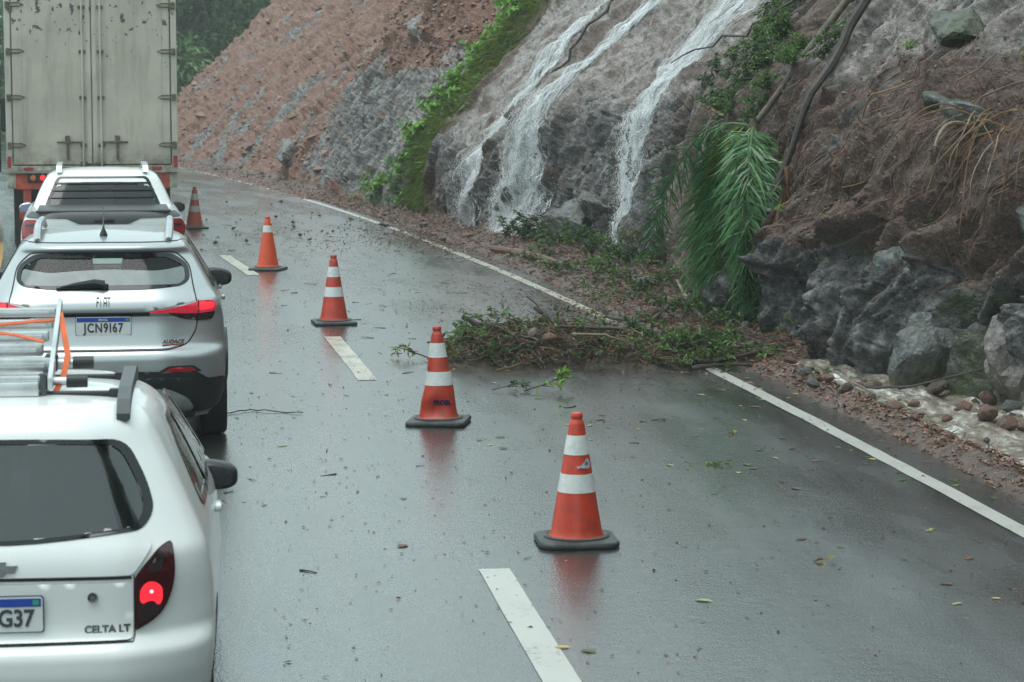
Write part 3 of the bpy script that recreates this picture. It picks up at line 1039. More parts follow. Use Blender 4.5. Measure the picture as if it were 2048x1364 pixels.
def ellipsoid(c, size, p=2.6, seg=20, ring=12, skew=None):
    V, F = [], []
    for i in range(ring + 1):
        ph = -PI / 2 + PI * i / ring
        for k in range(seg):
            th = 2 * PI * k / seg
            d = np.array([math.cos(ph) * math.cos(th), math.cos(ph) * math.sin(th), math.sin(ph)])
            rr = (np.abs(d) ** p).sum() ** (-1 / p)
            v = d * rr * np.array(size) / 2
            if skew is not None: v = skew(v)
            V.append(tuple(v + np.array(c)))
    for i in range(ring):
        for k in range(seg):
            k2 = (k + 1) % seg
            F.append((i * seg + k, i * seg + k2, (i + 1) * seg + k2, (i + 1) * seg + k))
    return V, F

def wing_mirror(parent, sgn, x0, x1, y, zc, h, body_mat=None, glass=None):
    cx = (x0 + x1) / 2
    def skew(v):
        k = (v[0] / (x1 - x0) + .5)
        return np.array([v[0], v[1] * (1 - .25 * k), v[2] * (1.04 - .30 * k * k) - .012 * k])
    def sk(v):
        w = skew(v); return np.array([w[0], w[1], w[2]])
    v, f = ellipsoid((0, 0, 0), (x1 - x0, .16, h), 3.4, 24, 14, sk)
    v = [(sgn * (a + cx), b + y, c + zc) for a, b, c in v]
    mb = MB().add(v, f)
    mb.tube([(sgn * (x0 - .10), y + .05, zc - h * .30), (sgn * (x0 + .04), y + .02, zc - h * .28)], .028, 8)
    o = mb.build('wing_mirror', body_mat or M['black_plastic'], parent, True)
    v, f = ellipsoid((0, 0, 0), ((x1 - x0) * .86, .01, h * .80), 3.4, 24, 14, sk)
    v = [(sgn * (a + cx), b + y - .078, c + zc) for a, b, c in v]
    MB().add(v, f).build('mirror_glass', glass or M['dark_glass_m'], o, True)
    return o

M['dark_glass_m'] = mat('wet mirror glass', (.012, .014, .015), .2, var=.3, scale=40, bump=.3, bscale=120)

def box_on_rear(B, x, z, w, h, d, name, material, parent, off=.004, bev=.004):
    p = B.rear(x, z, off)
    return MB().box((p[0], p[1], p[2]), (w, d, h), None, bev).build(name, material, parent, True)

def plate_on(B, parent, x0, z0, w, h, txt, off, tx=0.0, tsize=.075, ty=-.012, tsx=1.0, space=1.0, tilt=.0):
    """flat Mercosur style number plate with blue band"""
    y0 = float(B.rear(0.0, z0)[1]) - off
    mp = lambda a, b, d: (x0 + a, y0 + d + (b) * tilt, z0 + b)
    o = MB().prism(rounded([(-w / 2, -h / 2), (w / 2, -h / 2), (w / 2, h / 2), (-w / 2, h / 2)], .012), mp, -.004, .004).build('number_plate', M['plate_white'], parent)
    fr_o = rounded([(-w / 2 - .004, -h / 2 - .004), (w / 2 + .004, -h / 2 - .004), (w / 2 + .004, h / 2 + .004), (-w / 2 - .004, h / 2 + .004)], .014)
    MB().prism(fr_o, mp, 0.001, .010).build('plate_frame', M['plate_ink'], o)
    MB().prism([(-w / 2 + .006, h / 2 - .036), (w / 2 - .006, h / 2 - .036), (w / 2 - .006, h / 2 - .005), (-w / 2 + .006, h / 2 - .005)], mp, -.006, -.003).build('blue_band', M['plate_blue'], o)
    text_on('lettering', txt, tsize, M['plate_ink'], o, lambda a, b, c: np.stack([x0 + tx + a, y0 - .0062 - c + (b + ty) * tilt, z0 + ty + b], 1), tsx, space=space, bold=.0022)
    text_on('lettering', 'BRASIL', .022, M['plate_white'], o, lambda a, b, c: np.stack([x0 + a, y0 - .0075 - c + (h / 2 - .021) * tilt, z0 + h / 2 - .021 + b], 1), bold=.0004)
    MB().prism([(w / 2 - .036, h / 2 - .029), (w / 2 - .013, h / 2 - .029), (w / 2 - .013, h / 2 - .012), (w / 2 - .036, h / 2 - .012)], mp, -.0075, -.006).build('flag', M['plate_green'], o)
    return o

def interior(parent, w, y0, y1, zs, seats):
    """dark floor tub, seats with headrests, dashboard"""
    MB().box((0, (y0 + y1) / 2, (.34 + zs) / 2), (2 * w, y1 - y0, zs - .34)).build('cabin_tub', M['interior'], parent)
    for (x, y, zt) in seats:
        mb = MB()
        v, f = ellipsoid((x, y, zs + .10), (.46, .15, .62), 3)
        mb.add(v, f)
        v, f = ellipsoid((x, y + .02, zt - .07), (.26, .10, .17), 3)
        mb.add(v, f)
        mb.tube([(x - .06, y, zt - .2), (x - .06, y, zt - .1)], .008, 6)
        mb.tube([(x + .06, y, zt - .2), (x + .06, y, zt - .1)], .008, 6)
        mb.build('seat', M['interior'], parent, True)
    MB().box((0, y1 - .1, zs + .04), (2 * w * .95, .45, .14), None, .05).build('dashboard', M['interior'], parent, True)

# ---- the small white hatchback in front of the camera
def build_hatchback(x, Y):
    root = thing('hatchback', 'small white hatchback nearest the camera with a ladder tied to its roof bars', 'car', (x, Y, 0), heading(Y + 1.5))
    B = Body([(.16, .74), (.3, .79), (.5, .805), (.62, .81), (.75, .80), (.86, .785), (.92, .762), (1.0, .725), (1.15, .655), (1.26, .60), (1.32, .565), (1.36, .53), (1.385, .47)],
             [(.18, .14), (.26, .05), (.34, .012), (.44, .0), (.525, .008), (.545, .03), (.57, .085), (.66, .095), (.80, .10), (.87, .115), (.92, .15), (1.0, .20), (1.25, .355), (1.30, .38), (1.34, .415), (1.37, .47), (1.385, .54)],
             [(.2, 3.62), (.4, 3.78), (.6, 3.74), (.74, 3.6), (.84, 3.15), (.90, 2.82), (.95, 2.70), (1.2, 2.25), (1.32, 2.0), (1.385, 1.75)],
             corner=.26, qc=.50, bow=.05, belly=.025, z0=.17, z1=1.385, crown=.028)
    win = rounded([(-.545, .955), (0, .905), (.545, .955), (.585, 1.02), (.555, 1.12), (.475, 1.272), (0, 1.287), (-.475, 1.272), (-.555, 1.12), (-.585, 1.02)], [.05, .4, .05, .08, .1, .07, .5, .07, .1, .08], 6)
    inner = [(a * .955, 1.09 + (b - 1.09) * .93) for a, b in win]
    sw = rounded([(.78, .97), (2.35, .96), (1.95, 1.25), (1.02, 1.255)], [.1, .05, .06, .12], 6)
    fw = rounded([(-.62, .98), (.62, .98), (.48, 1.31), (-.48, 1.31)], .06)
    body = B.skin('body', M['white_paint'], root, [inner], [sw], [fw], [(.62, .29, .335), (3.06, .29, .335)])
    shell('rear_window', B.rear, inner, M['glass'], root, off=-.002, thick=0)
    fo = [o for o in root.children if o.name.startswith('rear_window')][-1]
    shell('window_border', B.rear, win, M['frit'], fo, holes=[[(a * .985, 1.09 + (b - 1.09) * .98) for a, b in inner]], off=.003, thick=.006)
    for sg in (1, -1):
        g = shell('side_window', B.side(sg), rounded([(.76, .955), (2.38, .945), (1.96, 1.265), (1.0, 1.27)], [.1, .05, .06, .12], 6), M['glass'], root, off=.002, thick=0, out=(sg, 0, 0), step=.05)
        shell('window_seal', B.side(sg), rounded([(.745, .94), (2.42, .928), (1.97, 1.277), (.985, 1.283)], [.1, .05, .06, .12], 6), M['frit'], g, holes=[rounded([(.78, .972), (2.34, .962), (1.945, 1.248), (1.02, 1.253)], [.1, .05, .06, .12], 6)], off=.005, thick=.008, out=(sg, 0, 0), step=.05)
        shell('door_pillar', B.side(sg), [(1.35, .95), (1.41, .95), (1.41, 1.265), (1.35, 1.265)], M['frit'], g, off=.007, thick=.008, out=(sg, 0, 0), step=.05)
        # door edge seams and handle
        shell('door_seam', B.side(sg), [(1.24, .36), (1.25, .36), (1.25, .94), (1.24, .94)], M['gap'], body, off=.002, thick=0, out=(sg, 0, 0), step=.05)
        p = B.side(sg)(np.array([1.42]), np.array([.83]), np.array([.012]))[0]
        MB().box(tuple(p), (.03, .15, .03), None, .012).build('door_handle', M['white_paint'], root, True)
        for y in (.62, 3.06):
            wheel(root, sg * .71, y, .285, .17, sg)
            mb = MB()
            n = 18
            ring = [(math.cos(t), math.sin(t)) for t in np.linspace(-.15, PI + .15, n)]
            V = []; F = []
            for k, (cx_, cz_) in enumerate(ring):
                for xx in (.55, .80):
                    V.append((sg * xx, y + cx_ * .34, .29 + cz_ * .34))
            for k in range(n - 1): F.append((2 * k, 2 * k + 1, 2 * k + 3, 2 * k + 2))
            mb.add(V, F).build('wheel_arch', M['interior'], root)
        wing_mirror(root, sg, .735, .915, 2.10, .863, .135)
    shell('windscreen', B.front, rounded([(-.63, .97), (.63, .97), (.49, 1.32), (-.49, 1.32)], .06), M['clear_glass'], root, off=.003, thick=0, out=(0, 1, 0), step=.06)
    hl = MB().box((-.22, .43, 1.235), (.60, .06, .035), None, .01).box((.085, .40, 1.225), (.02, .03, .10), None, .006).box((.15, .41, 1.228), (.07, .05, .05), None, .012).build('high_brake_lamp', M['black_plastic'], root, True)
    interior(root, .62, .55, 2.7, .86, [(-.3, 1.75, 1.24), (.3, 1.75, 1.24), (-.3, .95, 1.06), (.3, .95, 1.06)])
    # tailgate panel with its shut line, in two fields split by the crease under the window
    seam = [(-.512, .80), (-.512, .575), (-.505, .5545), (.505, .5545), (.512, .575), (.512, .80), (.5075, .80), (.5075, .578), (.5025, .559), (-.5025, .559), (-.5075, .578), (-.5075, .80)]
    shell('tailgate_gap', B.rear, seam, M['gap'], body, off=.0015, thick=0)
    lower = rounded([(-.502, .56), (.502, .56), (.504, .775), (0, .782), (-.504, .775)], [.02, .02, .02, .3, .02], 4)
    tgate = shell('tailgate', B.rear, lower, M['white_paint'], root, off=.009, thick=.012)
    rec = rounded([(-.30, .585), (.30, .585), (.30, .775), (-.30, .775)], .02)
    upper = rounded([(-.504, .80), (0, .806), (.504, .80), (.575, .895), (.555, .93), (0, .885), (-.555, .93), (-.575, .895)], [.02, .3, .02, .05, .05, .4, .05, .05], 5)
    shell('tailgate_upper', B.rear, upper, M['white_paint'], tgate, off=.008, thick=.012)
    shell('crease', B.rear, [(-.50, .786), (0, .792), (.50, .786), (.50, .797), (0, .803), (-.50, .797)], M['gap'], tgate, off=.0025, thick=0)
    # lock cylinder
    p = B.rear(.356, .725, .012)
    lk = MB().lathe([(0, .012), (.010, .012), (.012, .008), (.018, .010), (.019, 0)], 18, Matrix.Translation(tuple(p)) @ Matrix.Rotation(PI / 2, 4, 'X')).build('lock', M['badge'], tgate, True)
    plate_on(B, root, -.025, .673, .40, .13, 'G37', .022, tx=.1015, tsize=.090, ty=-.0165, tsx=.86, tilt=0, space=.98)
    text_on('badge', 'CELTA LT', .040, M['badge'], tgate, lambda a, b, c: B.rear(.408 + a, .603 + b, .0115 + c), .96, bold=.0016)
    # bow-tie emblem: a bar crossed by a slanted block
    bow = [(-.078, .822), (-.030, .822), (-.036, .810), (.032, .810), (.040, .822), (.070, .822), (.084, .848), (.036, .848), (.042, .860), (-.026, .860), (-.034, .848), (-.064, .848)]
    shell('emblem', B.rear, bow, M['badge'], tgate, off=.017, thick=.010, step=.02)
    # lamps
    lamp = rounded([(.512, .596), (.60, .640), (.640, .72), (.655, .81), (.645, .905), (.60, .885), (.535, .815), (.512, .785)], [.012, .06, .06, .06, .02, .04, .05, .02], 5)
    for sg in (1, -1):
        P = lamp if sg > 0 else mirror_x(lamp)
        lens = shell('tail_lamp', B.rear, P, M['lamp_dark'], root, off=.012, thick=.02, step=.02, bulge=lambda a, b: .006 * np.cos(np.clip((b - .75) * 9, -1.5, 1.5)))
        shell('lamp_gap', B.rear, [(a + sg * (abs(a) - .585) * .05, .75 + (b - .75) * 1.045) for a, b in P], M['gap'], lens, off=.003, thick=0, step=.03)
        up = rounded([(.546, .805), (.60, .802), (.612, .845), (.612, .872), (.592, .868)], .02, 4)
        up2 = rounded([(.524, .614), (.585, .645), (.612, .68), (.56, .695), (.524, .69)], .02, 4)
        br = rounded([(.526, .703), (.535, .69), (.555, .70), (.575, .70), (.592, .678), (.606, .70), (.606, .75), (.578, .772), (.55, .772), (.526, .745)], .02, 4)
        for q, mm, nm in ((up, 'lamp_smoke', 'smoked_lens'), (up2, 'lamp_smoke', 'smoked_lens'), (br, 'lamp_on', 'brake_light')):
            qq = q if sg > 0 else mirror_x(q)
            shell(nm, B.rear, qq, M[mm], lens, off=.0195, thick=.01, step=.015)
        c0 = B.rear(sg * .566, .735, .0225)
        v, f = ellipsoid(tuple(c0), (.014, .010, .014), 2, 12, 8)
        MB().add(v, f).build('bulb', M['lamp_core'], lens, True)
    # roof bars on feet
    for y in (.66, 1.30):
        pass
    for sg in (1, -1):
        mb = MB()
        foot = [(.50, 1.345), (.60, 1.352), (.72, 1.385), (1.42, 1.395), (1.52, 1.36), (1.56, 1.352), (1.56, 1.43), (1.40, 1.452), (.80, 1.442), (.60, 1.415), (.50, 1.37)]
        mb.prism(foot, lambda a, b, d: (sg * (.465 + d), a, b - .01), -.026, .026)
        mb.build('roof_rail', M['grey_plastic'], root)
    for y in (.78, 1.34):
        o = MB().tube([(-.45, y, 1.405), (.45, y, 1.405)], .012, 10).build('roof_bar', M['black_plastic'], root, True)
        for sg in (1, -1):
            MB().box((sg * .43, y, 1.405), (.06, .04, .04), None, .008).build('bar_clamp', M['black_plastic'], o, True)
    return root, B

HB_X, HB_Y = -1.905, 8.78
hatch, HB = build_hatchback(HB_X, HB_Y)

# ---- the silver compact crossover
def build_suv(x, Y):
    root = thing('crossover_car', 'silver compact crossover with lit red tail lights between the white hatchback and the white pickup', 'car', (x, Y, 0), heading(Y + 1.5))
    B = Body([(.2, .78), (.32, .845), (.5, .872), (.7, .875), (.9, .868), (1.0, .85), (1.06, .83), (1.12, .79), (1.2, .745), (1.3, .69), (1.4, .63), (1.45, .59), (1.48, .55), (1.505, .48)],
             [(.22, .20), (.28, .10), (.36, .05), (.46, .025), (.58, .005), (.66, 0), (.70, .02), (.735, .075), (.80, .095), (.9, .115), (.965, .118), (.985, .088), (1.0, .075), (1.03, .08), (1.07, .10), (1.12, .155), (1.2, .225), (1.36, .375), (1.395, .39), (1.415, .345), (1.44, .345), (1.46, .39), (1.485, .50), (1.505, .68)],
             [(.2, 3.9), (.45, 4.1), (.8, 4.05), (.95, 3.9), (1.03, 3.3), (1.08, 3.0), (1.12, 2.9), (1.3, 2.5), (1.42, 2.2), (1.505, 1.9)],
             corner=.30, qc=.42, bow=.06, belly=.02, z0=.2, z1=1.505, crown=.03, r=.014)
    win = rounded([(-.565, 1.163), (-.30, 1.142), (.30, 1.142), (.565, 1.163), (.625, 1.20), (.615, 1.30), (.50, 1.388), (.30, 1.402), (-.30, 1.402), (-.50, 1.388), (-.615, 1.30), (-.625, 1.20)], [.05, .1, .1, .05, .05, .07, .06, .1, .1, .06, .07, .05], 5)
    inner = rounded([(-.555, 1.172), (.555, 1.172), (.60, 1.21), (.585, 1.285), (.20, 1.262), (-.20, 1.262), (-.585, 1.285), (-.60, 1.21)], [.03, .03, .04, .02, .1, .1, .02, .04], 5)
    inner = rounded([(-.555, 1.172), (.555, 1.172), (.60, 1.21), (.585, 1.30), (.46, 1.365), (-.46, 1.365), (-.585, 1.30), (-.60, 1.21)], .04, 5)
    sw = rounded([(.75, 1.14), (2.75, 1.11), (2.2, 1.40), (1.0, 1.42)], [.1, .05, .06, .12], 6)
    fw = rounded([(-.68, 1.14), (.68, 1.14), (.55, 1.42), (-.55, 1.42)], .06)
    body = B.skin('body', M['silver_paint'], root, [inner], [sw], [fw], [(.80, .33, .385), (3.33, .33, .385)], nq=40)
    g = shell('rear_window', B.rear, inner, M['clear_glass'], root, off=-.002, thick=0)
    shell('window_border', B.rear, win, M['frit'], g, holes=[[(a * .99, 1.25 + (b - 1.25) * .97) for a, b in inner]], off=.003, thick=.006)
    mist = rounded([(-.55, 1.176), (.55, 1.176), (.592, 1.215), (.578, 1.295), (.40, 1.268), (.06, 1.285), (-.24, 1.272), (-.38, 1.258), (-.575, 1.285), (-.592, 1.215)], [.03, .03, .03, .02, .08, .1, .06, .06, .02, .03], 5)
    shell('misted_glass', B.rear, mist, M['mist'], g, off=.001, thick=0)
    for sg in (1, -1):
        g = shell('side_window', B.side(sg), rounded([(.73, 1.125), (2.78, 1.095), (2.21, 1.415), (.98, 1.435)], [.1, .05, .06, .12], 6), M['dark_glass'], root, off=.002, thick=0, out=(sg, 0, 0), step=.06)
        shell('window_seal', B.side(sg), rounded([(.71, 1.11), (2.82, 1.08), (2.22, 1.43), (.965, 1.45)], [.1, .05, .06, .12], 6), M['frit'], g, holes=[rounded([(.75, 1.14), (2.74, 1.112), (2.195, 1.40), (.995, 1.42)], [.1, .05, .06, .12], 6)], off=.005, thick=.008, out=(sg, 0, 0), step=.06)
        for yy in (1.32, 2.28):
            p = B.side(sg)(np.array([yy]), np.array([.985]), np.array([.018]))[0]
            MB().box(tuple(p), (.03, .17, .035), None, .014).build('door_handle', M['silver_paint'], root, True)
        clad = [(.80 + .52 * math.cos(t), .33 + .47 * math.sin(t)) for t in np.linspace(PI + .1, -.1, 22)] + [(.80 + .385 * math.cos(t), .33 + .385 * math.sin(t)) for t in np.linspace(0, PI, 22)]
        shell('arch_trim', B.side(sg), [(max(a, .42), max(b, .24)) for a, b in clad], M['black_plastic'], root, off=.022, thick=.03, out=(sg, 0, 0), step=.05)
        for y in (.80, 3.33):
            wheel(root, sg * .785, y, .335, .205, sg)
            n = 18; V = []; F = []
            for t in np.linspace(-.15, PI + .15, n):
                for xx in (.58, .87):
                    V.append((sg * xx, y + math.cos(t) * .39, .33 + math.sin(t) * .39))
            for k in range(n - 1): F.append((2 * k, 2 * k + 1, 2 * k + 3, 2 * k + 2))
            MB().add(V, F).build('wheel_arch', M['interior'], root)
        wing_mirror(root, sg, .775, .985, 2.35, 1.068, .15)
        # roof rail
        rail = MB().tube([(sg * .475, .58, 1.475), (sg * .48, .68, 1.525), (sg * .485, .95, 1.568), (sg * .49, 1.7, 1.572), (sg * .485, 2.1, 1.50)], [.026, .030, .030, .028, .018], 8)
        rail.build('roof_rail', M['trim_silver'], root, True)
    shell('windscreen', B.front, rounded([(-.69, 1.13), (.69, 1.13), (.56, 1.43), (-.56, 1.43)], .06), M['clear_glass'], root, off=.003, thick=0, out=(0, 1, 0), step=.06)
    interior(root, .66, .55, 2.9, 1.02, [(-.34, 1.95, 1.40), (.34, 1.95, 1.40), (-.34, 1.10, 1.26), (.34, 1.10, 1.26)])
    # tailgate shut line
    tg = rounded([(-.46, .715), (.46, .715), (.60, .75), (.668, .86), (.672, 1.05), (.645, 1.16), (.625, 1.30), (.52, 1.40), (-.52, 1.40), (-.625, 1.30), (-.645, 1.16), (-.672, 1.05), (-.668, .86), (-.60, .75)], .05, 4)
    shell('tailgate_gap', B.rear, [(a * 1.006, 1.05 + (b - 1.05) * 1.01) for a, b in tg], M['gap'], body, holes=[[(a * .993, 1.05 + (b - 1.05) * .99) for a, b in tg]], off=.0015, thick=0, step=.025)
    tgate = shell('tailgate', B.rear, rounded([(-.455, .722), (.455, .722), (.592, .757), (.662, .865), (.655, .955), (.36, .958), (-.36, .958), (-.655, .955), (-.662, .865), (-.592, .757)], .04, 4), M['silver_paint'], root, off=.006, thick=.01, step=.025)
    shell('tailgate_upper', B.rear, rounded([(-.665, 1.058), (-.30, .992), (.30, .992), (.665, 1.058), (.64, 1.135), (.30, 1.122), (-.30, 1.122), (-.64, 1.135)], .03, 4), M['silver_paint'], tgate, off=.005, thick=.01, step=.025)
    # recess shade above the plate, laid on as a dark strip, with its lamps
    hand = shell('recess_shade', B.rear, rounded([(-.33, .962), (.33, .962), (.33, .985), (-.33, .985)], .008), M['gap'], tgate, off=.007, thick=0)
    for sx in (-.13, .13):
        p = B.rear(sx, .962, .016)
        MB().box(tuple(p), (.045, .02, .008), None, .003).build('plate_light', M['chrome'], tgate)
    plate_on(B, root, 0.0, .893, .39, .13, 'JCN9I67', .018, tsize=.092, ty=-.0165, tsx=.76, space=1.16)
    zt, zb, bw = 1.092, 1.030, .0055
    def stroke(a0, b0, a1, b1, nm='emblem'):
        pa = [(a0, b0), (a1, b0), (a1, b1), (a0, b1)]
        shell(nm, B.rear, pa, M['badge'], tgate, off=.013, thick=.008, step=.03)
    for x0 in (-.044, -.016, .006, .026, .042):
        stroke(x0 - bw / 2, zb, x0 + bw / 2, zt)
    stroke(-.044, zt - .007, -.026, zt); stroke(-.044, 1.058, -.029, 1.064)
    stroke(.006, zt - .007, .026, zt); stroke(.006, 1.052, .026, 1.058); stroke(.031, zt - .007, .054, zt)
    text_on('badge', 'AUDACE', .036, M['badge'], tgate, lambda a, b, c: B.rear(.492 + a, .769 + b, .010 + c), 1.05, shear=.25, bold=.0012)
    shell('badge_line', B.rear, [(.415, .738), (.565, .745), (.57, .757), (.42, .750)], M['badge_red'], tgate, off=.011, thick=.004)
    # lamps: a bright upper blade and a smoked lower wing
    blade = rounded([(.33, .992), (.50, .990), (.68, .975), (.79, .985), (.808, 1.02), (.78, 1.048), (.69, 1.055), (.56, 1.022)], [.004, .05, .05, .03, .02, .02, .02, .06], 5)
    wing = rounded([(.46, .984), (.54, .936), (.66, .915), (.775, .915), (.80, .985), (.68, .972), (.52, .986)], [.01, .05, .05, .02, .02, .05, .05], 5)
    for sg in (1, -1):
        fl = (lambda q: q) if sg > 0 else mirror_x
        w_ = shell('tail_lamp', B.rear, fl(wing), M['lamp_dark'], root, off=.010, thick=.02, step=.02)
        shell('light_bar', B.rear, fl(blade), M['lamp_pink'], w_, off=.014, thick=.02, step=.02)
        hot = rounded([(.68, .995), (.775, 1.0), (.79, 1.022), (.765, 1.036), (.68, 1.040)], .015, 4)
        shell('brake_light', B.rear, fl(hot), M['lamp_on'], w_, off=.0165, thick=.004, step=.02)
        shell('lens_foot', B.rear, fl(rounded([(.56, .932), (.66, .917), (.77, .917), (.775, .935), (.66, .937), (.58, .948)], .008, 3)), M['lamp_smoke'], w_, off=.0135, thick=.006, step=.02)
        shell('lens_split', B.rear, fl([(.668, .915), (.676, .915), (.676, 1.056), (.668, 1.056)]), M['gap'], w_, off=.0185, thick=0)
        r_ = shell('reflector', B.rear, fl(rounded([(.42, .562), (.66, .562), (.62, .590), (.48, .592)], .012, 4)), M['reflector'], root, off=.008, thick=.01)
        shell('reflector_edge', B.rear, fl(rounded([(.37, .554), (.70, .554), (.64, .602), (.46, .602)], .015, 4)), M['black_plastic'], r_, off=.004, thick=.01)
    shell('lower_bumper', B.rear, rounded([(-.78, .26), (.78, .26), (.855, .36), (.86, .50), (.74, .50), (.66, .556), (.0, .575), (-.66, .556), (-.74, .50), (-.86, .50), (-.855, .36)], .02, 4), M['black_plastic'], root, off=.008, thick=.02, step=.03)
    lb = root.children[-1]
    shell('bumper_step', B.rear, rounded([(-.60, .49), (.60, .49), (.62, .515), (0, .53), (-.62, .515)], .008, 4), M['black_plastic'], lb, off=.020, thick=.02)
    skid = shell('skid_plate', B.rear, rounded([(-.64, .275), (-.3, .255), (.3, .255), (.64, .275), (.60, .36), (.46, .435), (0, .45), (-.46, .435), (-.60, .36)], .04, 4), M['trim_silver'], root, off=.016, thick=.02, step=.03)
    for sg in (1, -1):
        fl = (lambda q: q) if sg > 0 else mirror_x
        shell('exhaust_trim', B.rear, fl(rounded([(.33, .30), (.51, .30), (.46, .39), (.31, .39)], .015, 4)), M['chrome'], skid, holes=[fl(rounded([(.345, .314), (.48, .314), (.445, .376), (.328, .376)], .012, 4))], off=.030, thick=.03, step=.03)
        shell('exhaust_opening', B.rear, fl([(.34, .31), (.49, .31), (.45, .38), (.325, .38)]), M['gap'], skid, off=.019, thick=0, step=.03)
    MB().box((0, .55, .27), (1.3, .6, .16), None, .03).build('underbody', M['interior'], root)
    # wiper on the rear window
    a = [B.rear(xx, zz, oo) for xx, zz, oo in ((.01, 1.165, .03), (-.06, 1.175, .035), (-.18, 1.168, .03), (-.30, 1.155, .02))]
    wip = MB().tube(a, [.030, .026, .016, .006], 8).build('wiper', M['black_plastic'], root, True)
    MB().tube([B.rear(-.02, 1.158, .014), B.rear(-.33, 1.150, .014)], .008, 6).build('wiper_blade', M['rubber'], wip)
    v, f = ellipsoid(tuple(B.rear(.015, 1.16, .02)), (.05, .04, .04), 3)
    MB().add(v, f).build('wiper_hub', M['black_plastic'], wip, True)
    # aerial on its foot
    ant = MB().lathe([(.032, -.01), (.026, .02), (.012, .05), (.006, .07)], 14, Matrix.Translation((0, .66, 1.505)))
    ant.tube([(0, .66, 1.56), (0, .83, 1.735)], [.007, .0035], 6)
    ant.build('aerial', M['black_plastic'], root, True)
    shell('roof_seam', B.rear, [(-.60, 1.4655), (0, 1.470), (.60, 1.4655), (.60, 1.4695), (0, 1.474), (-.60, 1.4695)], M['gap'], body, off=.002, thick=0)
    return root, B
suv, SB = build_suv(-2.92, 17.3)

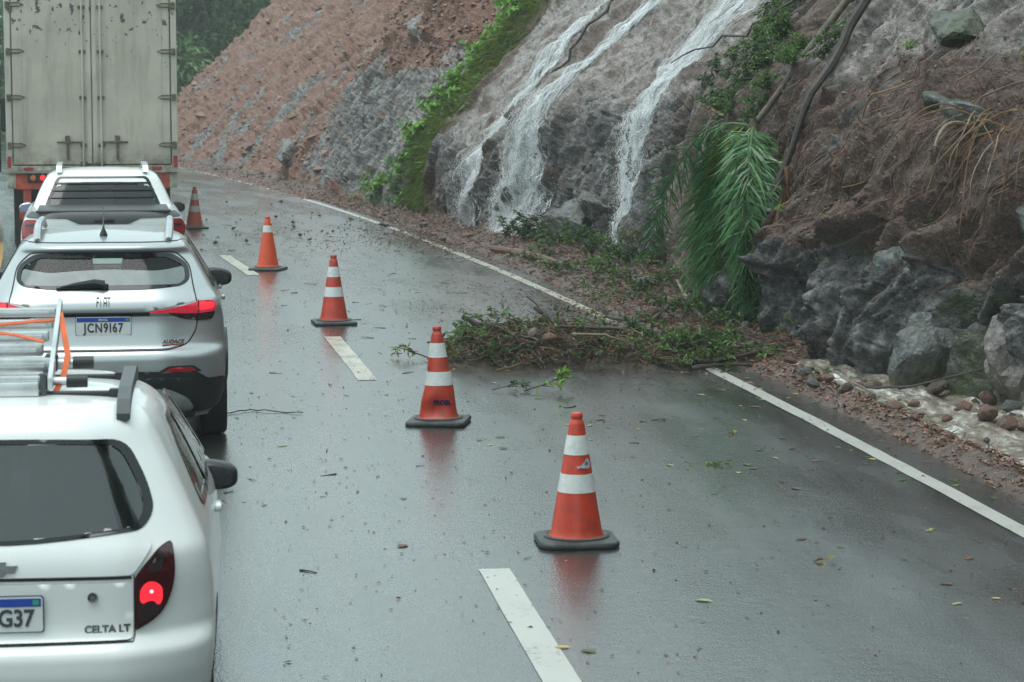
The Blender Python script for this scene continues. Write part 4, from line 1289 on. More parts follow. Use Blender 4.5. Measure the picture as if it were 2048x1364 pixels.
# ---- the white pickup
def build_pickup(x, Y):
    root = thing('pickup_truck', 'white pickup with dark cargo cover and roof rails, right behind the box lorry', 'pickup', (x, Y, 0), heading(Y + 2))
    B = Body([(.3, .80), (.45, .87), (.7, .905), (.95, .905), (1.05, .895), (1.12, .87), (1.17, .84), (1.20, .80), (1.215, .76)],
             [(.35, .12), (.42, .02), (.6, 0), (.72, .01), (.76, .06), (1.0, .07), (1.15, .075), (1.19, .09), (1.215, .13)],
             [(.3, 4.55), (.5, 4.7), (.9, 4.65), (1.05, 4.5), (1.12, 4.2), (1.2, 4.0)], corner=.22, qc=.66, bow=.04, belly=.015, z0=.3, z1=1.215, crown=.005)
    body = B.skin('body', M['white_paint_b'], root, arches=[(.95, .36, .41), (3.75, .36, .41)])
    Cb = Body([(1.12, .84), (1.2, .80), (1.26, .775), (1.40, .715), (1.5, .665), (1.56, .62), (1.595, .56), (1.61, .50)],
              [(1.12, 1.38), (1.2, 1.42), (1.52, 1.62), (1.56, 1.66), (1.59, 1.74), (1.61, 1.9)],
              [(1.12, 4.0), (1.2, 3.75), (1.5, 3.15), (1.58, 2.95), (1.61, 2.75)], corner=.20, qc=.62, bow=.04, belly=.01, z0=1.15, z1=1.61, crown=.025)
    win = rounded([(-.665, 1.205), (.665, 1.205), (.515, 1.548), (-.515, 1.548)], .05, 5)
    inner = rounded([(-.63, 1.225), (.63, 1.225), (.495, 1.53), (-.495, 1.53)], .04, 5)
    sw = rounded([(1.75, 1.20), (3.55, 1.20), (2.95, 1.52), (1.90, 1.53)], .05)
    fw = rounded([(-.7, 1.2), (.7, 1.2), (.58, 1.54), (-.58, 1.54)], .05)
    cab = Cb.skin('cab', M['white_paint_b'], root, [inner], [sw], [fw])
    g = shell('rear_window', Cb.rear, inner, M['dark_glass'], root, off=-.002, thick=0)
    shell('window_border', Cb.rear, win, M['frit'], g, holes=[[(a * .985, 1.38 + (b - 1.38) * .97) for a, b in inner]], off=.003, thick=.005)
    for zz in (1.305, 1.385, 1.462):
        wd = .66 - (zz - 1.205) * .44
        shell('window_bar', Cb.rear, [(-wd, zz), (wd, zz), (wd, zz + .016), (-wd, zz + .016)], M['frit'], g, off=.012, thick=.012)
    for sg in (1, -1):
        shell('side_window', Cb.side(sg), rounded([(1.73, 1.19), (3.6, 1.19), (2.96, 1.535), (1.88, 1.545)], .05), M['dark_glass'], root, off=.003, thick=.004, out=(sg, 0, 0), step=.06)
        for y in (.95, 3.75):
            wheel(root, sg * .80, y, .35, .21, sg)
        wing_mirror(root, sg, .845, 1.0, 3.25, 1.118, .135, None if sg > 0 else M['chrome'], None if sg > 0 else M['mirror_reflection'])
        rl = MB()
        rl.prism([(1.72, 1.585), (1.80, 1.655), (1.92, 1.668), (2.9, 1.668), (3.1, 1.60), (2.95, 1.60), (2.85, 1.632), (2.0, 1.632), (1.86, 1.60)], lambda a, b, d: (sg * (.495 + d), a, b + .012), -.032, .032)
        rl.build('roof_rail', M['trim_silver'], root)
        fl = (lambda q: q) if sg > 0 else mirror_x
        lens = shell('tail_lamp', B.rear, fl(rounded([(.72, .90), (.875, .90), (.885, 1.06), (.845, 1.13), (.72, 1.135)], .03)), M['lamp_red'], root, off=.012, thick=.02)
        shell('reverse_light', B.rear, fl(rounded([(.735, 1.055), (.85, 1.055), (.83, 1.085), (.735, 1.09)], .01)), M['lamp_smoke'], lens, off=.016, thick=.006)
    shell('windscreen', Cb.front, rounded([(-.71, 1.19), (.71, 1.19), (.59, 1.55), (-.59, 1.55)], .05), M['clear_glass'], root, off=.003, thick=0, out=(0, 1, 0), step=.06)
    interior(root, .62, 1.75, 3.5, 1.16, [(-.36, 2.6, 1.52), (.36, 2.6, 1.52)])
    # tonneau cover and the dark top of the tailgate
    MB().box((0, .76, 1.228), (1.44, 1.22, .018), None, .008).build('cargo_cover', M['black_plastic'], root)
    cv = MB().tube([(-.73, .13, 1.226), (.73, .13, 1.226)], .014, 8).build('cover_edge', M['grey_plastic'], root, True)
    tgate = shell('tailgate', B.rear, rounded([(-.70, .74), (.70, .74), (.70, 1.165), (-.70, 1.165)], .02), M['white_paint_b'], root, off=.006, thick=.01, step=.04)
    shell('tailgate_gap', B.rear, [(-.712, .73), (.712, .73), (.712, 1.175), (-.712, 1.175)], M['gap'], tgate, holes=[[(-.69, .745), (.69, .745), (.69, 1.16), (-.69, 1.16)]], off=.002, thick=0, step=.05)
    shell('tailgate_panel', B.rear, rounded([(-.27, 1.085), (.27, 1.085), (.40, 1.145), (.84, 1.155), (.78, 1.212), (-.78, 1.212), (-.84, 1.155), (-.40, 1.145)], .02), M['grey_plastic'], tgate, off=.012, thick=.012, step=.03)
    box_on_rear(B, 0, 1.125, .22, .028, .03, 'handle', M['black_plastic'], tgate, .02)
    dm = [(0, .985), (.035, 1.035), (0, 1.085), (-.035, 1.035)]
    shell('emblem', B.rear, dm, M['chrome'], tgate, holes=[[(0, 1.01), (.018, 1.035), (0, 1.06), (-.018, 1.035)]], off=.022, thick=.01, step=.02)
    return root
M['mirror_reflection'] = mat('bluish mirror reflection', (.20, .22, .34), .12, .5, var=.2)  # bluish reflection put into the glass colour of the left mirror
pickup = build_pickup(-4.46, 26.6)

# ---- the box lorry
def box_paint(name, col, chip):
    """old box paint: streaked grime and paint flaked off in patches near the top and the foot"""
    m, nt, b = nodes_of(name)
    tc = nn(nt, 'ShaderNodeTexCoord')
    ob = tc.outputs['Object']
    sep = nn(nt, 'ShaderNodeSeparateXYZ'); nt.links.new(ob, sep.inputs[0])
    n1 = noise_node(nt, 1.2, 5, .6, ob)
    n2 = noise_node(nt, 2.6, 4, .6, ob, (2.2, 1, .35))
    c = ramp(nt, n1.outputs['Fac'], [(.3, [k * .78 for k in col]), (.7, [k * 1.12 for k in col])]).outputs['Color']
    st = ramp(nt, n2.outputs['Fac'], [(.5, 0), (.8, .5)]).outputs['Color']
    c = mixc(nt, st, c, (.16, .155, .10))
    foot = mth(nt, 'SUBTRACT', 1.0, mth(nt, 'MULTIPLY', mth(nt, 'SUBTRACT', sep.outputs['Z'], 1.36), 2.4), clamp=True)
    n4 = noise_node(nt, 6, 6, .7, ob)
    c = mixc(nt, mth(nt, 'MULTIPLY', foot, ramp(nt, n4.outputs['Fac'], [(.4, .1), (.65, .8)]).outputs['Color']), c, (.10, .085, .05))
    n3 = noise_node(nt, 9.5, 5, .6, ob, (1, 1, .75))
    reg = noise_node(nt, 1.9, 2, .5, ob)
    topz = sstep_node(nt, sep.outputs['Z'], 2.7, 3.45)
    chips = mth(nt, 'ADD', n3.outputs['Fac'], mth(nt, 'ADD', mth(nt, 'MULTIPLY', topz, .15), mth(nt, 'MULTIPLY', reg.outputs['Fac'], .16)))
    f = ramp(nt, chips, [(chip, 0), (chip + .02, 1)]).outputs['Color']
    c = mixc(nt, f, c, (.085, .095, .085))
    nt.links.new(c, b.inputs['Base Color'])
    b.inputs['Roughness'].default_value = .55
    nt.links.new(bump_node(nt, n1.outputs['Fac'], .2, .05), b.inputs['Normal'])
    return m
def sstep_node(nt, v, a, b):
    m = nn(nt, 'ShaderNodeMapRange')
    m.inputs['From Min'].default_value = a; m.inputs['From Max'].default_value = b
    nt.links.new(v, m.inputs['Value'])
    return m.outputs[0]
M['box_paint'] = box_paint('worn cream box paint', (.53, .485, .405), .81)
M['box_frame'] = box_paint('worn cream frame paint', (.54, .52, .44), .86)
M['rust'] = mat('rusty fittings', (.12, .105, .075), .7, var=.5, scale=20)
M['red_frame'] = mat('faded red chassis paint', (.45, .075, .045), .55, var=.3, scale=8, dirt=((.06, .04, .03), .7, 6))
M['chassis'] = mat('dirty chassis', (.03, .028, .026), .8, var=.3)
M['tape_red'] = mat('red tape', (.33, .03, .03), .35, var=.2)
M['tape_white'] = mat('white tape', (.52, .50, .44), .4, var=.2, dirt=((.2, .17, .12), .6, 12))
M['blue_box'] = mat('blue grey lorry side', (.24, .30, .38), .45, var=.12, scale=2, dirt=((.12, .13, .14), .5, 2.5))

def build_lorry(x, Y):
    root = thing('box_lorry', 'tall box lorry with flaking cream rear doors and faded red chassis', 'lorry', (x, Y, 0), heading(Y + 3))
    W, ZB, ZT, L = 1.275, 1.37, 4.05, 8.0
    # walls of the box
    bx = MB()
    bx.box((0, L / 2 + .06, (ZB + ZT) / 2), (2 * W - .02, L - .1, ZT - ZB - .02))
    bx.build('box_body', M['box_paint'], root)
    fr = MB()
    for sg in (1, -1):
        fr.box((sg * (W - .045), .03, (ZB + ZT) / 2), (.09, .07, ZT - ZB), None, .008)
    fr.box((0, .03, ZT + .03), (2 * W, .07, .10), None, .008)
    fr.box((0, .03, ZB - .045), (2 * W, .08, .115), None, .008)
    for sg in (1, -1):
        fr.box((sg * (W - .07), .05, ZB - .20), (.12, .05, .26), None, .008)
    fr.build('rear_frame', M['box_frame'], root)
    for sg in (1, -1):
        d = MB().box((sg * .585, .01, (ZB + ZT) / 2 + .01), (1.16, .05, ZT - ZB - .04), None, .006).build('rear_door', M['box_paint'], root)
        # lock rod with brackets and handle
        rx = sg * .135
        rod = MB().tube([(rx, -.045, ZB - .06), (rx, -.045, ZT)], .017, 8).build('lock_rod', M['box_frame'], d, True)
        for zz in (1.42, 1.69, 2.405, 3.09, 3.75):
            MB().box((rx, -.035, zz), (.10, .035, .05), None, .008).build('rod_bracket', M['rust'], d)
        lh = MB().box((sg * .33, -.045, 1.735), (.40, .025, .03), None, .008)
        lh.box((sg * .37, -.04, 1.77), (.07, .05, .13), None, .01)
        lh.box((sg * .37, -.04, 1.60), (.035, .03, .26), None, .008)
        lh.build('lock_handle', M['rust'], d)
        for zz in (1.69, 2.405, 3.09, 3.78):
            h = MB()
            xo = sg * (W - .05)
            h.box((xo, -.03, zz), (.06, .05, .10), None, .01)
            h.tube([(xo, -.035, zz + .03), (xo - sg * .17, -.03, zz + .03), (xo - sg * .24, -.025, zz + .006), (xo - sg * .17, -.03, zz - .02), (xo, -.035, zz - .02)], .010, 6)
            h.build('hinge', M['rust'], d)
        MB().box((sg * .045, -.019, (ZB + ZT) / 2), (.06, .012, ZT - ZB - .1)).build('door_seal', M['box_frame'], d)
        MB().box((sg * (W - .24), -.019, (ZB + ZT) / 2), (.014, .012, ZT - ZB - .1)).build('door_rib', M['box_frame'], d)
        for zz, hh in ((ZB + .10, .17), (ZB - .02, .12)):
            pass
        MB().box((sg * (W - .04), -.012, ZB + .07), (.055, .012, .17)).build('reflective_strip', M['tape_red'], root)
    n = 9
    xs = np.linspace(-W + .20, W - .20, n + 1)
    for k in range(n):
        MB().box(((xs[k] + xs[k + 1]) / 2, -.015, ZB - .035), ((xs[1] - xs[0]) * (.62 if k % 2 == 0 else .8), .006, .048)).build('reflective_strip', M['tape_red'] if k % 2 == 0 else M['tape_white'], root)
    ch = MB()
    ch.box((0, .09, ZB - .22), (2.30, .12, .25), None, .01)
    ch.box((-.98, .10, ZB - .42), (.12, .1, .9), None, .01)
    bar = ch.build('tail_bar', M['red_frame'], root)
    for sg in (1, -1):
        lb = MB().box((sg * .74, .04, ZB - .17), (.46, .06, .14), None, .012).build('lamp_box', M['black_plastic'], root)
        for k, mm in enumerate(('lamp_amber', 'lamp_on', 'lamp_on') if sg < 0 else ('lamp_amber', 'reflector', 'reflector')):
            MB().lathe([(0, .02), (.035, .018), (.045, .0)], 14, Matrix.Translation((sg * (.89 - k * .145), .008, ZB - .17)) @ Matrix.Rotation(PI / 2, 4, 'X')).build('tail_light', M[mm], lb, True)
        MB().box((sg * .92, .5, .62), (.52, .03, .9), None, .01).build('mud_flap', M['chassis'], root)
        MB().box((sg * .42, 4, 1.0), (.09, 7.6, .26)).build('chassis_rail', M['chassis'], root)
        for y in (1.3, 2.55, 7.6):
            wheel(root, sg * (.90 if y < 7 else 1.03), y, .50, .52 if y < 7 else .28, sg)
    MB().box((0, .42, .62), (2.2, .10, .14), None, .01).build('underrun_bar', M['red_frame'], root)
    MB().box((0, 1.9, .55), (1.2, .3, .3)).tube([(-.9, 1.3, .5), (.9, 1.3, .5)], .08, 8).tube([(-.9, 2.55, .5), (.9, 2.55, .5)], .08, 8).build('axle', M['chassis'], root)
    cb = MB().box((0, L + .95, 1.75), (2.4, 1.7, 2.3), None, .12).build('cab', M['box_frame'], root)
    MB().box((0, L + 1.82, 2.25), (2.1, .03, .8)).build('windscreen', M['frit'], cb)
    return root
lorry = build_lorry(-6.32, 36.8)

def build_oncoming(x, Y):
    root = thing('oncoming_lorry', 'blue grey lorry in the oncoming lane, a sliver beside the cream box lorry', 'lorry', (x, Y, 0), heading(Y + 3))
    bx = MB().box((0, 5.2, 2.5), (2.5, 7.6, 2.75), None, .03).build('box_body', M['blue_box'], root)
    MB().box((0, 1.32, 2.5), (2.52, .06, 2.78), None, .01).build('box_frame', M['grey_plastic'], root)
    cb = MB().box((0, .55, 1.75), (2.4, 1.35, 2.2), None, .10).build('cab', M['blue_box'], root)
    MB().box((0, -.13, 2.2), (2.1, .03, .8)).build('windscreen', M['frit'], cb)
    MB().box((0, -.16, .65), (2.4, .12, .45), None, .04).build('bumper', M['grey_plastic'], root)
    for sg in (1, -1):
        MB().box((sg * 1.32, -.02, 2.1), (.10, .12, .55), None, .03).tube([(sg * 1.18, .1, 2.3), (sg * 1.32, 0, 2.3)], .02, 6).build('wing_mirror', M['black_plastic'], root)
        MB().box((sg * .85, -.23, .75), (.34, .02, .16), None, .01).build('headlight', M['chrome'], root)
        for y in (.6, 6.0, 7.3):
            wheel(root, sg * 1.0, y, .50, .30, sg)
        MB().box((sg * 1.20, 4.0, .70), (.03, 2.6, .55)).build('side_skirt', M['grey_plastic'], root)
    return root
oncoming = build_oncoming(-9.66, 40.0)

# ------------------------------------------------------------------ ladder and straps on the hatchback's roof
def at_car(x, Y, h, p):
    c, s_ = math.cos(h), math.sin(h)
    return (x + c * p[0] - s_ * p[1], Y + s_ * p[0] + c * p[1], p[2])
HB_H = heading(HB_Y + 1.5)
def build_ladder():
    root = thing('folding_ladder', 'folded aluminium ladder lying across the roof bars of the nearest white hatchback', 'ladder', at_car(HB_X, HB_Y, HB_H, (0, 0, 0)), HB_H)
    rails = [(.80, 1.452, .052, .050), (.98, 1.500, .05, .055), (1.10, 1.548, .06, .05), (1.22, 1.590, .06, .045), (1.34, 1.628, .06, .04), (1.46, 1.668, .06, .035)]
    xe_ = [.150, .165, .125, .14, .15, .155]
    for (y, z, dy, dz), x1 in zip(rails, xe_):
        mb = MB().box(((x1 - 1.05) / 2, y, z), (x1 + 1.05, dy, dz), None, .008)
        o = mb.build('rail', M['aluminium'], root, True)
        MB().box(((x1 - 1.05) / 2, y - dy / 2 - .001, z), (x1 + 1.0, .006, dz * .35), None, .002).build('groove', M['aluminium'], o)
    lo = MB().box((-.45, .74, 1.395 + .035), (1.16, .03, .055), None, .006).build('rail', M['aluminium'], root, True)
    # slanted end plates with their black joints
    for x in (.150, -.95):
        MB().prism([(.76, 1.425), (.84, 1.425), (1.52, 1.69), (1.50, 1.725), (1.46, 1.715), (.76, 1.47)], lambda a, b, d: (x + d, a, b), .012, .030).build('end_plate', M['aluminium'], root)
        MB().box((x + .01, 1.05, 1.500), (.05, .09, .07), None, .008).build('joint', M['black_plastic'], root, True)
        MB().box((x - .005, .83, 1.450), (.05, .09, .06), None, .008).build('joint', M['black_plastic'], root, True)
    for (y, z, xa, xb) in ((1.06, 1.497, .17, .30), (.86, 1.446, .16, .285)):
        o = MB().tube([(xa - .05, y, z), (xb, y, z)], .017, 12).build('stabiliser_bar', M['aluminium'], root, True)
        MB().tube([(xb - .055, y, z), (xb + .028, y, z)], .026, 14).build('rubber_foot', M['black_plastic'], o, True)
    for y in (.80, .98):
        MB().box((.145, y - .05, 1.44), (.024, .02, .10), None, .004).build('bracket', M['grey_plastic'], root, True)
    return root
ladder = build_ladder()

def strap(name, pts, w, label):
    root_loc = at_car(HB_X, HB_Y, HB_H, (0, 0, 0))
    P = np.array(pts, float)
    t = np.linspace(0, len(P) - 1, (len(P) - 1) * 6 + 1)
    Q = np.stack([np.interp(t, np.arange(len(P)), P[:, k]) for k in range(3)], 1)
    mb = MB()
    V, F = [], []
    for i, p in enumerate(Q):
        d = Q[min(i + 1, len(Q) - 1)] - Q[max(i - 1, 0)]
        d /= np.linalg.norm(d)
        sd = np.cross(d, [0, -.55, .83]); sd /= np.linalg.norm(sd) + 1e-9
        up = np.cross(sd, d)
        for a, b in ((-1, -1), (1, -1), (1, 1), (-1, 1)):
            V.append(p + sd * a * w / 2 + up * b * .002)
    for i in range(len(Q) - 1):
        for k in range(4):
            k2 = (k + 1) % 4
            F.append((4 * i + k, 4 * i + k2, 4 * i + 4 + k2, 4 * i + 4 + k))
    me = MB().add(V, F).mesh(name, M['orange_strap'])
    return put(name, me, None, root_loc, (0, 0, HB_H), None, label, 'strap')
strap('lashing_strap', [(-.55, 1.12, 1.610), (-.20, 1.20, 1.632), (.0, 1.26, 1.642), (.17, 1.30, 1.652)], .018, 'upper orange strap slanting over the top of the roof ladder')
strap('lashing_strap', [(-.55, 1.36, 1.672), (-.22, 1.18, 1.634), (.02, 1.12, 1.606), (.13, 1.06, 1.584)], .016, 'lower orange strap crossing over the rails of the roof ladder')
strap('lashing_strap', [(.178, 1.36, 1.675), (.205, 1.18, 1.60), (.225, 1.06, 1.53), (.215, .92, 1.46), (.19, .80, 1.41)], .024, 'orange strap hanging down the end of the roof ladder by the rubber feet')

# ------------------------------------------------------------------ traffic cones
M['cone_orange'] = mat('orange cone plastic', (.56, .050, .022), .38, var=.10, scale=14, dirt=((.20, .05, .03), .6, 9), bump=.08, bscale=60)
M['cone_scuffed'] = mat('scuffed orange cone plastic', (.52, .052, .026), .42, var=.16, scale=9, dirt=((.13, .06, .045), .8, 5.5), bump=.08, bscale=60)
M['cone_bright'] = mat('new orange cone plastic', (.68, .075, .015), .35, var=.06, scale=14, dirt=((.35, .06, .03), .35, 9))
M['cone_dirty'] = mat('grimy orange cone plastic', (.42, .07, .04), .5, var=.2, scale=14, dirt=((.10, .075, .055), .9, 7))
M['cone_white'] = mat('white reflective collar', (.66, .68, .66), .35, var=.06, scale=10, dirt=((.34, .35, .31), .5, 12))
M['cone_grey'] = mat('dirty reflective collar', (.42, .42, .38), .4, var=.2, scale=10, dirt=((.2, .19, .15), .8, 10))
M['cone_base'] = mat('black rubber cone base', (.032, .038, .038), .5, var=.3, scale=12, bump=.3, bscale=70, dirt=((.10, .11, .09), .5, 14))
M['stencil'] = mat('dark blue stencil ink', (.02, .03, .16), .5)
M['sticker'] = mat('peeling pale sticker', (.45, .46, .47), .45, var=.2, scale=40)
M['sticker_blue'] = mat('sticker blue print', (.10, .16, .28), .45, var=.3, scale=60)

def cone_r(z):
    return float(np.interp(z, [.035, .05, .075, .72, .75], [.168, .155, .146, .038, .034]))
def build_cone(x, y, label, body='cone_orange', bands=((.300, .405), (.515, .625)), band_mat='cone_white', dent=0.0, rz=0.0, base_round=.05, tilt=(0, 0), bandcol=None):
    root = thing('traffic_cone', label, 'traffic cone', (x, y, .004), rz, 'cones closing the lane')
    root.rotation_euler = (tilt[0], tilt[1], rz)
    def warp(v):
        v = Vector(v)
        if dent:
            a = math.atan2(v.y, v.x)
            k = max(0, math.cos(a + 1.75)) ** 3 * math.exp(-((v.z - .11) / .09) ** 2)
            k2 = max(0, math.cos(a + 2.35)) ** 8 * math.exp(-((v.z - .16) / .12) ** 2)
            v.x *= 1 - dent * k + dent * .5 * k2
            v.y *= 1 - dent * k + dent * .5 * k2
            v.x += dent * .10 * math.exp(-((v.z - .33) / .14) ** 2) * .25
        return v
    # square rubber foot with rounded corners and a raised ring
    h = .232
    mb = MB()
    pts = []
    for (cx_, cy_, a0) in ((1, 1, 0), (-1, 1, 90), (-1, -1, 180), (1, -1, 270)):
        for t in range(0, 91, 15):
            pts.append((cx_ * (h - base_round) + base_round * math.cos(R(a0 + t)), cy_ * (h - base_round) + base_round * math.sin(R(a0 + t))))
    V, F = [], []
    layers = [(.985, 0.0), (1.0, .008), (1.0, .022), (.97, .032), (.80, .038)]
    for k, z in layers:
        V += [(a * k, b * k, z) for a, b in pts]
    n = len(pts)
    for i in range(len(layers) - 1):
        for k in range(n):
            k2 = (k + 1) % n
            F.append((i * n + k, i * n + k2, (i + 1) * n + k2, (i + 1) * n + k))
    F.append(tuple(range((len(layers) - 1) * n, len(layers) * n)))
    F.append(tuple(range(n))[::-1])
    mb.add(V, F)
    mb.lathe([(.19, .036), (.19, .046), (.178, .052), (.165, .046)], 40)
    mb.build('base', M['cone_base'], root, True)
    def lathe_part(name, prof, material, cap=False, parent=root):
        m_ = MB().lathe(prof, 48)
        m_.v = [tuple(warp(v)) for v in m_.v]
        return m_.build(name, material, parent, True)
    zs = sorted(set([.036, .042, .05, .06, .075] + list(np.arange(.09, .69, .02)) + [.69]))
    bodyo = lathe_part('cone_body', [(cone_r(z), z) for z in zs], M[body])
    lathe_part('tip', [(.0430, .690), (.0385, .702), (.0325, .712), (.0310, .718), (.0350, .726), (.0345, .742), (.028, .752), (0, .754)], M[body], parent=bodyo)
    for i, (a, b) in enumerate(bands):
        z_ = np.linspace(a, b, 6)
        lathe_part('reflective_band', [(cone_r(a) - .001, a)] + [(cone_r(z) + .0022, z) for z in z_] + [(cone_r(b) - .001, b)], M[band_mat])
    return root, warp
def on_cone(warp, th0, z0, off=.003):
    def f(a, b, c):
        P = []
        for x_, z_, c_ in zip(a, b, c):
            z = z0 + z_; r = cone_r(z) + off + abs(c_)
            t = th0 + x_ / cone_r(z0)
            v = warp((math.cos(t) * cone_r(z), math.sin(t) * cone_r(z), z))
            P.append((v.x + math.cos(t) * (r - cone_r(z)), v.y + math.sin(t) * (r - cone_r(z)), v.z))
        return np.array(P)
    return f
cone1, w1_ = build_cone(.37, 13.80, 'nearest traffic cone, clean orange with two white bands and a peeling sticker', base_round=.10, rz=.10)
def cone_patch(name, poly, th, z0, material, parent, warp, off=.004):
    V, F, _ = cdt(poly, [], .008)
    P = on_cone(warp, th, z0, off)(V[:, 0], V[:, 1], V[:, 0] * 0)
    return put(name, np_mesh(name, P, F, material, True), parent)
st = cone_patch('sticker', rounded([(-.040, -.022), (.03, -.026), (.045, -.01), (.038, .028), (.018, .036), (.004, .012), (-.012, .006), (-.018, -.008), (-.044, -.010)], .010, 4), -PI / 2 + .42, .463, M['sticker'], cone1, w1_)
cone_patch('sticker_print', rounded([(.0, -.004), (.022, -.006), (.028, .008), (.016, .020), (.004, .010)], .005, 4), -PI / 2 + .42, .463, M['sticker_blue'], st, w1_, .0055)
cone2, w2_ = build_cone(-.57, 18.74, 'dented traffic cone stencilled in dark blue, standing left of the branch pile', 'cone_scuffed', base_round=.05, dent=.42, rz=-.12, tilt=(0, -.015))
text_on('stencil', 'PROBL', .050, M['stencil'], cone2, on_cone(w2_, -PI / 2 + .38, .168, .004), .95, bold=.0035, space=1.12)
build_cone(-1.95, 26.55, 'third traffic cone from the camera, two white bands, beside the worn lane dash', 'cone_scuffed', base_round=.03, rz=.2)
c4, w4_ = build_cone(-3.44, 34.25, 'bright orange traffic cone with one white band only and a torn tip', 'cone_bright', bands=((.530, .625),), base_round=.04, rz=-.2)
MB().box((.055, -.02, .655), (.05, .03, .022), (0, .5, 0), .006).build('torn_flap', M['cone_bright'], c4)
build_cone(-5.75, 44.05, 'farthest traffic cone, grimy, standing to the right of the white pickup', 'cone_dirty', band_mat='cone_grey', rz=.3, tilt=(0, .02))

# ------------------------------------------------------------------ stones
def rock_mesh(name, seed, material, sub=2, flat=(1, 1, 1), planes=13, rough=.04, capr=1.0):
    r_ = np.random.default_rng(seed)
    bm = bmesh.new()
    bmesh.ops.create_icosphere(bm, subdivisions=sub, radius=1)
    N = r_.normal(size=(planes, 3)); N /= np.linalg.norm(N, axis=1)[:, None]
    Hh = r_.uniform(.55, .9, planes)
    for v in bm.verts:
        d = np.array(v.co)
        den = N @ d
        k = np.min(np.where(den > .05, Hh / np.maximum(den, .05), 9))
        k = min(k, capr) * (1 + rough * (random.random() - .5))
        v.co = Vector(d * k * np.array(flat))
    me = bpy.data.meshes.new(name)
    bm.to_mesh(me); bm.free()
    if material: me.materials.append(material)
    return me
def stone_mat(name, a, b, moss=0.0, rough=.36):
    m, nt, bs = nodes_of(name)
    tc = nn(nt, 'ShaderNodeTexCoord'); ob = tc.outputs['Object']
    inf = nn(nt, 'ShaderNodeObjectInfo')
    n1 = noise_node(nt, 2.2, 6, .7, ob); n2 = noise_node(nt, 9, 5, .7, ob)
    c = ramp(nt, n1.outputs['Fac'], [(.3, a), (.7, b)]).outputs['Color']
    g = ramp(nt, n2.outputs['Fac'], [(.3, .55), (.7, 1.3)]).outputs['Color']
    c = mixc(nt, 1.0, c, g, 'MULTIPLY')
    v = mth(nt, 'ADD', .7, mth(nt, 'MULTIPLY', inf.outputs['Random'], .6))
    cc = nn(nt, 'ShaderNodeCombineColor'); [nt.links.new(v, cc.inputs[i]) for i in range(3)]
    c = mixc(nt, 1.0, c, cc.outputs[0], 'MULTIPLY')
    if moss:
        n3 = noise_node(nt, 1.6, 5, .7, ob)
        c = mixc(nt, ramp(nt, n3.outputs['Fac'], [(.5 - .2 * moss, 0), (.72 - .2 * moss, 1)]).outputs['Color'], c, (.045, .06, .018))
    nt.links.new(c, bs.inputs['Base Color'])
    bs.inputs['Roughness'].default_value = rough
    nt.links.new(bump_node(nt, n2.outputs['Fac'], .6, .08), bs.inputs['Normal'])
    return m
M['stone_red'] = stone_mat('wet reddish stone', (.10, .055, .040), (.24, .135, .095))
M['stone_brown'] = stone_mat('wet brown stone', (.085, .06, .045), (.20, .15, .115))
M['stone_grey'] = stone_mat('wet grey stone', (.06, .062, .064), (.19, .19, .185), .3)
M['stone_dark'] = stone_mat('wet dark stone', (.030, .031, .030), (.085, .082, .075), .3)
M['boulder'] = stone_mat('wet grey boulder', (.040, .044, .046), (.20, .205, .205), .35, .22)
M['boulder_dark'] = stone_mat('mossy dark boulder', (.030, .032, .030), (.12, .115, .10), .55, .3)
M['boulder_pink'] = stone_mat('washed pinkish boulder', (.085, .075, .070), (.23, .205, .19), .1, .28)
ROCKS = {k: [rock_mesh('stone', 100 + i * 7 + j, M[k], 2, (1, random.uniform(.7, 1), random.uniform(.55, .85))) for j in range(4)] for i, k in enumerate(('stone_red', 'stone_brown', 'stone_grey', 'stone_dark'))}
def so(x, y):
    d = float(dxe(y)); L = math.sqrt(1 + d * d)
    off = (x - float(xe(y))) / L
    return y + off * d / L, off
def stone(x, y, size, kind, label, group, sink=.3, z=None):
    s_, o_ = so(x, y)
    z0 = float(verge_z(s_, o_)) if z is None else z
    o = put('stone', random.choice(ROCKS[kind]), None, (x, y, z0 + size * .5 * (.8 - sink)), (random.uniform(-.4, .4), random.uniform(-.4, .4), random.uniform(0, 6.28)), None, label, 'stone', group)
    k = size * .56
    o.scale = (k * random.uniform(.95, 1.15), k * random.uniform(.85, 1.05), k * random.uniform(.75, .95))
    return o
RIGHT = [(3.58, 20.35, .207), (2.92, 20.12, .149), (3.21, 17.67, .159), (2.55, 21.06, .139), (2.55, 20.52, .148), (2.68, 20.48, .118), (2.76, 20.0, .156), (2.94, 19.78, .122), (3.89, 19.79, .169), (3.64, 19.42, .138), (3.7, 18.79, .211), (4.02, 19.34, .177), (3.78, 18.36, .187), (3.41, 18.91, .096), (3.09, 18.42, .121), (3.21, 18.55, .083), (2.98, 18.8, .155), (3.4, 17.8, .127), (3.98, 20.58, .126), (3.84, 20.75, .19), (2.51, 21.87, .135), (2.6, 21.87, .099), (2.41, 22.73, .131)]
WATER = {0, 8, 9, 10, 11, 12, 13, 18, 19}
special = {0: ('stone_brown', 'rounded ochre brown stone standing in the foaming stream, largest there'), 2: ('stone_red', 'dark red pointed stone at the lower edge of the stream'), 1: ('stone_grey', 'rounded grey brown stone in the soil strip just above the small green bush'), 10: ('stone_red', 'long flat reddish stone lying in the middle of the stream')}
for i, (x, y, sz) in enumerate(RIGHT):
    k, lb = special.get(i, (random.choice(['stone_red', 'stone_red', 'stone_brown', 'stone_grey']), None))
    if i in WATER:
        stone(x, y, sz * 1.1, k, lb or 'reddish brown stone sitting in the muddy stream', 'stones in the stream', 0, -.02)
    else:
        stone(x, y, sz * 1.1, k, lb or 'wet brown stone in the soil strip beside the stream', 'stones along the soil strip')
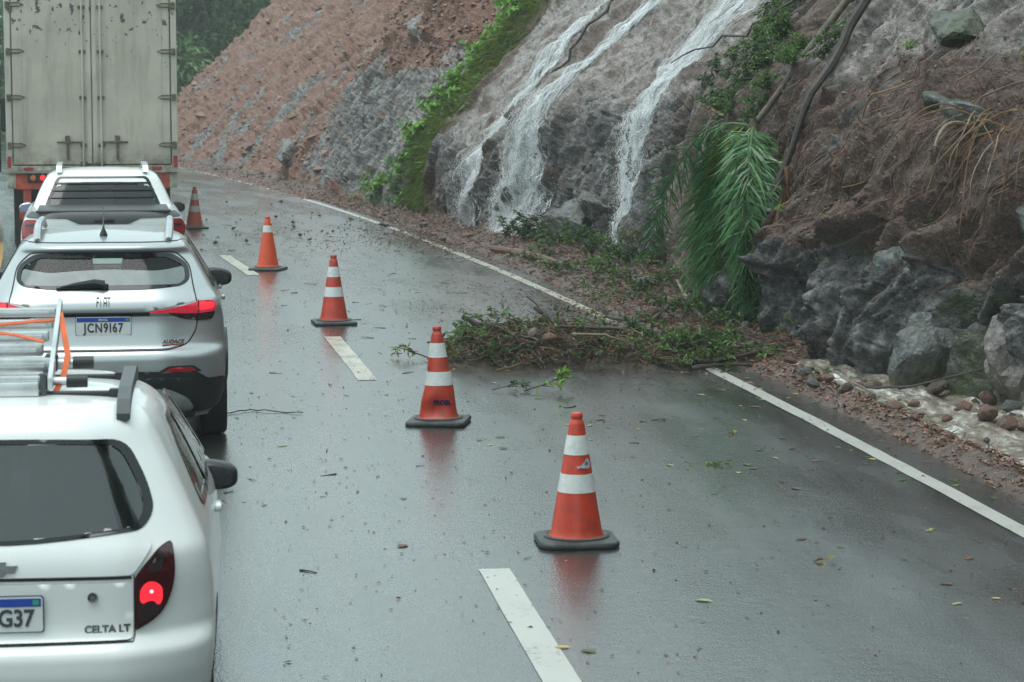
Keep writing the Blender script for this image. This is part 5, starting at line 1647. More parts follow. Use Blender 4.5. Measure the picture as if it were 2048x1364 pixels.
for _ in range(60):
    s_ = random.uniform(14.5, 22.6); o_ = random.uniform(.95, 1.9)
    p = road(s_, o_)
    stone(p[0], p[1], random.uniform(.04, .13), random.choice(['stone_red', 'stone_brown', 'stone_dark']), 'reddish brown stone sitting in the muddy stream', 'stones in the stream', .1, -.02)
FAR = [(-4.09, 45.42, .093), (-3.96, 44.16, .072), (-5.0, 43.71, .071), (-4.84, 39.65, .089), (-4.87, 38.12, .055), (-5.2, 46.57, .057), (-5.06, 53.35, .098), (-3.78, 47.79, .078), (-4.02, 48.88, .06), (-4.62, 47.61, .068), (-5.18, 49.25, .05), (-4.1, 44.01, .045), (-3.35, 42.98, .053), (-3.15, 42.83, .07), (-5.31, 41.85, .051), (-4.99, 41.31, .042), (-4.4, 40.27, .074), (-5.85, 46.57, .057), (-6.25, 53.35, .076), (-6.97, 51.63, .084), (-3.63, 41.58, .10), (-3.37, 40.53, .083)]
for x, y, sz in FAR:
    stone(x, y, sz * 1.05, random.choice(['stone_dark', 'stone_dark', 'stone_brown']), 'small dark stone fallen on the wet lane among the far cones', 'stones on the far lane', 0, 0)
for _ in range(75):
    y = random.gauss(45, 3.6); s_ = y
    o_ = -abs(random.gauss(0, 1.6)) - .15
    p = road(s_, max(o_, -3.9))
    stone(p[0], p[1], random.uniform(.02, .05), random.choice(['stone_dark', 'stone_brown']), 'small dark stone fallen on the wet lane among the far cones', 'stones on the far lane', 0, 0)
MIDS = [(1.59, 29.62, .273, 'stone_grey', 'large pale grey stone among twigs below the drooping palm'), (1.82, 27.45, .236, 'stone_red', 'large pinkish stone on the verge under the palm fronds'), (1.31, 29.48, .121, 'stone_red', None), (1.54, 26.98, .144, 'stone_red', None), (1.01, 29.48, .109, 'stone_brown', None), (1.89, 24.39, .11, 'stone_red', None), (2.06, 23.93, .118, 'stone_brown', None), (2.14, 23.27, .096, 'stone_red', None), (-3.11, 46.74, .086, 'stone_red', None), (.64, 32.49, .093, 'stone_red', None), (1.24, 32.49, .106, 'stone_red', None)]
for x, y, sz, k, lb in MIDS:
    stone(x, y, sz * 1.15, k, lb or 'wet brown stone on the verge at the foot of the slope', 'stones along the verge', .25)
for _ in range(70):
    s_ = random.uniform(22.5, 72); w_ = float(prof(s_, 1)); o_ = random.uniform(.25, w_)
    p = road(s_, o_)
    stone(p[0], p[1], random.uniform(.05, .13) * (1 + (s_ - 22) * .012), random.choice(['stone_red', 'stone_red', 'stone_brown', 'stone_grey']), 'wet brown stone on the verge at the foot of the slope', 'stones along the verge', .3)
for _ in range(40):
    s_ = random.uniform(14, 22.5)
    p = road(s_, random.uniform(.42, .80))
    stone(p[0], p[1], random.uniform(.03, .09), random.choice(['stone_red', 'stone_brown', 'stone_red']), 'wet brown stone in the soil strip beside the stream', 'stones along the soil strip', .3)

def boulder(p, size, kind, seed, label, rot=(0, 0, 0), name='boulder'):
    me = rock_mesh(name, seed, M[kind], 4, size, 13, .006, 1.3)
    P = np.array([tuple(v.co) for v in me.vertices])
    nrm_ = P / (np.linalg.norm(P, axis=1)[:, None] + 1e-6)
    dsp = fbm(P * 9 + seed, 4, seed) * .022 + facets(P * 5 + seed, seed, .9)[0] * .045
    P = P + nrm_ * dsp[:, None] * (max(size) / .4)
    me.vertices.foreach_set('co', P.astype(np.float32).ravel())
    me.update()
    return put(name, me, None, tuple(p), rot, None, label, 'boulder')
boulder((3.52, 20.78, .20), (.34, .30, .36), 'boulder', 5, 'grey angular boulder streaked with moss, leftmost of the three by the stream', (.2, .1, .4))
boulder((3.90, 20.38, .24), (.27, .30, .44), 'boulder_dark', 6, 'dark mossy square boulder between the grey and the pinkish one', (.05, -.1, .2))
boulder((4.25, 19.85, .30), (.34, .32, .58), 'boulder_pink', 9, 'tall pinkish boulder at the right edge above the stream', (0, .15, .5))
p_, n_ = on_slope([20.9, 21.6, 22.4, 21.2, 19.9], [2.20, 2.42, 3.1, 1.0, 1.55])
boulder(p_[0] - n_[0] * .08, (.30, .34, .12), 'stone_grey', 12, 'flat dark ledge of rock jutting out above the root tangle', (.1, .35, .3), 'rock_ledge')
boulder(p_[1] - n_[1] * .10, (.22, .30, .12), 'stone_grey', 13, 'small dark ledge of rock above and behind the flat one', (.2, .3, .6), 'rock_ledge')
boulder(p_[2] - n_[2] * .10, (.40, .42, .20), 'boulder_dark', 14, 'rounded dark rock jutting from the slope at the top right', (.1, .2, .2), 'rock_ledge')
boulder(p_[3] + n_[3] * -.12, (.30, .42, .30), 'boulder', 15, 'broad grey rock bulging from the slope above the three boulders', (.1, .2, .9), 'rock_ledge')
boulder(p_[4] + n_[4] * -.10, (.22, .35, .3), 'boulder', 16, 'grey rock face below the root tangle at the right edge', (.3, .1, .2), 'rock_ledge')
p_, n_ = on_slope([37.2, 36.6, 34.6, 41.6, 55.5, 50.5, 64], [.45, .75, .35, 2.05, 3.9, 2.55, .55])
boulder(p_[0], (.42, .55, .30), 'stone_grey', 21, 'smooth slate grey rock between the middle and the right waterfall', (.3, .3, .2), 'boulder')
boulder(p_[1], (.34, .5, .22), 'stone_grey', 22, 'upper slate grey rock between the middle and the right waterfall', (.2, .5, .5), 'boulder')
boulder(p_[2], (.26, .3, .36), 'boulder_pink', 23, 'pale split rock just right of the right waterfall foot', (.2, .2, .8), 'boulder')
boulder(p_[3], (.16, .16, .15), 'stone_brown', 24, 'round brown stone stuck beside the left waterfall', (0, 0, 0), 'boulder')
boulder(p_[4], (.5, .6, .3), 'boulder_pink', 25, 'pale rock shoulder below the red rubble high on the slope', (.3, .5, .2), 'boulder')
boulder(p_[5], (.55, .8, .45), 'boulder_pink', 26, 'grey rock knob beside the green strip on the slope', (.2, .5, .2), 'boulder')
boulder(p_[6], (.5, .9, .3), 'boulder_pink', 27, 'pinkish slab lying at the foot of the red scree', (.2, .2, .2), 'boulder')

# small rubble nobody could count
def rubble(name, P, size, material, label=None, flat=.7):
    bm = bmesh.new(); bmesh.ops.create_icosphere(bm, subdivisions=1, radius=.5)
    bv = np.array([tuple(v.co) for v in bm.verts]); bf = np.array([[v.index for v in f.verts] for f in bm.faces]); bm.free()
    n = len(P)
    if n > 2500:                                         # octahedra where there are many
        bv = np.array([(1, 0, 0), (-1, 0, 0), (0, 1, 0), (0, -1, 0), (0, 0, 1), (0, 0, -1)], float) * .5
        bf = np.array([(0, 2, 4), (2, 1, 4), (1, 3, 4), (3, 0, 4), (2, 0, 5), (1, 2, 5), (3, 1, 5), (0, 3, 5)])
    V = np.repeat(bv[None], n, 0) * (1 + rng.uniform(-.3, .3, (n, len(bv), 1)))
    V[:, :, 2] *= flat
    a = rng.uniform(0, 2 * PI, n); b_ = rng.uniform(-.7, .7, n)
    ca, sa, cb, sb = np.cos(a), np.sin(a), np.cos(b_), np.sin(b_)
    x = V[:, :, 0] * cb[:, None] - V[:, :, 2] * sb[:, None]; z = V[:, :, 0] * sb[:, None] + V[:, :, 2] * cb[:, None]
    y = V[:, :, 1]
    V = np.stack([x * ca[:, None] - y * sa[:, None], x * sa[:, None] + y * ca[:, None], z], -1) * size[:, None, None] + P[:, None, :]
    F = (bf[None] + (np.arange(n) * len(bv))[:, None, None]).reshape(-1, 3)
    tint = np.repeat(rng.uniform(.55, 1.45, n), len(bv))
    o = put(name, np_mesh(name, V.reshape(-1, 3), F, material, False, {'tint': tint}), kind='stuff')
    if label: o['label'] = label
    return o
def tint_mat(name, col, rough=.5):
    m, nt, b = nodes_of(name)
    at = nn(nt, 'ShaderNodeAttribute', attribute_name='tint')
    nt.links.new(mixc(nt, 1.0, col, at.outputs['Color'], 'MULTIPLY'), b.inputs['Base Color'])
    b.inputs['Roughness'].default_value = rough
    return m
M['rub_red'] = tint_mat('red rubble', (.165, .083, .055), .40)
M['rub_brown'] = tint_mat('brown rubble', (.12, .085, .065), .5)
M['rub_grey'] = tint_mat('grey rubble', (.16, .145, .135), .45)
s_ = rng.uniform(60, 96, 2600); z_ = rng.uniform(0, 1, 2600) ** 1.5 * ztop(s_) - .05
P, _n = on_slope(s_, z_, .01)
rubble('scree_rubble', P, .03 + .17 * rng.random(2600) ** 2.2 * np.where(rng.random(2600) < .07, 2.6, 1), M['rub_red'], 'red scree stones covering the far slope')
s_ = rng.uniform(48, 62, 2600); z_ = rng.uniform(2.9, 5.6, 2600)
P, _n = on_slope(s_, z_, .01)
rubble('scree_rubble', P, rng.uniform(.04, .15, 2600), M['rub_red'], 'red rubble lying on top of the grey rock face')
s_ = rng.uniform(17, 26, 2600); z_ = rng.uniform(.7, 3.0, 2600)
P, _n = on_slope(s_, z_, .0)
rubble('slope_rubble', P, rng.uniform(.015, .05, 2600), M['rub_brown'], 'small stones in the brown rooty soil of the near slope')
s_ = np.concatenate([rng.uniform(13, 23, 2600), rng.uniform(22, 60, 5200), rng.uniform(60, 90, 2200)])
o_ = np.where(s_ < 23, rng.uniform(.36, .74, len(s_)), .25 + rng.random(len(s_)) ** 1.2 * (prof(s_, 1) - .1))
o_ = np.where(s_ > 55, o_ - .3, o_)
P = road(s_, o_, verge_z(s_, o_) + .008)
rubble('verge_rubble', P, rng.uniform(.012, .05, len(s_)) * (1 + np.clip(s_ - 22, 0, 60) * .02), M['rub_red'], 'reddish gravel and broken stone along the road edge')
s_ = np.concatenate([rng.normal(30, 2.8, 900), rng.normal(40.5, 2.2, 1200), rng.normal(26, 1.8, 500)])
o_ = -np.abs(np.concatenate([rng.normal(0, 1.0, 900), rng.normal(0, 1.7, 1200), rng.normal(0, 1.0, 500)])) + .2
P = road(s_, o_, .006)
rubble('road_grit', P, rng.uniform(.008, .028, len(s_)), M['rub_brown'], 'grit and crumbs of soil washed over the lane', .5)

# ------------------------------------------------------------------ waterfalls
def falls_material():
    m, nt, b = nodes_of('falling water')
    b.inputs['Base Color'].default_value = (.94, .96, .97, 1)
    b.inputs['Roughness'].default_value = .25
    at = nn(nt, 'ShaderNodeAttribute', attribute_name='tint')
    a = ramp(nt, at.outputs['Fac'], [(.0, .18), (1.0, .85)]).outputs['Color']
    nt.links.new(a, b.inputs['Alpha'])
    return m
def sheet_material():
    m, nt, b = nodes_of('thin sheet of water')
    tc = nn(nt, 'ShaderNodeTexCoord')
    n = noise_node(nt, 1.0, 6, .75, tc.outputs['UV'], (9, 1.6, 1))
    n2 = noise_node(nt, 1.0, 4, .8, tc.outputs['UV'], (34, 22, 1))
    at = nn(nt, 'ShaderNodeAttribute', attribute_name='tint')
    f = mth(nt, 'ADD', mth(nt, 'MULTIPLY', n.outputs['Fac'], .65), mth(nt, 'MULTIPLY', n2.outputs['Fac'], .45))
    f = ramp(nt, f, [(.44, .0), (.60, .88)]).outputs['Color']
    nt.links.new(mth(nt, 'MULTIPLY', f, at.outputs['Fac'], clamp=True), b.inputs['Alpha'])
    b.inputs['Base Color'].default_value = (.90, .93, .94, 1)
    b.inputs['Roughness'].default_value = .3
    return m
M['falls'] = falls_material()
M['sheet'] = sheet_material()

def waterfall(label, s0, path, n_strand, n_drop, zmax, seed):
    """path: list of (z, centre station shift, half width in station metres, strength)"""
    r_ = np.random.default_rng(seed)
    pa = np.array(path, float)
    cen = lambda z: s0 + np.interp(z, pa[:, 0], pa[:, 1]); hw = lambda z: np.interp(z, pa[:, 0], pa[:, 2]); st_ = lambda z: np.interp(z, pa[:, 0], pa[:, 3])
    foot = on_slope([cen(0.1)], [.1], 0)[0][0]
    root = thing('waterfall', label, 'waterfall', tuple(foot))
    # the clinging sheet
    zs = np.linspace(pa[0, 0], zmax, 90); us = np.linspace(-1, 1, 12)
    ZZ, UU = np.meshgrid(zs, us, indexing='ij')
    SS = cen(ZZ) + UU * hw(ZZ)
    P, n = on_slope(SS.ravel(), ZZ.ravel(), .05 + .02 * (1 - UU.ravel() ** 2))
    t = (st_(ZZ) * (1 - np.abs(UU) ** 2.5)).ravel()
    uv = np.stack([SS.ravel(), ZZ.ravel()], 1)
    put('water_sheet', np_mesh('water_sheet', P - foot, grid_faces(90, 12), M['sheet'], True, {'tint': t}, uv), root)
    # ropes of white water
    V, F, T = [], [], []
    nb = 0
    while nb < n_strand:
        z1 = r_.uniform(pa[0, 0], zmax)
        if r_.random() > st_(z1): continue
        ln = r_.uniform(.04, .20) * (1.6 if z1 > 1.9 else 1)
        u = np.clip(r_.normal(0, .55), -1.2, 1.2)
        if r_.random() > .25 + 1.3 * max(0, float(vnoise(np.array([[(s0 + u * 1.5) * 3.5, z1 * .8, seed]]), 5)[0]) + .25): continue
        k = 5
        z = np.linspace(z1, max(z1 - ln, pa[0, 0] - .05), k)
        wv = np.cumsum(r_.normal(0, .004, k))
        s_ = cen(z) + u * hw(z) + wv
        w = r_.uniform(.0022, .0065) * np.sin(np.linspace(.12, PI - .12, k)) * (1 + .6 * (z < 1.2))
        P, n = on_slope(s_, z, .055 + r_.uniform(0, .06))
        ax = np.array([.25, .95, 0.0])
        sd = np.cross(n, np.array([0, 0, 1.0])); sd /= np.linalg.norm(sd, axis=1)[:, None]
        ring = np.stack([P + sd * w[:, None] * 2.2, P - sd * w[:, None] * 2.2, P + n * w[:, None] * 1.2], 1).reshape(-1, 3)
        b0 = len(V) * 3 * k
        V.append(ring)
        i = np.arange(k - 1)[:, None] * 3 + np.arange(3)[None, :]
        j = np.arange(k - 1)[:, None] * 3 + (np.arange(3)[None, :] + 1) % 3
        F.append(np.stack([i, j, j + 3, i + 3], -1).reshape(-1, 4) + b0)
        T.append(np.full(3 * k, r_.uniform(.2, 1)))
        nb += 1
    o = put('water_strands', np_mesh('water_strands', np.concatenate(V) - foot, np.concatenate(F), M['falls'], True, {'tint': np.concatenate(T)}), root, kind='stuff')
    # drops thrown off the rock
    z = r_.uniform(0, 1, n_drop) ** 1.15 * min(zmax, 2.9) * 1.0
    u = np.clip(r_.normal(0, .62, n_drop), -1.5, 1.5)
    P, n = on_slope(cen(z) + u * hw(z), z, .07)
    P = P + n * (np.abs(r_.normal(0, .06, n_drop)) * (z < 2.2))[:, None]
    sz = r_.uniform(.004, .011, n_drop)
    bv = np.array([(1, 0, 0), (-1, 0, 0), (0, 1, 0), (0, -1, 0), (0, 0, 1.9), (0, 0, -1.9)]) * .5
    bf = np.array([(0, 2, 4), (2, 1, 4), (1, 3, 4), (3, 0, 4), (2, 0, 5), (1, 2, 5), (3, 1, 5), (0, 3, 5)])
    Vd = bv[None] * sz[:, None, None] + P[:, None, :] - foot
    Fd = (bf[None] + (np.arange(n_drop) * 6)[:, None, None]).reshape(-1, 3)
    put('spray', np_mesh('spray', Vd.reshape(-1, 3), Fd, M['falls'], True, {'tint': np.repeat(r_.uniform(.3, 1, n_drop), 6)}), root, kind='stuff')
    return root
waterfall('left waterfall, one narrow white ribbon bending over the rock edge', 42.3, [(0, .10, .50, .8), (.6, .05, .42, .9), (1.4, .0, .30, 1), (2.0, -.05, .34, .95), (3.2, -.1, .30, .8), (6, -.1, .35, .75)], 1300, 7000, 4.6, 1)
waterfall('middle waterfall, fanning out widest at the foot', 39.6, [(0, .30, 1.25, .95), (.7, .20, 1.05, .9), (1.4, -.05, .62, .9), (2.0, -.25, .34, 1), (3.0, -.55, .32, .75), (4.2, -.75, .38, .7), (6, -.8, .4, .7)], 2300, 16000, 4.4, 2)
waterfall('right waterfall, dropping in a veil over an overhang between pale rock and palm', 34.9, [(0, .15, .95, .8), (.8, .10, .90, .8), (1.6, .0, .85, .85), (2.2, -.15, 1.0, .9), (2.8, -.5, .9, .65), (3.6, -1.1, .9, .5), (5, -1.5, .9, .4)], 1700, 13500, 4.0, 3)
waterfall('thin trickle of water at the foot of the green strip', 48.2, [(0, 0, .10, .9), (.6, 0, .10, .9), (1.0, 0, .12, .4)], 300, 400, 1.0, 4)

# ------------------------------------------------------------------ foliage
def unit(v):
    return v / (np.linalg.norm(v, axis=-1)[..., None] + 1e-9)
def leaf_arrays(C, D, L, W, tint, fold=.25, up=None):
    """simple folded leaves: base, two edges, tip"""
    n = len(C)
    D = unit(D)
    if up is None: up = np.tile([0, 0, 1.0], (n, 1))
    Sd = unit(np.cross(D, up + rng.normal(0, .35, (n, 3))))
    N = np.cross(Sd, D)
    L = np.broadcast_to(L, n)[:, None]; W = np.broadcast_to(W, n)[:, None]
    mid = C + D * L * .45
    V = np.stack([C, mid + Sd * W / 2 + N * W * fold, C + D * L - N * L * .12, mid - Sd * W / 2 + N * W * fold], 1)
    F = np.array([(0, 1, 2), (0, 2, 3)])[None] + (np.arange(n) * 4)[:, None, None]
    return V.reshape(-1, 3), F.reshape(-1, 3), np.repeat(tint, 4, axis=0)
def merge(parts):
    V, F, T, n = [], [], [], 0
    for v, f, t in parts:
        V.append(v); F.append(f + n); T.append(t); n += len(v)
    return np.concatenate(V), np.concatenate(F), np.concatenate(T)
def tints(n, lo=.6, hi=1.4, hue=.12):
    b = rng.uniform(lo, hi, n)
    return np.stack([b * (1 + rng.uniform(-hue, hue * 2, n)), b, b * (1 + rng.uniform(-hue, hue, n))], 1)

M['leaf_dark'] = leaf_mat('dark glossy leaves', (.048, .105, .026))
M['leaf_mid'] = leaf_mat('mid green leaves', (.080, .165, .030))
M['leaf_bright'] = leaf_mat('bright young leaves', (.16, .34, .04), trans=.35)
M['leaf_palm'] = leaf_mat('palm leaflets', (.065, .180, .050), .26)
M['leaf_palm_y'] = leaf_mat('yellow green palm leaflets', (.19, .30, .03), .35)
M['leaf_grass'] = leaf_mat('wet grass', (.145, .235, .035))
M['leaf_far'] = leaf_mat('far tree leaves', (.080, .185, .052), .5)
M['leaf_brown'] = leaf_mat('dead leaves', (.14, .075, .038), .5, trans=.1)
M['leaf_yellow'] = leaf_mat('fallen yellow leaves', (.42, .30, .07), .4, trans=.1)
M['leaf_pale'] = leaf_mat('fallen pale green leaves', (.23, .27, .10), .4, trans=.1)
M['bark'] = mat('wet dark bark', (.042, .033, .026), .55, var=.5, scale=12, bump=.6, bscale=40, bdist=.01)
M['bark_pale'] = mat('pale stripped wood', (.20, .155, .10), .5, var=.4, scale=9, bump=.5, bscale=40, bdist=.01, dirt=((.06, .045, .035), .9, 4))
M['palm_stem'] = mat('green palm stalk', (.09, .14, .045), .4)
M['bark_mottled'] = mat('mottled wet bark', (.062, .050, .038), .45, var=.6, scale=7, bump=.6, bscale=40, bdist=.01, dirt=((.22, .17, .08), .9, 3))
M['root'] = mat('orange brown roots', (.20, .105, .045), .5, var=.4, scale=15)
M['root_dark'] = mat('dark red roots', (.12, .062, .038), .55, var=.4, scale=15)

def stem_curve(p0, d, ln, n=6, droop=.25, wig=.12, seed=None):
    r_ = random.Random(seed)
    p = Vector(p0); d = Vector(d).normalized()
    pts = [p.copy()]
    for k in range(n):
        d = (d + Vector((r_.gauss(0, wig), r_.gauss(0, wig), r_.gauss(0, wig) - droop / n))).normalized()
        p = p + d * ln / n
        pts.append(p.copy())
    return pts

def make_bush(n_stem, h, leaf_n, leaf_l, leaf_w, spread=.6, seed=0, leafmat='leaf_mid', stem_r=.006, droop=.3):
    """meshes of a small plant at its own origin: stems and leaves"""
    random.seed(seed)
    mb = MB(); C, D = [], []
    for k in range(n_stem):
        a = random.uniform(0, 2 * PI); t = random.uniform(.1, spread)
        pts = stem_curve((0, 0, 0), (math.cos(a) * t, math.sin(a) * t, 1), h * random.uniform(.6, 1.1), 6, droop, .12, seed * 31 + k)
        mb.tube(pts, list(np.linspace(stem_r, stem_r * .4, len(pts))), 4, False)
        m = leaf_n // n_stem
        for j in range(m):
            f = random.uniform(.2, 1.0) * (len(pts) - 1)
            i = min(int(f), len(pts) - 2)
            p = pts[i].lerp(pts[i + 1], f - i)
            C.append(tuple(p)); b = random.uniform(0, 2 * PI)
            D.append((math.cos(b), math.sin(b), random.uniform(-.5, .6)))
    C, D = np.array(C), np.array(D)
    n = len(C)
    v, f, t = leaf_arrays(C, D, rng.uniform(.7, 1.2, n) * leaf_l, rng.uniform(.7, 1.2, n) * leaf_w, tints(n))
    return mb.mesh('stem', M['bark']), np_mesh('foliage', v, f, M[leafmat], False, {'tint': t})
def place_bush(meshes, loc, sc_, label, group, name='leafy_plant', cat='plant', rot=None):
    root = thing(name, label, cat, tuple(loc), 0, group)
    root.rotation_euler = rot or (random.uniform(-.2, .2), random.uniform(-.2, .2), random.uniform(0, 6.28))
    root.scale = (sc_,) * 3
    put('stem', meshes[0], root)
    put('foliage', meshes[1], root)
    return root
def tilt_to(n, amt=.6):
    v = Vector((n[0] * amt, n[1] * amt, 1 - amt * .3)).normalized()
    return v.to_track_quat('Z', 'Y').to_euler()

big = [make_bush(5, .42, 60, .17, .13, .9, k, 'leaf_bright', .006, .5) for k in (1, 2, 3)]
fine = [make_bush(7, .34, 170, .065, .030, 1.0, k, 'leaf_mid', .005, .6) for k in (4, 5, 6)]
dark = [make_bush(7, .45, 190, .085, .040, 1.1, k, 'leaf_dark', .007, .5) for k in (7, 8, 9)]
small = [make_bush(4, .22, 90, .045, .028, 1.1, k, 'leaf_bright', .004, .6) for k in (10, 11)]
# bright creepers down the green strip
for z in np.concatenate([np.linspace(1.5, 5.2, 26), np.linspace(3.2, 5.2, 8)]):
    p, n = on_slope([48.1 - .08 * z + random.gauss(0, .42)], [z + random.uniform(-.1, .1)], -.02)
    place_bush(random.choice(big), p[0], random.uniform(.75, 1.15), 'bright green broad leaved creeper in the strip down the slope', 'creepers of the green strip', 'creeper', 'plant', tilt_to(n[0]))
for z in np.linspace(.4, 2.6, 14):
    p, n = on_slope([48.2 + random.gauss(0, .6)], [z], -.02)
    place_bush(random.choice(fine), p[0], random.uniform(.7, 1.1), 'small green fern like plant low in the green strip', 'low plants of the green strip', 'leafy_plant', 'plant', tilt_to(n[0]))
for z in np.linspace(.25, 1.7, 16):
    p, n = on_slope([48.7 + random.uniform(-.5, 2.4) * (1.8 - z) / 1.5], [z], -.01)
    place_bush(random.choice(big + fine), p[0], random.uniform(.6, .9), 'bright green creeper spreading at the foot of the green strip', 'creepers at the foot of the green strip', 'creeper', 'plant', tilt_to(n[0]))
for _ in range(34):
    s_ = random.uniform(47.5, 53); z = random.uniform(.05, 1.15) * (1 - (s_ - 47.5) * .06)
    p, n = on_slope([s_], [z], -.02)
    place_bush(random.choice(small), p[0], random.uniform(.7, 1.3), 'yellow green mossy plant on the wet rock left of the waterfalls', 'mossy plants by the road edge', 'moss_plant', 'plant', tilt_to(n[0]))
# grass hanging along the strip
n = 7000
z = rng.uniform(.25, 5.4, n); s_ = 47.3 - .07 * z + rng.normal(0, .38, n)
P, Nn = on_slope(s_, z, 0)
v, f, t = leaf_arrays(P, Nn * .5 + rng.normal(0, .35, (n, 3)) + [0, 0, -.55], rng.uniform(.14, .36, n), rng.uniform(.010, .022, n), tints(n, .4, 1.5, .25), .1)
tag(put('grass', np_mesh('grass', v, f, M['leaf_grass'], False, {'tint': t}), kind='stuff'), 'long wet grass hanging in the green strip down the slope')
# dark plants at the foot of the falls
for (s_, o_, k) in [(38.9, 1.0, 1.0), (38.2, 1.2, 1.1), (37.7, 1.5, 1.1), (37.2, 1.35, 1.0), (36.6, 1.6, .9), (35.9, 1.7, .9), (35.2, 1.6, .8), (37.5, 1.7, 1.2), (34.4, 1.4, .7), (33.6, 1.5, .8), (32.6, 1.45, .8), (38.6, 1.25, 1.2)]:
    p = road(s_, o_); zz = float(verge_z(s_, o_))
    place_bush(random.choice(dark), (p[0], p[1], zz), k, 'dark leafy bush at the foot of the waterfalls', 'bushes below the waterfalls', 'bush', 'bush')
# greenery on the apron above the palm
for _ in range(70):
    s_ = random.uniform(25.0, 31.5); z = random.uniform(2.0, 4.1)
    p, n = on_slope([s_], [z], .03)
    place_bush(random.choice(fine + fine + dark), p[0], random.uniform(.65, 1.1), 'dark green sapling clinging to the slope above the palm', 'saplings above the palm', 'sapling', 'plant', tilt_to(n[0]))
for _ in range(16):
    s_ = random.uniform(20.5, 26); z = random.uniform(.4, 1.6)
    p, n = on_slope([s_], [z], -.02)
    place_bush(random.choice(small), p[0], random.uniform(.4, .8), 'tiny green weed rooted in the dark rock of the near slope', 'weeds on the near rock', 'weed', 'plant', tilt_to(n[0]))
for _ in range(5):
    s_ = random.uniform(20.5, 24.5); z = random.uniform(2.7, 3.4)
    p, n = on_slope([s_], [z], -.02)
    place_bush(random.choice(small), p[0], random.uniform(.5, .9), 'tiny green weed on the pale slab at the top right', 'weeds on the pale slab', 'weed', 'plant', tilt_to(n[0]))
# the small bush by the stream
for (x, y, k) in [(2.86, 21.0, .62), (3.02, 20.8, .62), (2.74, 21.15, .5)]:
    s_, o_ = so(x, y)
    place_bush(random.choice(dark), (x, y, float(verge_z(s_, o_)) - .02), k, 'low glossy green bush between the soil strip and the stream', 'bushes by the stream', 'bush', 'bush')
for (x, y) in [(3.12, 19.6), (3.02, 19.1), (2.95, 19.9)]:
    s_, o_ = so(x, y)
    place_bush(random.choice(fine), (x, y, float(verge_z(s_, o_)) - .01), .45, 'little green tuft among the stones of the soil strip', 'tufts in the soil strip', 'weed', 'plant')

# ------------------------------------------------------------------ the uprooted palm hanging on the slope
def frond_mesh(p0, d0, ln, droop, leaf_l, seed, matname, pairs=64, twist=0.0):
    r_ = np.random.default_rng(seed)
    n = 26
    p = np.array(p0, float); d = unit(np.array(d0, float)[None])[0]
    pts = [p.copy()]; ds = [d.copy()]
    for k in range(n):
        d = d + np.array([0, 0, -droop / n * (1 + 1.2 * (k < n * .5))]) + r_.normal(0, .012, 3)
        d /= np.linalg.norm(d)
        p = p + d * ln / n
        pts.append(p.copy()); ds.append(d.copy())
    pts, ds = np.array(pts), np.array(ds)
    mb = MB().tube([tuple(q) for q in pts], list(np.linspace(.014, .003, n + 1)), 5, False)
    V, F, T = [], [], []
    b = 0
    side0 = unit(np.cross(ds, np.array([math.sin(twist), .2, math.cos(twist) + .2])[None]))
    for k in range(pairs):
        f = .10 + .90 * (k + r_.uniform(-.3, .3)) / pairs
        x = np.clip(f, 0, .999) * n; i = int(x); w = x - i
        c = pts[i] * (1 - w) + pts[min(i + 1, n)] * w; dd_ = ds[i]; sd = side0[i]
        for sg in (1, -1):
            if r_.random() < .14: continue
            L = leaf_l * (.45 + .75 * math.sin(PI * min(1, f * .92 + .08))) * r_.uniform(.8, 1.15)
            dr = dd_ * r_.uniform(.35, .7) + sg * sd * r_.uniform(.7, 1.1) + np.array([0, 0, -.12]) + r_.normal(0, .30, 3)
            dr /= np.linalg.norm(dr)
            wv = np.cross(dr, np.cross(dd_, sd)); wv /= np.linalg.norm(wv) + 1e-9
            W = .019 * r_.uniform(.6, 1.4)
            q1 = c + dr * L * .5 + np.array([0, 0, -.05 * L]); d2 = dr + np.array([0, 0, -.75]); d2 /= np.linalg.norm(d2)
            q2 = q1 + d2 * L * .5
            V += [c + wv * W * .3, c - wv * W * .3, q1 + wv * W * .5, q1 - wv * W * .5, q2]
            F += [(b, b + 1, b + 3), (b, b + 3, b + 2), (b + 2, b + 3, b + 4)]
            tt = r_.uniform(.5, 1.5) * np.array([1 + r_.uniform(-.2, .3), 1, 1 + r_.uniform(-.2, .35)])
            T += [tt] * 5
            b += 5
    return mb, np.array(V), np.array(F), np.array(T), matname
PALM_S, PALM_Z = 25.6, 2.08
pc, pn = on_slope([PALM_S], [PALM_Z], .22)
pc = pc[0]
palm = thing('palm', 'uprooted palm hanging crown down on the slope, its long fronds drooping to the verge', 'palm', tuple(pc))
along = road(PALM_S + 1, 0) - road(PALM_S, 0); along = along / np.linalg.norm(along)   # away from the camera
outw = np.array([pn[0][0], pn[0][1], 0]); outw /= np.linalg.norm(outw)
specs = []
for k in range(12):     # the mass leaning away along the slope and out
    specs.append((outw * random.uniform(.30, .72) + along * random.uniform(.2, 1.6) + np.array([0, 0, random.uniform(-.35, .5)]), random.uniform(1.3, 2.4), random.uniform(1.6, 2.8), 'leaf_palm'))
for k in range(14):     # the mass falling straight down
    specs.append((outw * random.uniform(.10, .5) + along * random.uniform(-1.2, .3) + np.array([0, 0, random.uniform(-.8, .15)]), random.uniform(1.6, 2.45), random.uniform(1.6, 2.6), 'leaf_palm'))
for k in range(3):
    specs.append((outw * random.uniform(.1, .5) + along * random.uniform(-1.0, .2) + np.array([0, 0, -.5]), random.uniform(1.2, 1.9), 2.4, 'leaf_brown'))
for k in range(4):
    specs.append((outw * random.uniform(.3, .7) + along * random.uniform(-.3, .8) + np.array([0, 0, random.uniform(-.2, .5)]), random.uniform(.6, 1.0), 2.0, 'leaf_palm_y'))
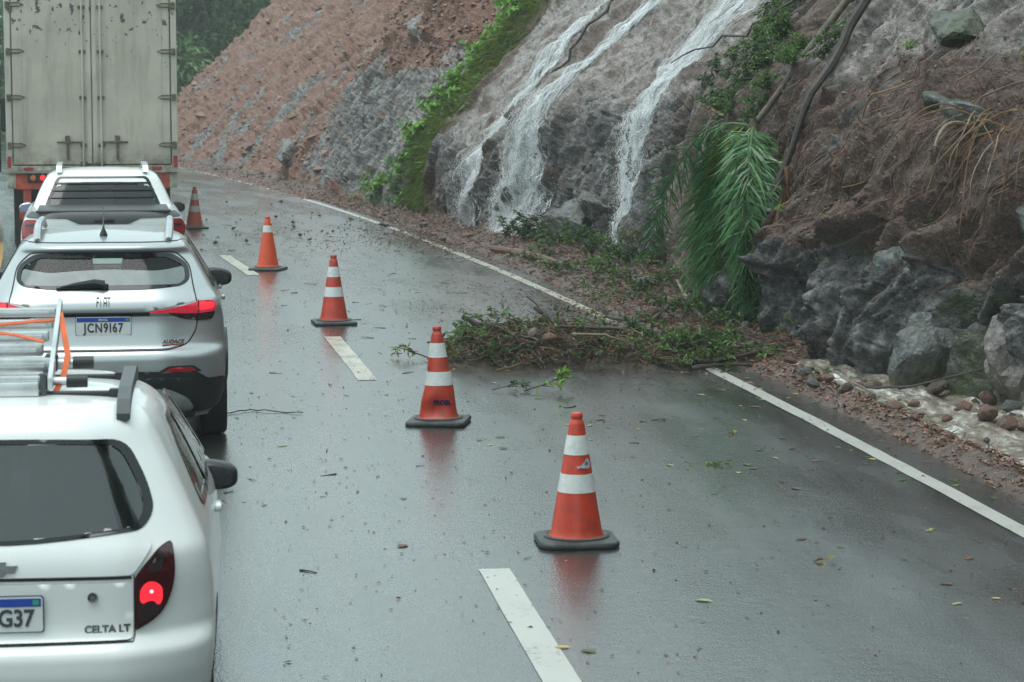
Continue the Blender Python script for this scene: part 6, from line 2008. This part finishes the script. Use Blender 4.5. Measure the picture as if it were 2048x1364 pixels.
for k, (d0, ln, dr, mm) in enumerate(specs):
    mb, V, F, T, mm = frond_mesh((0, 0, 0), d0, ln, dr, .42 if mm == 'leaf_palm' else .30, 371 + k, mm, 84 if mm == 'leaf_palm' else 34, random.uniform(-.6, .6))
    fr = mb.build('frond', M['palm_stem'], palm)
    put('leaflets', np_mesh('leaflets', V, F, M[mm], False, {'tint': T}), fr, kind='stuff')
zz = np.linspace(PALM_Z - .05, 4.6, 16)
_e, n = on_slope([25.45], [4.6], .22)
_t = np.linspace(0, 1, 16)[:, None]
P = pc[None] * (1 - _t) + _e * _t + np.array([0, 0, .10]) * np.sin(_t * PI) + .015 * np.stack([np.sin(_t[:, 0] * 17), np.cos(_t[:, 0] * 11), np.sin(_t[:, 0] * 13 + 1)], 1)
MB().tube([tuple(p - pc) for p in P], list(np.linspace(.034, .055, 16)), 10).build('trunk', M['bark_mottled'], palm, True)
MB().lathe([(.02, -.10), (.045, -.05), (.05, .03), (.03, .10)], 12).build('crown_boss', M['bark_mottled'], palm, True)
# a second bare trunk, dark, leaning down beside it
zz = np.linspace(1.75, 4.6, 16)
_a, n = on_slope([24.75, 24.7, 24.9, 25.15], [1.55, 2.45, 3.1, 4.7], .24)
_t = np.linspace(0, 3, 16)
P = np.stack([np.interp(_t, np.arange(4), _a[:, k]) for k in range(3)], 1) + .02 * np.stack([np.sin(_t * 5), np.cos(_t * 4), np.sin(_t * 3)], 1)
tag(MB().tube([tuple(p) for p in P], list(np.linspace(.030, .065, 16)), 8).build('fallen_tree', M['bark'], None, True), 'dark bare trunk lying down the slope just right of the palm', 'fallen trunk')
P, n = on_slope(24.75 + .1 * np.sin(np.arange(12) * .9), np.linspace(.05, 1.3, 12), .12)
tag(MB().tube([tuple(p) for p in P], list(np.linspace(.018, .03, 12)), 7).build('hanging_vine', M['bark'], None, True), 'dark woody vine hanging below the palm fronds to the ground', 'vine')
dead = [(24.45, 1.75, 'dry brown frond sheath hanging beside the palm, orange at its top')]
for s_, z, lb in dead:
    P, n = on_slope([s_, s_, s_], [z, z - .35, z - .9], .10)
    root = thing('dead_frond', lb, 'dead frond', tuple(P[0]))
    MB().tube([tuple(p - P[0]) for p in P], [.035, .02, .006], 7).build('stalk', M['root'], root, True)
    m_ = 90
    C = np.repeat(P[:1], m_, 0) + (P[2] - P[0])[None] * rng.uniform(.05, .9, (m_, 1)) - P[0]
    v, f, t = leaf_arrays(C, np.array([0, 0, -1.0])[None] + rng.normal(0, .28, (m_, 3)), rng.uniform(.2, .5, m_), .014, tints(m_, .4, 1.1), .1)
    put('leaflets', np_mesh('leaflets', v, f, M['leaf_brown'], False, {'tint': t}), root, kind='stuff')
# bare branches lying over the slope
def slope_branch(label, pts, r0, r1, lift=.12, m='bark', twigs=3, seed=0, name='bare_branch', leaves=0):
    pa = np.array(pts, float)
    t = np.linspace(0, len(pa) - 1, 18)
    s_ = np.interp(t, np.arange(len(pa)), pa[:, 0]); z = np.interp(t, np.arange(len(pa)), pa[:, 1])
    P, n = on_slope(s_, z, lift)
    root = thing(name, label, 'branch', tuple(P[0]))
    MB().tube([tuple(p - P[0]) for p in P], list(np.linspace(r0, r1, 18)), 7).build('stem', M[m], root, True)
    r_ = random.Random(seed)
    for k in range(twigs):
        i = r_.randint(4, 15)
        d = Vector((r_.gauss(-.3, .5), r_.gauss(0, .6), r_.gauss(0, .5)))
        c = stem_curve(P[i] - P[0], d, r_.uniform(.25, .6), 6, .3, .15, seed * 7 + k)
        MB().tube(c, list(np.linspace(r1 * .9, r1 * .3, 7)), 5).build('twig', M[m], root)
    return root
slope_branch('long thin bare branch reaching left over the right waterfall', [(26.0, 4.15), (27.2, 3.75), (29.0, 3.45), (31.5, 3.05), (34, 2.75)], .032, .010, .25, 'bark', 4, 1)
slope_branch('thin bare branch parallel to the longest one, higher on the slope', [(26.4, 4.2), (28, 4.05), (30, 3.75)], .026, .010, .22, 'bark', 3, 2)
slope_branch('broken orange stick poking out left of the palm top', [(30.2, 2.30), (29.2, 2.26), (28.2, 2.22)], .022, .014, .22, 'root', 0, 3, 'broken_stick')
slope_branch('dark stick slanting down left of the saplings above the palm', [(29.2, 3.0), (30.2, 2.7), (31, 2.45)], .014, .008, .15, 'bark', 1, 4)
slope_branch('weathered grey pole lying down the wet apron between two waterfalls', [(41.0, 4.6), (41.0, 3.4), (41.1, 2.4)], .030, .022, .06, 'bark', 0, 5)

# ------------------------------------------------------------------ roots in the near slope
P, n = on_slope([20.6], [2.12], .14)
tangle = thing('root_tangle', 'tangle of orange brown roots hanging from the overhang at the upper right', 'roots', tuple(P[0]))
for k in range(44):
    r_ = random.Random(500 + k)
    st_p = Vector((r_.gauss(0, .12), r_.gauss(0, .38), r_.gauss(.05, .10)))
    d = Vector((r_.gauss(-.45, .25), r_.gauss(.1, .55), r_.gauss(-.35, .45)))
    c = stem_curve(st_p, d, r_.uniform(.35, .95), 10, 1.5, .10, 600 + k)
    rr = r_.uniform(.0035, .010)
    MB().tube(c, list(np.linspace(rr, rr * .4, 11)), 5, False).build('root', M['root'] if k % 4 else M['bark_pale'], tangle, True)
c = stem_curve((-.10, .1, .0), (-.9, -.5, .6), .55, 10, 1.9, .05, 77)
MB().tube(c, list(np.linspace(.024, .012, 11)), 7).build('root', M['bark_pale'], tangle, True)
mb = MB()
for k in range(230):
    r_ = random.Random(900 + k)
    s0 = r_.uniform(19.5, 25.5); z0 = r_.uniform(1.2, 3.0); ln = r_.uniform(.2, .9)
    m_ = 7
    z = np.linspace(z0, z0 - ln, m_); s_ = s0 + np.cumsum(np.array([r_.gauss(.03, .05) for _ in range(m_)]))
    P, n = on_slope(s_, z, r_.uniform(.015, .06))
    rr = r_.uniform(.003, .008)
    mb.tube([tuple(p) for p in P], list(np.linspace(rr, rr * .5, m_)), 4, False)
tag(mb.build('root_fibres', M['root_dark'], kind='stuff'), 'fine reddish roots trailing over the brown soil of the near slope')
for k, (a, b, lb) in enumerate([([(22.6, 2.6), (22.9, 2.1), (22.8, 1.7)], .010, 'pale root running down the middle of the brown soil face'), ([(22.0, 1.9), (23.0, 1.5), (24.0, 1.15)], .007, 'long thin orange root curving left from the tangle'), ([(24.3, 2.0), (24.2, 1.3)], .007, 'orange root beside the dead palm frond')]):
    slope_branch(lb, a, b, b * .6, .06, 'root', 1, 50 + k, 'root')

# ------------------------------------------------------------------ the heap of branches across the lane
PX0, PX1 = -.62, 2.15
def heap_h(x, y):
    t = (x - PX0) / (PX1 - PX0)
    prof_ = np.clip(np.interp(t, [-.05, .02, .15, .35, .5, .62, .8, 1.05], [0, .21, .35, .38, .34, .25, .21, .10]), 0, 1)
    yc = 22.95 + .1 * np.sin(x * 3) + .35 * np.clip(t - .6, 0, 1); w = .62 + .14 * np.sin(x * 5 + 1)
    return prof_ * np.clip(1 - ((y - yc) / w) ** 2, 0, 1) ** .8
M['litter'] = leaf_mat('soaked brown litter', (.15, .095, .055), .42, trans=.05)
M['twig_b'] = tint_mat('heap twigs', (.085, .062, .045), .55)
def scatter_heap(n, bias=0.0):
    out = []
    while len(out) < n:
        x = rng.uniform(PX0 - .1, PX1 + .3); y = rng.uniform(22.2, 24.0)
        h = float(heap_h(x, y))
        if h > .02: out.append((x, y, h * rng.uniform(bias, 1.0)))
    return np.array(out)
# core of soaked litter and fine twigs
hx = np.linspace(PX0 - .15, PX1 + .3, 150); hy = np.linspace(22.15, 24.05, 110)
HX, HY = np.meshgrid(hx, hy, indexing='ij')
hh = heap_h(HX, HY)
q_ = np.stack([HX.ravel(), HY.ravel(), HX.ravel() * 0], 1)
hz = hh * .80 * (1 + .35 * fbm(q_ * 9, 4, 201).reshape(HX.shape)) - .012
F = grid_faces(110, 150)
Vh = np.stack([HX.T.ravel(), HY.T.ravel(), hz.T.ravel()], 1)
keep = (hh.T.ravel()[F] > .015).any(1)
M['heap_soil'] = mat('soil and bark mush', (.050, .036, .024), .6, var=.5, scale=12, bump=.8, bscale=60, bdist=.02)
tag(put('heap_core', np_mesh('heap_core', Vh, F[keep], M['heap_soil'], True), kind='stuff'), 'dark mush of soil and bark inside the branch heap')
Pp = scatter_heap(5200, .72) + [0, 0, .01]
dv = rng.normal(0, 1, (5200, 3)) * [1, 1, .45]
v, f, t = leaf_arrays(Pp, dv, rng.uniform(.04, .13, 5200), rng.uniform(.006, .022, 5200), tints(5200, .4, 1.6, .2), .2)
tag(put('leaf_litter', np_mesh('leaf_litter', v, f, M['litter'], False, {'tint': t}), kind='stuff'), 'brown soaked twigs and litter of the branch heap')
n = 2600
Pp = scatter_heap(n, .82) + [0, 0, .015]
w_ = .45 + .55 * sstep(.15, .5, fbm(Pp * [2.6, 2.6, 0] + 3, 3, 77) + .35)
keep = rng.random(n) < .9 * w_ * (.55 + .45 * (Pp[:, 0] > .9))
Pp = Pp[keep]; n = len(Pp)
v, f, t = leaf_arrays(Pp, rng.normal(0, 1, (n, 3)) * [1, 1, .6] + [0, 0, .25], rng.uniform(.045, .10, n), rng.uniform(.018, .038, n), tints(n, .5, 1.5, .2), .25)
tag(put('heap_leaves', np_mesh('heap_leaves', v, f, M['leaf_mid'], False, {'tint': t}), kind='stuff'), 'green leaves torn off and matted into the branch heap')
mb = MB()
for k in range(900):
    p = scatter_heap(1, .8)[0]; a = random.uniform(0, 2 * PI); e = random.gauss(.05, .35); ln = random.uniform(.08, .42)
    d = Vector((math.cos(a) * math.cos(e), math.sin(a) * math.cos(e), math.sin(e)))
    p0 = Vector(p) - d * ln * .4
    if p0.z < .01: p0.z = .012
    c = [p0, p0 + d * ln * .5 + Vector((random.gauss(0, .02), random.gauss(0, .02), random.gauss(.01, .02))), p0 + d * ln]
    r0 = random.uniform(.0025, .007)
    mb.tube(c, [r0, r0 * .8, r0 * .4], 4, False)
me_t = mb.mesh('heap_twigs', M['root_dark'])
me_t.materials.append(M['bark_pale']); me_t.materials.append(M['bark'])
mi = np.repeat(rng.choice([0, 0, 1, 2, 2], 900), 8)
me_t.polygons.foreach_set('material_index', mi[:len(me_t.polygons)].astype(np.int32))
tag(put('heap_twigs', me_t, kind='stuff'), 'broken twigs bristling from the branch heap')
n = 2600
s_ = np.concatenate([rng.normal(26, 1.8, 1500), rng.normal(40.5, 2.4, 1100)]); o_ = rng.normal(.08, .34, n)
P = road(s_, o_, .010)
v, f, t = leaf_arrays(P, rng.normal(0, 1, (n, 3)) * [1, 1, .12], rng.uniform(.03, .10, n), rng.uniform(.010, .03, n), tints(n, .35, 1.4, .2), .2)
tag(put('line_litter', np_mesh('line_litter', v, f, M['litter'], False, {'tint': t}), kind='stuff'), 'brown litter washed over the edge line')
P = road(s_ + .1, o_ * 1.2, .008)
rubble('line_grit', P, rng.uniform(.012, .04, n), M['rub_brown'], 'soil crumbs washed over the edge line', .5)
def leafy_branch_meshes(seed, ln, leafmat, nl=46, ll=.085, lw=.034):
    r_ = random.Random(seed)
    mb = MB(); C, D = [], []
    main = stem_curve((0, 0, 0), (1, r_.gauss(0, .15), r_.gauss(.15, .1)), ln, 8, .25, .10, seed)
    mb.tube(main, list(np.linspace(.009, .003, 9)), 5)
    lines = [main]
    for k in range(5):
        i = r_.randint(2, 7)
        c = stem_curve(main[i], (r_.uniform(.2, 1), r_.choice((-1, 1)) * r_.uniform(.3, 1), r_.gauss(.1, .3)), ln * r_.uniform(.2, .45), 5, .2, .14, seed * 13 + k)
        mb.tube(c, list(np.linspace(.005, .002, 6)), 4); lines.append(c)
    for _ in range(nl):
        c = r_.choice(lines); f = r_.uniform(.35, 1) * (len(c) - 1); i = min(int(f), len(c) - 2)
        p = c[i].lerp(c[i + 1], f - i); C.append(tuple(p))
        D.append((r_.gauss(.4, .6), r_.gauss(0, .8), r_.gauss(.15, .45)))
    m = len(C)
    v, f, t = leaf_arrays(np.array(C), np.array(D), rng.uniform(.7, 1.2, m) * ll, rng.uniform(.7, 1.2, m) * lw, tints(m, .6, 1.4))
    return mb.mesh('stem', M['bark']), np_mesh('leaves', v, f, M[leafmat], False, {'tint': t})
LB = [leafy_branch_meshes(700 + k, random.uniform(.45, .75), ['leaf_dark', 'leaf_mid', 'leaf_dark', 'leaf_mid'][k % 4]) for k in range(6)]
def leafy(loc, rot, sc_, label, group, ms=None):
    ms = ms or random.choice(LB)
    root = thing('leafy_branch', label, 'branch', tuple(loc), 0, group)
    root.rotation_euler = rot; root.scale = (sc_,) * 3
    put('stem', ms[0], root); put('leaves', ms[1], root, kind='stuff')
    return root
for _ in range(46):
    s_ = random.choice([random.uniform(23.5, 37), random.uniform(27, 34)]); o_ = random.uniform(.45, 1.0) * float(prof(s_, 1))
    p = road(s_, o_)
    leafy((p[0], p[1], float(verge_z(s_, o_)) + .03), (random.uniform(-.3, .3), random.uniform(-.35, .1), random.uniform(0, 6.28)), random.uniform(.7, 1.2), 'green leafy branch lying on the verge below the palm', 'leafy branches on the verge')
for k in range(60):
    p = scatter_heap(1, .85)[0]
    if k % 3 == 0: p = np.array([rng.uniform(1.0, 2.1), rng.uniform(22.6, 23.6), 0]); p[2] = float(heap_h(p[0], p[1])) * .9
    leafy(p + [0, 0, .02], (random.uniform(-.4, .4), random.uniform(-.35, .25), random.uniform(0, 6.28)), random.uniform(.6, .95), 'green leafy branch tangled in the heap across the lane', 'leafy branches of the heap')
for (s_, o_, a) in [(25.5, .6, .5), (26.4, .9, 2.2), (27.5, .8, .2), (28.4, 1.0, 1.2), (29.2, .7, 2.6), (30, 1.1, .4), (24.6, .9, 2.0), (31.0, .9, .8), (32.2, .8, 2.8), (33.4, .9, .3), (26.9, 1.2, 1.0), (28.9, 1.3, 3.0), (24.0, .7, .3), (25.2, 1.0, 1.4), (23.6, .95, 2.7), (30.6, .55, 1.0), (34.6, .7, 2.2)]:
    p = road(s_, o_)
    leafy((p[0], p[1], float(verge_z(s_, o_)) + .04), (random.uniform(-.2, .2), random.uniform(-.25, .1), a), random.uniform(.8, 1.2), 'green leafy branch lying on the verge below the palm', 'leafy branches on the verge')
LS = leafy_branch_meshes(801, .42, 'leaf_bright', 40, .09, .036)
leafy((-.17, 20.62, .02), (0, -.15, .3), 1.0, 'dark green leafy sprig lying on the asphalt in front of the heap', None, LB[0]).scale = (.62,) * 3
leafy((.10, 20.58, .02), (0, -.12, -.1), .95, 'bright green leafy sprig on the asphalt, right of the darker one', None, LS)
leafy((-.80, 23.0, .03), (.1, -.2, 2.6), .9, 'pale yellowish sprig sticking out of the left end of the heap', None, leafy_branch_meshes(803, .4, 'leaf_pale', 40, .09, .03))
def stick(label, pts, r0, r1, m='bark', group=None, name='stick', side=0, cat='stick'):
    c = [Vector(p) for p in pts]
    t = np.linspace(0, len(c) - 1, len(c) * 3)
    Q = [c[min(int(x), len(c) - 2)].lerp(c[min(int(x), len(c) - 2) + 1], x - min(int(x), len(c) - 2)) + Vector((random.gauss(0, .006), random.gauss(0, .006), random.gauss(0, .004))) for x in t]
    o = MB().tube(Q, list(np.linspace(r0, r1, len(Q))), 7).build(name, M[m], None, True)
    return tag(o, label, cat, group)
stick('thick dark broken branch end rising from the left end of the heap', [(-.12, 22.9, .26), (-.30, 23.0, .33), (-.47, 23.05, .42)], .030, .024)
stick('dark branch stub with a fork standing up left of the middle of the heap', [(.50, 22.9, .25), (.38, 23.0, .38), (.22, 23.05, .50)], .026, .018)
stick('thin straight stick standing highest out of the heap', [(.42, 22.85, .25), (.30, 22.95, .46), (.14, 23.0, .62)], .011, .006)
stick('short upright stick near the middle of the heap', [(.50, 22.9, .28), (.49, 22.95, .40)], .012, .008)
stick('long curved grey stick lying over the front of the heap', [(.55, 22.5, .30), (.85, 22.45, .31), (1.05, 22.45, .24), (1.2, 22.5, .16)], .013, .007, 'bark_pale')
stick('dark twisted branch lying at the right end of the heap beside the edge line', [(1.62, 22.35, .06), (1.95, 22.42, .07), (2.3, 22.7, .12), (2.7, 23.2, .14)], .030, .014)
stick('dark forked limb lying on the asphalt just right of the heap', [(1.66, 22.15, .03), (1.95, 22.25, .05), (2.2, 22.3, .05)], .024, .012)
stick('stick poking out of the left end of the heap by the dented cone', [(-.45, 22.9, .20), (-.66, 22.9, .12), (-.80, 22.85, .03)], .016, .011)
stick('short upright stick at the right end of the heap', [(1.35, 23.3, .12), (1.34, 23.3, .34)], .014, .010)
stick('bent dark branch lying on the verge behind the heap', [(.95, 26.5, .22), (1.05, 26.4, .08), (1.3, 26.3, .06), (1.55, 26.4, .05), (1.75, 26.7, .22)], .022, .012)
stick('forked pale branch leaning against the verge under the palm', [(2.1, 26.0, .06), (1.95, 26.6, .22), (1.85, 27.2, .42)], .028, .014, 'bark_pale')
stick('long bare stick lying on the road behind the heap', [(.10, 25.2, .02), (.55, 25.25, .03), (1.05, 25.4, .03)], .012, .006)
stick('reddish broken log lying along the verge below the waterfalls', [(.05, 36.2, .12), (.45, 34.6, .14), (.80, 33.0, .10)], .06, .05, 'root_dark', None, 'fallen_log', cat='log')
stick('shorter reddish log lying just behind the longer one on the verge', [(-.3, 37.2, .10), (.15, 36.0, .12)], .05, .04, 'root_dark', None, 'fallen_log', cat='log')
stick('bare branch lying across the stones of the stream', [(3.0, 20.6, .05), (3.35, 20.2, .10), (3.9, 19.9, .30)], .014, .006)
stick('thin stick slanting through the middle of the stream bank', [(2.85, 20.9, .10), (3.05, 19.9, .06), (3.25, 18.9, .03)], .010, .005, 'bark_pale')
stick('curled dark vine piece lying on the lane beside the silver car', [(-2.28, 19.2, .012), (-2.12, 19.45, .012), (-1.9, 19.35, .012), (-1.66, 19.25, .012)], .005, .004)
for k in range(16):
    p = scatter_heap(1, .85)[0]; a = random.uniform(0, 2 * PI); ln = random.uniform(.35, .95); e = random.uniform(-.05, .22)
    d = np.array([math.cos(a) * math.cos(e), math.sin(a) * math.cos(e) * .7, math.sin(e)])
    q0 = p - d * ln * .5; q0[2] = max(q0[2], .02); q1 = p + [random.gauss(0, .04), random.gauss(0, .03), .03]; q2 = p + d * ln * .5; q2[2] = max(q2[2], .02)
    stick('broken branch lying across the top of the heap', [tuple(q0), tuple(q1), tuple(q2)], random.uniform(.010, .020), random.uniform(.005, .009), random.choice(['bark', 'bark', 'root_dark', 'bark_pale']), 'broken branches of the heap')
# single stones caught in the heap
for x, y, z, sz, k, lb in [(.35, 22.55, .22, .16, 'stone_red', 'reddish stone caught in the middle of the branch heap'), (.20, 22.65, .25, .18, 'stone_brown', 'brown stone lying left of the reddish one on the heap')]:
    stone(x, y, sz, k, lb, None, .3, z)
# twigs and leaves scattered on the asphalt
TW = []
for k in range(5):
    c = stem_curve((-.12, 0, 0), (1, random.gauss(0, .2), 0), random.uniform(.08, .20), 5, 0, .2, 40 + k)
    TW.append(MB().tube([(p.x, p.y, p.z * .2) for p in c], list(np.linspace(.004, .002, 6)), 5).mesh('twig', M['bark'] if k % 2 else M['root_dark']))
for _ in range(120):
    s_ = random.choice([random.gauss(40, 2.5), random.gauss(30, 3), random.gauss(25.5, 1.5), random.uniform(12, 24)])
    p = road(s_, random.uniform(-3.4, .3) if s_ > 23 else random.uniform(-4.9, .2))
    o = put('twig', random.choice(TW), None, (p[0], p[1], .004), (0, 0, random.uniform(0, 6.28)), None, 'thin dark twig lying on the wet asphalt', 'twig', 'twigs on the lane')
    o.scale = (random.uniform(.5, 1.6),) * 3
def fallen_leaf_mesh(matname, L, W, seed):
    V = np.array([(0, 0, .002), (L * .3, W * .5, .010), (L * .7, W * .42, .012), (L, 0, .004), (L * .7, -W * .42, .009), (L * .3, -W * .5, .012), (L * .5, 0, .003)], float)
    F = np.array([(0, 6, 1), (1, 6, 2), (2, 6, 3), (3, 6, 4), (4, 6, 5), (5, 6, 0)])
    t = np.full((7, 3), random.uniform(.8, 1.2))
    return np_mesh('fallen_leaf', V, F, M[matname], True, {'tint': t})
FL = {'yellow': [fallen_leaf_mesh('leaf_yellow', .07, .04, 1), fallen_leaf_mesh('leaf_yellow', .06, .03, 2)], 'pale green': [fallen_leaf_mesh('leaf_pale', .09, .04, 3), fallen_leaf_mesh('leaf_pale', .06, .035, 4), fallen_leaf_mesh('leaf_mid', .08, .04, 7)], 'brown': [fallen_leaf_mesh('leaf_brown', .09, .05, 5), fallen_leaf_mesh('leaf_brown', .06, .04, 6)]}
for _ in range(190):
    col_ = random.choice(['yellow', 'pale green', 'pale green', 'pale green', 'brown', 'brown'])
    s_ = 11 + 13 * random.random() ** .8
    o_ = random.choice([random.uniform(-2.6, .3), random.uniform(-1.2, .4), random.uniform(-5, 0)])
    if vnoise(np.array([[s_ * .6, o_ * 1.1, 3.0]]), 8)[0] < random.uniform(-1.1, .25): continue
    p = road(s_, o_)
    o = put('fallen_leaf', random.choice(FL[col_]), None, (p[0], p[1], .002), (0, 0, random.uniform(0, 6.28)), None, f'{col_} leaf lying flat on the wet asphalt', 'leaf', f'{col_} leaves on the lane')
    k_ = random.uniform(.5, 1.3); o.scale = (k_, k_, k_ * .45)
for x, y, lb, mm in [(1.72, 13.2, 'large orange yellow leaf on the asphalt right of the nearest cone', 'leaf_yellow'), (1.40, 16.66, 'clump of yellowish moss and twigs on the open lane', 'leaf_grass'), (1.66, 18.1, 'curled ochre leaf standing on the asphalt near the edge line', 'leaf_yellow')]:
    m_ = 22 if 'clump' in lb else 3
    C = rng.normal(0, .03 if m_ > 3 else .008, (m_, 3)) * [1.6, 1, .3] + [0, 0, .015]
    v, f, t = leaf_arrays(C, rng.normal(0, 1, (m_, 3)) * [1, 1, .4], .075, .04 if m_ == 3 else .015, tints(m_, .6, 1.3, .2))
    put('leaf_clump' if m_ > 3 else 'curled_leaf', np_mesh('leaf_clump', v, f, M[mm], False, {'tint': t}), None, (x, y, .004), None, None, lb, 'leaf')
n = 2400
s_ = np.concatenate([rng.uniform(11, 24, 1100), rng.normal(40.3, 1.8, 700), rng.normal(29.5, 3, 600)]); o_ = rng.uniform(-4.5, .4, n)
P = road(s_, o_, .006)
v, f, t = leaf_arrays(P, rng.normal(0, 1, (n, 3)) * [1, 1, .05], rng.uniform(.012, .04, n), rng.uniform(.006, .018, n), tints(n, .4, 1.5, .25), .1)
tag(put('road_litter', np_mesh('road_litter', v, f, M['leaf_brown'], False, {'tint': t}), kind='stuff'), 'crumbs of leaves and bark strewn over the wet lane')
n = 9600
s_ = np.concatenate([rng.uniform(22.5, 36, 5600), rng.uniform(13, 22.5, 1000), rng.uniform(36, 56, 3000)])
o_ = np.where(s_ < 22.5, rng.uniform(.35, .74, n), rng.uniform(.2, 1, n) * prof(s_, 1))
P = road(s_, o_, verge_z(s_, o_) + .015)
v, f, t = leaf_arrays(P, rng.normal(0, 1, (n, 3)) * [1, 1, .3] + [0, 0, .1], rng.uniform(.03, .12, n), rng.uniform(.008, .03, n), tints(n, .4, 1.6, .25), .2)
tag(put('verge_litter', np_mesh('verge_litter', v, f, M['litter'], False, {'tint': t}), kind='stuff'), 'brown leaves, bark and twigs washed along the verge')

# ------------------------------------------------------------------ trees behind the bend
def tree_meshes(seed, h, cr, n_leaf):
    r_ = np.random.default_rng(seed); random.seed(seed)
    tr = MB()
    tr.tube(stem_curve((0, 0, -.4), (0, 0, 1), h * .8, 8, 0, .05, seed), list(np.linspace(.22, .06, 9)), 7)
    cl = []
    for k in range(26):
        a = r_.uniform(0, 2 * PI); zf = r_.uniform(.12, 1.0); rr = cr * math.sin(PI * min(.93, zf * .80 + .16)) * r_.uniform(.45, 1.0)
        c = np.array([rr * math.cos(a), rr * math.sin(a), h * zf])
        cl.append((c, r_.uniform(.35, .75) * cr * .6))
        tr.tube(stem_curve((0, 0, h * zf * .55), tuple(c - [0, 0, h * zf * .55]), float(np.linalg.norm(c - [0, 0, h * zf * .55])), 5, .1, .08, seed * 50 + k), list(np.linspace(.05, .015, 6)), 4, False)
    parts = []
    for c, rad in cl:
        m = n_leaf // len(cl)
        d = unit(r_.normal(0, 1, (m, 3)))
        q_ = c + d * (rad * r_.uniform(.55, 1.05, (m, 1))) * [1, 1, .7]
        ti = tints(m, .55, 1.35, .1) * r_.uniform(.6, 1.4) * np.array([1 + r_.uniform(-.1, .2), 1, 1])
        parts.append(leaf_arrays(q_, d * [1, 1, .5] + r_.normal(0, .5, (m, 3)) + [0, 0, -.2], r_.uniform(.20, .42, m), r_.uniform(.12, .22, m), ti))
    v, f, t = merge(parts)
    return tr.mesh('trunk', M['bark']), np_mesh('crown', v, f, M['leaf_far'], False, {'tint': t})
TR = [tree_meshes(11, 6.5, 3.2, 5200), tree_meshes(12, 8.0, 3.0, 5200), tree_meshes(13, 5.2, 3.4, 5200)]
def hill_z(x, y):
    i = np.argmin(np.abs(gy - y)); j = np.argmin(np.abs(gx - x))
    return float(Vg[i, j])
Vg = np.array([v.co.z for v in bpy.data.objects['ground'].data.vertices]).reshape(len(gy), len(gx))
spots = [(-16.5, 104), (-13.2, 107), (-10.3, 109), (-19.8, 109), (-14.8, 113), (-11.8, 116), (-17.6, 118), (-8.6, 112), (-22.5, 115), (-20.5, 124), (-13.5, 125), (-9.5, 128), (-16.8, 131), (-24.5, 128), (-6.5, 120), (-29, 120), (-13.6, 110), (-11.2, 113.5), (-15.6, 108), (-12.4, 120), (-10.2, 122), (-14.6, 121), (-12, 140), (-18.5, 143), (-25, 142), (-7, 142)]
for k, (x, y) in enumerate(spots):
    tm = TR[k % 3]
    root = thing('tree', ['bushy dark green tree on the wooded hill behind the bend', 'taller dark green tree on the wooded hill behind the bend', 'low spreading tree on the wooded hill behind the bend'][k % 3], 'tree', (x, y, hill_z(x, y) - .2), random.uniform(0, 6.28), 'trees behind the bend')
    root.scale = (random.uniform(.85, 1.15) * (1.45 if y > 112 else 1),) * 3
    put('trunk', tm[0], root); put('crown', tm[1], root)
for k, (s_, z) in enumerate([(-1.5, 4.6), (3.5, 4.8)]):
    p = on_slope([s_], [z])[0][0]; tm = TR[k % 3]
    root = thing('tree', ['bushy tree leaning over the road from the slope beside the camera', 'taller tree leaning over the road from the slope beside the camera', 'low tree leaning over the road from the slope beside the camera'][k], 'tree', (p[0], p[1], z - .4), k * 1.7, 'trees on the near slope')
    root.rotation_euler = (0, -.32, k * .4); root.scale = (1.35,) * 3
    put('trunk', tm[0], root); put('crown', tm[1], root)
n = 9000
x = rng.uniform(-30, -4, n); y = rng.uniform(100, 138, n)
gi = np.argmin(np.abs(gy[None] - y[:, None]), 1); gj = np.argmin(np.abs(gx[None] - x[:, None]), 1)
P = np.stack([x, y, Vg[gi, gj] + rng.uniform(0, 1.3, n) ** 1.5], 1)
v, f, t = leaf_arrays(P, rng.normal(0, 1, (n, 3)), rng.uniform(.2, .45, n), rng.uniform(.08, .18, n), tints(n, .4, 1.3))
tag(put('undergrowth', np_mesh('undergrowth', v, f, M['leaf_far'], False, {'tint': t}), kind='stuff'), 'dense undergrowth between the trees of the far hill')

# ------------------------------------------------------------------ rain haze in the air
def haze(x0, x1, y0, y1, z0, z1, density):
    m = bpy.data.materials.new('rain haze')
    m.use_nodes = True
    nt = m.node_tree; nt.nodes.clear()
    out = nn(nt, 'ShaderNodeOutputMaterial'); pv = nn(nt, 'ShaderNodeVolumePrincipled')
    pv.inputs['Color'].default_value = (.95, .985, 1.0, 1)
    pv.inputs['Density'].default_value = density
    pv.inputs['Anisotropy'].default_value = .3
    nt.links.new(pv.outputs[0], out.inputs['Volume'])
    o = MB().box(((x0 + x1) / 2, (y0 + y1) / 2, (z0 + z1) / 2), (x1 - x0, y1 - y0, z1 - z0)).build('haze', m, kind='stuff')
    return o
haze(-210, 210, -160, 270, -3.5, 30, .0010)
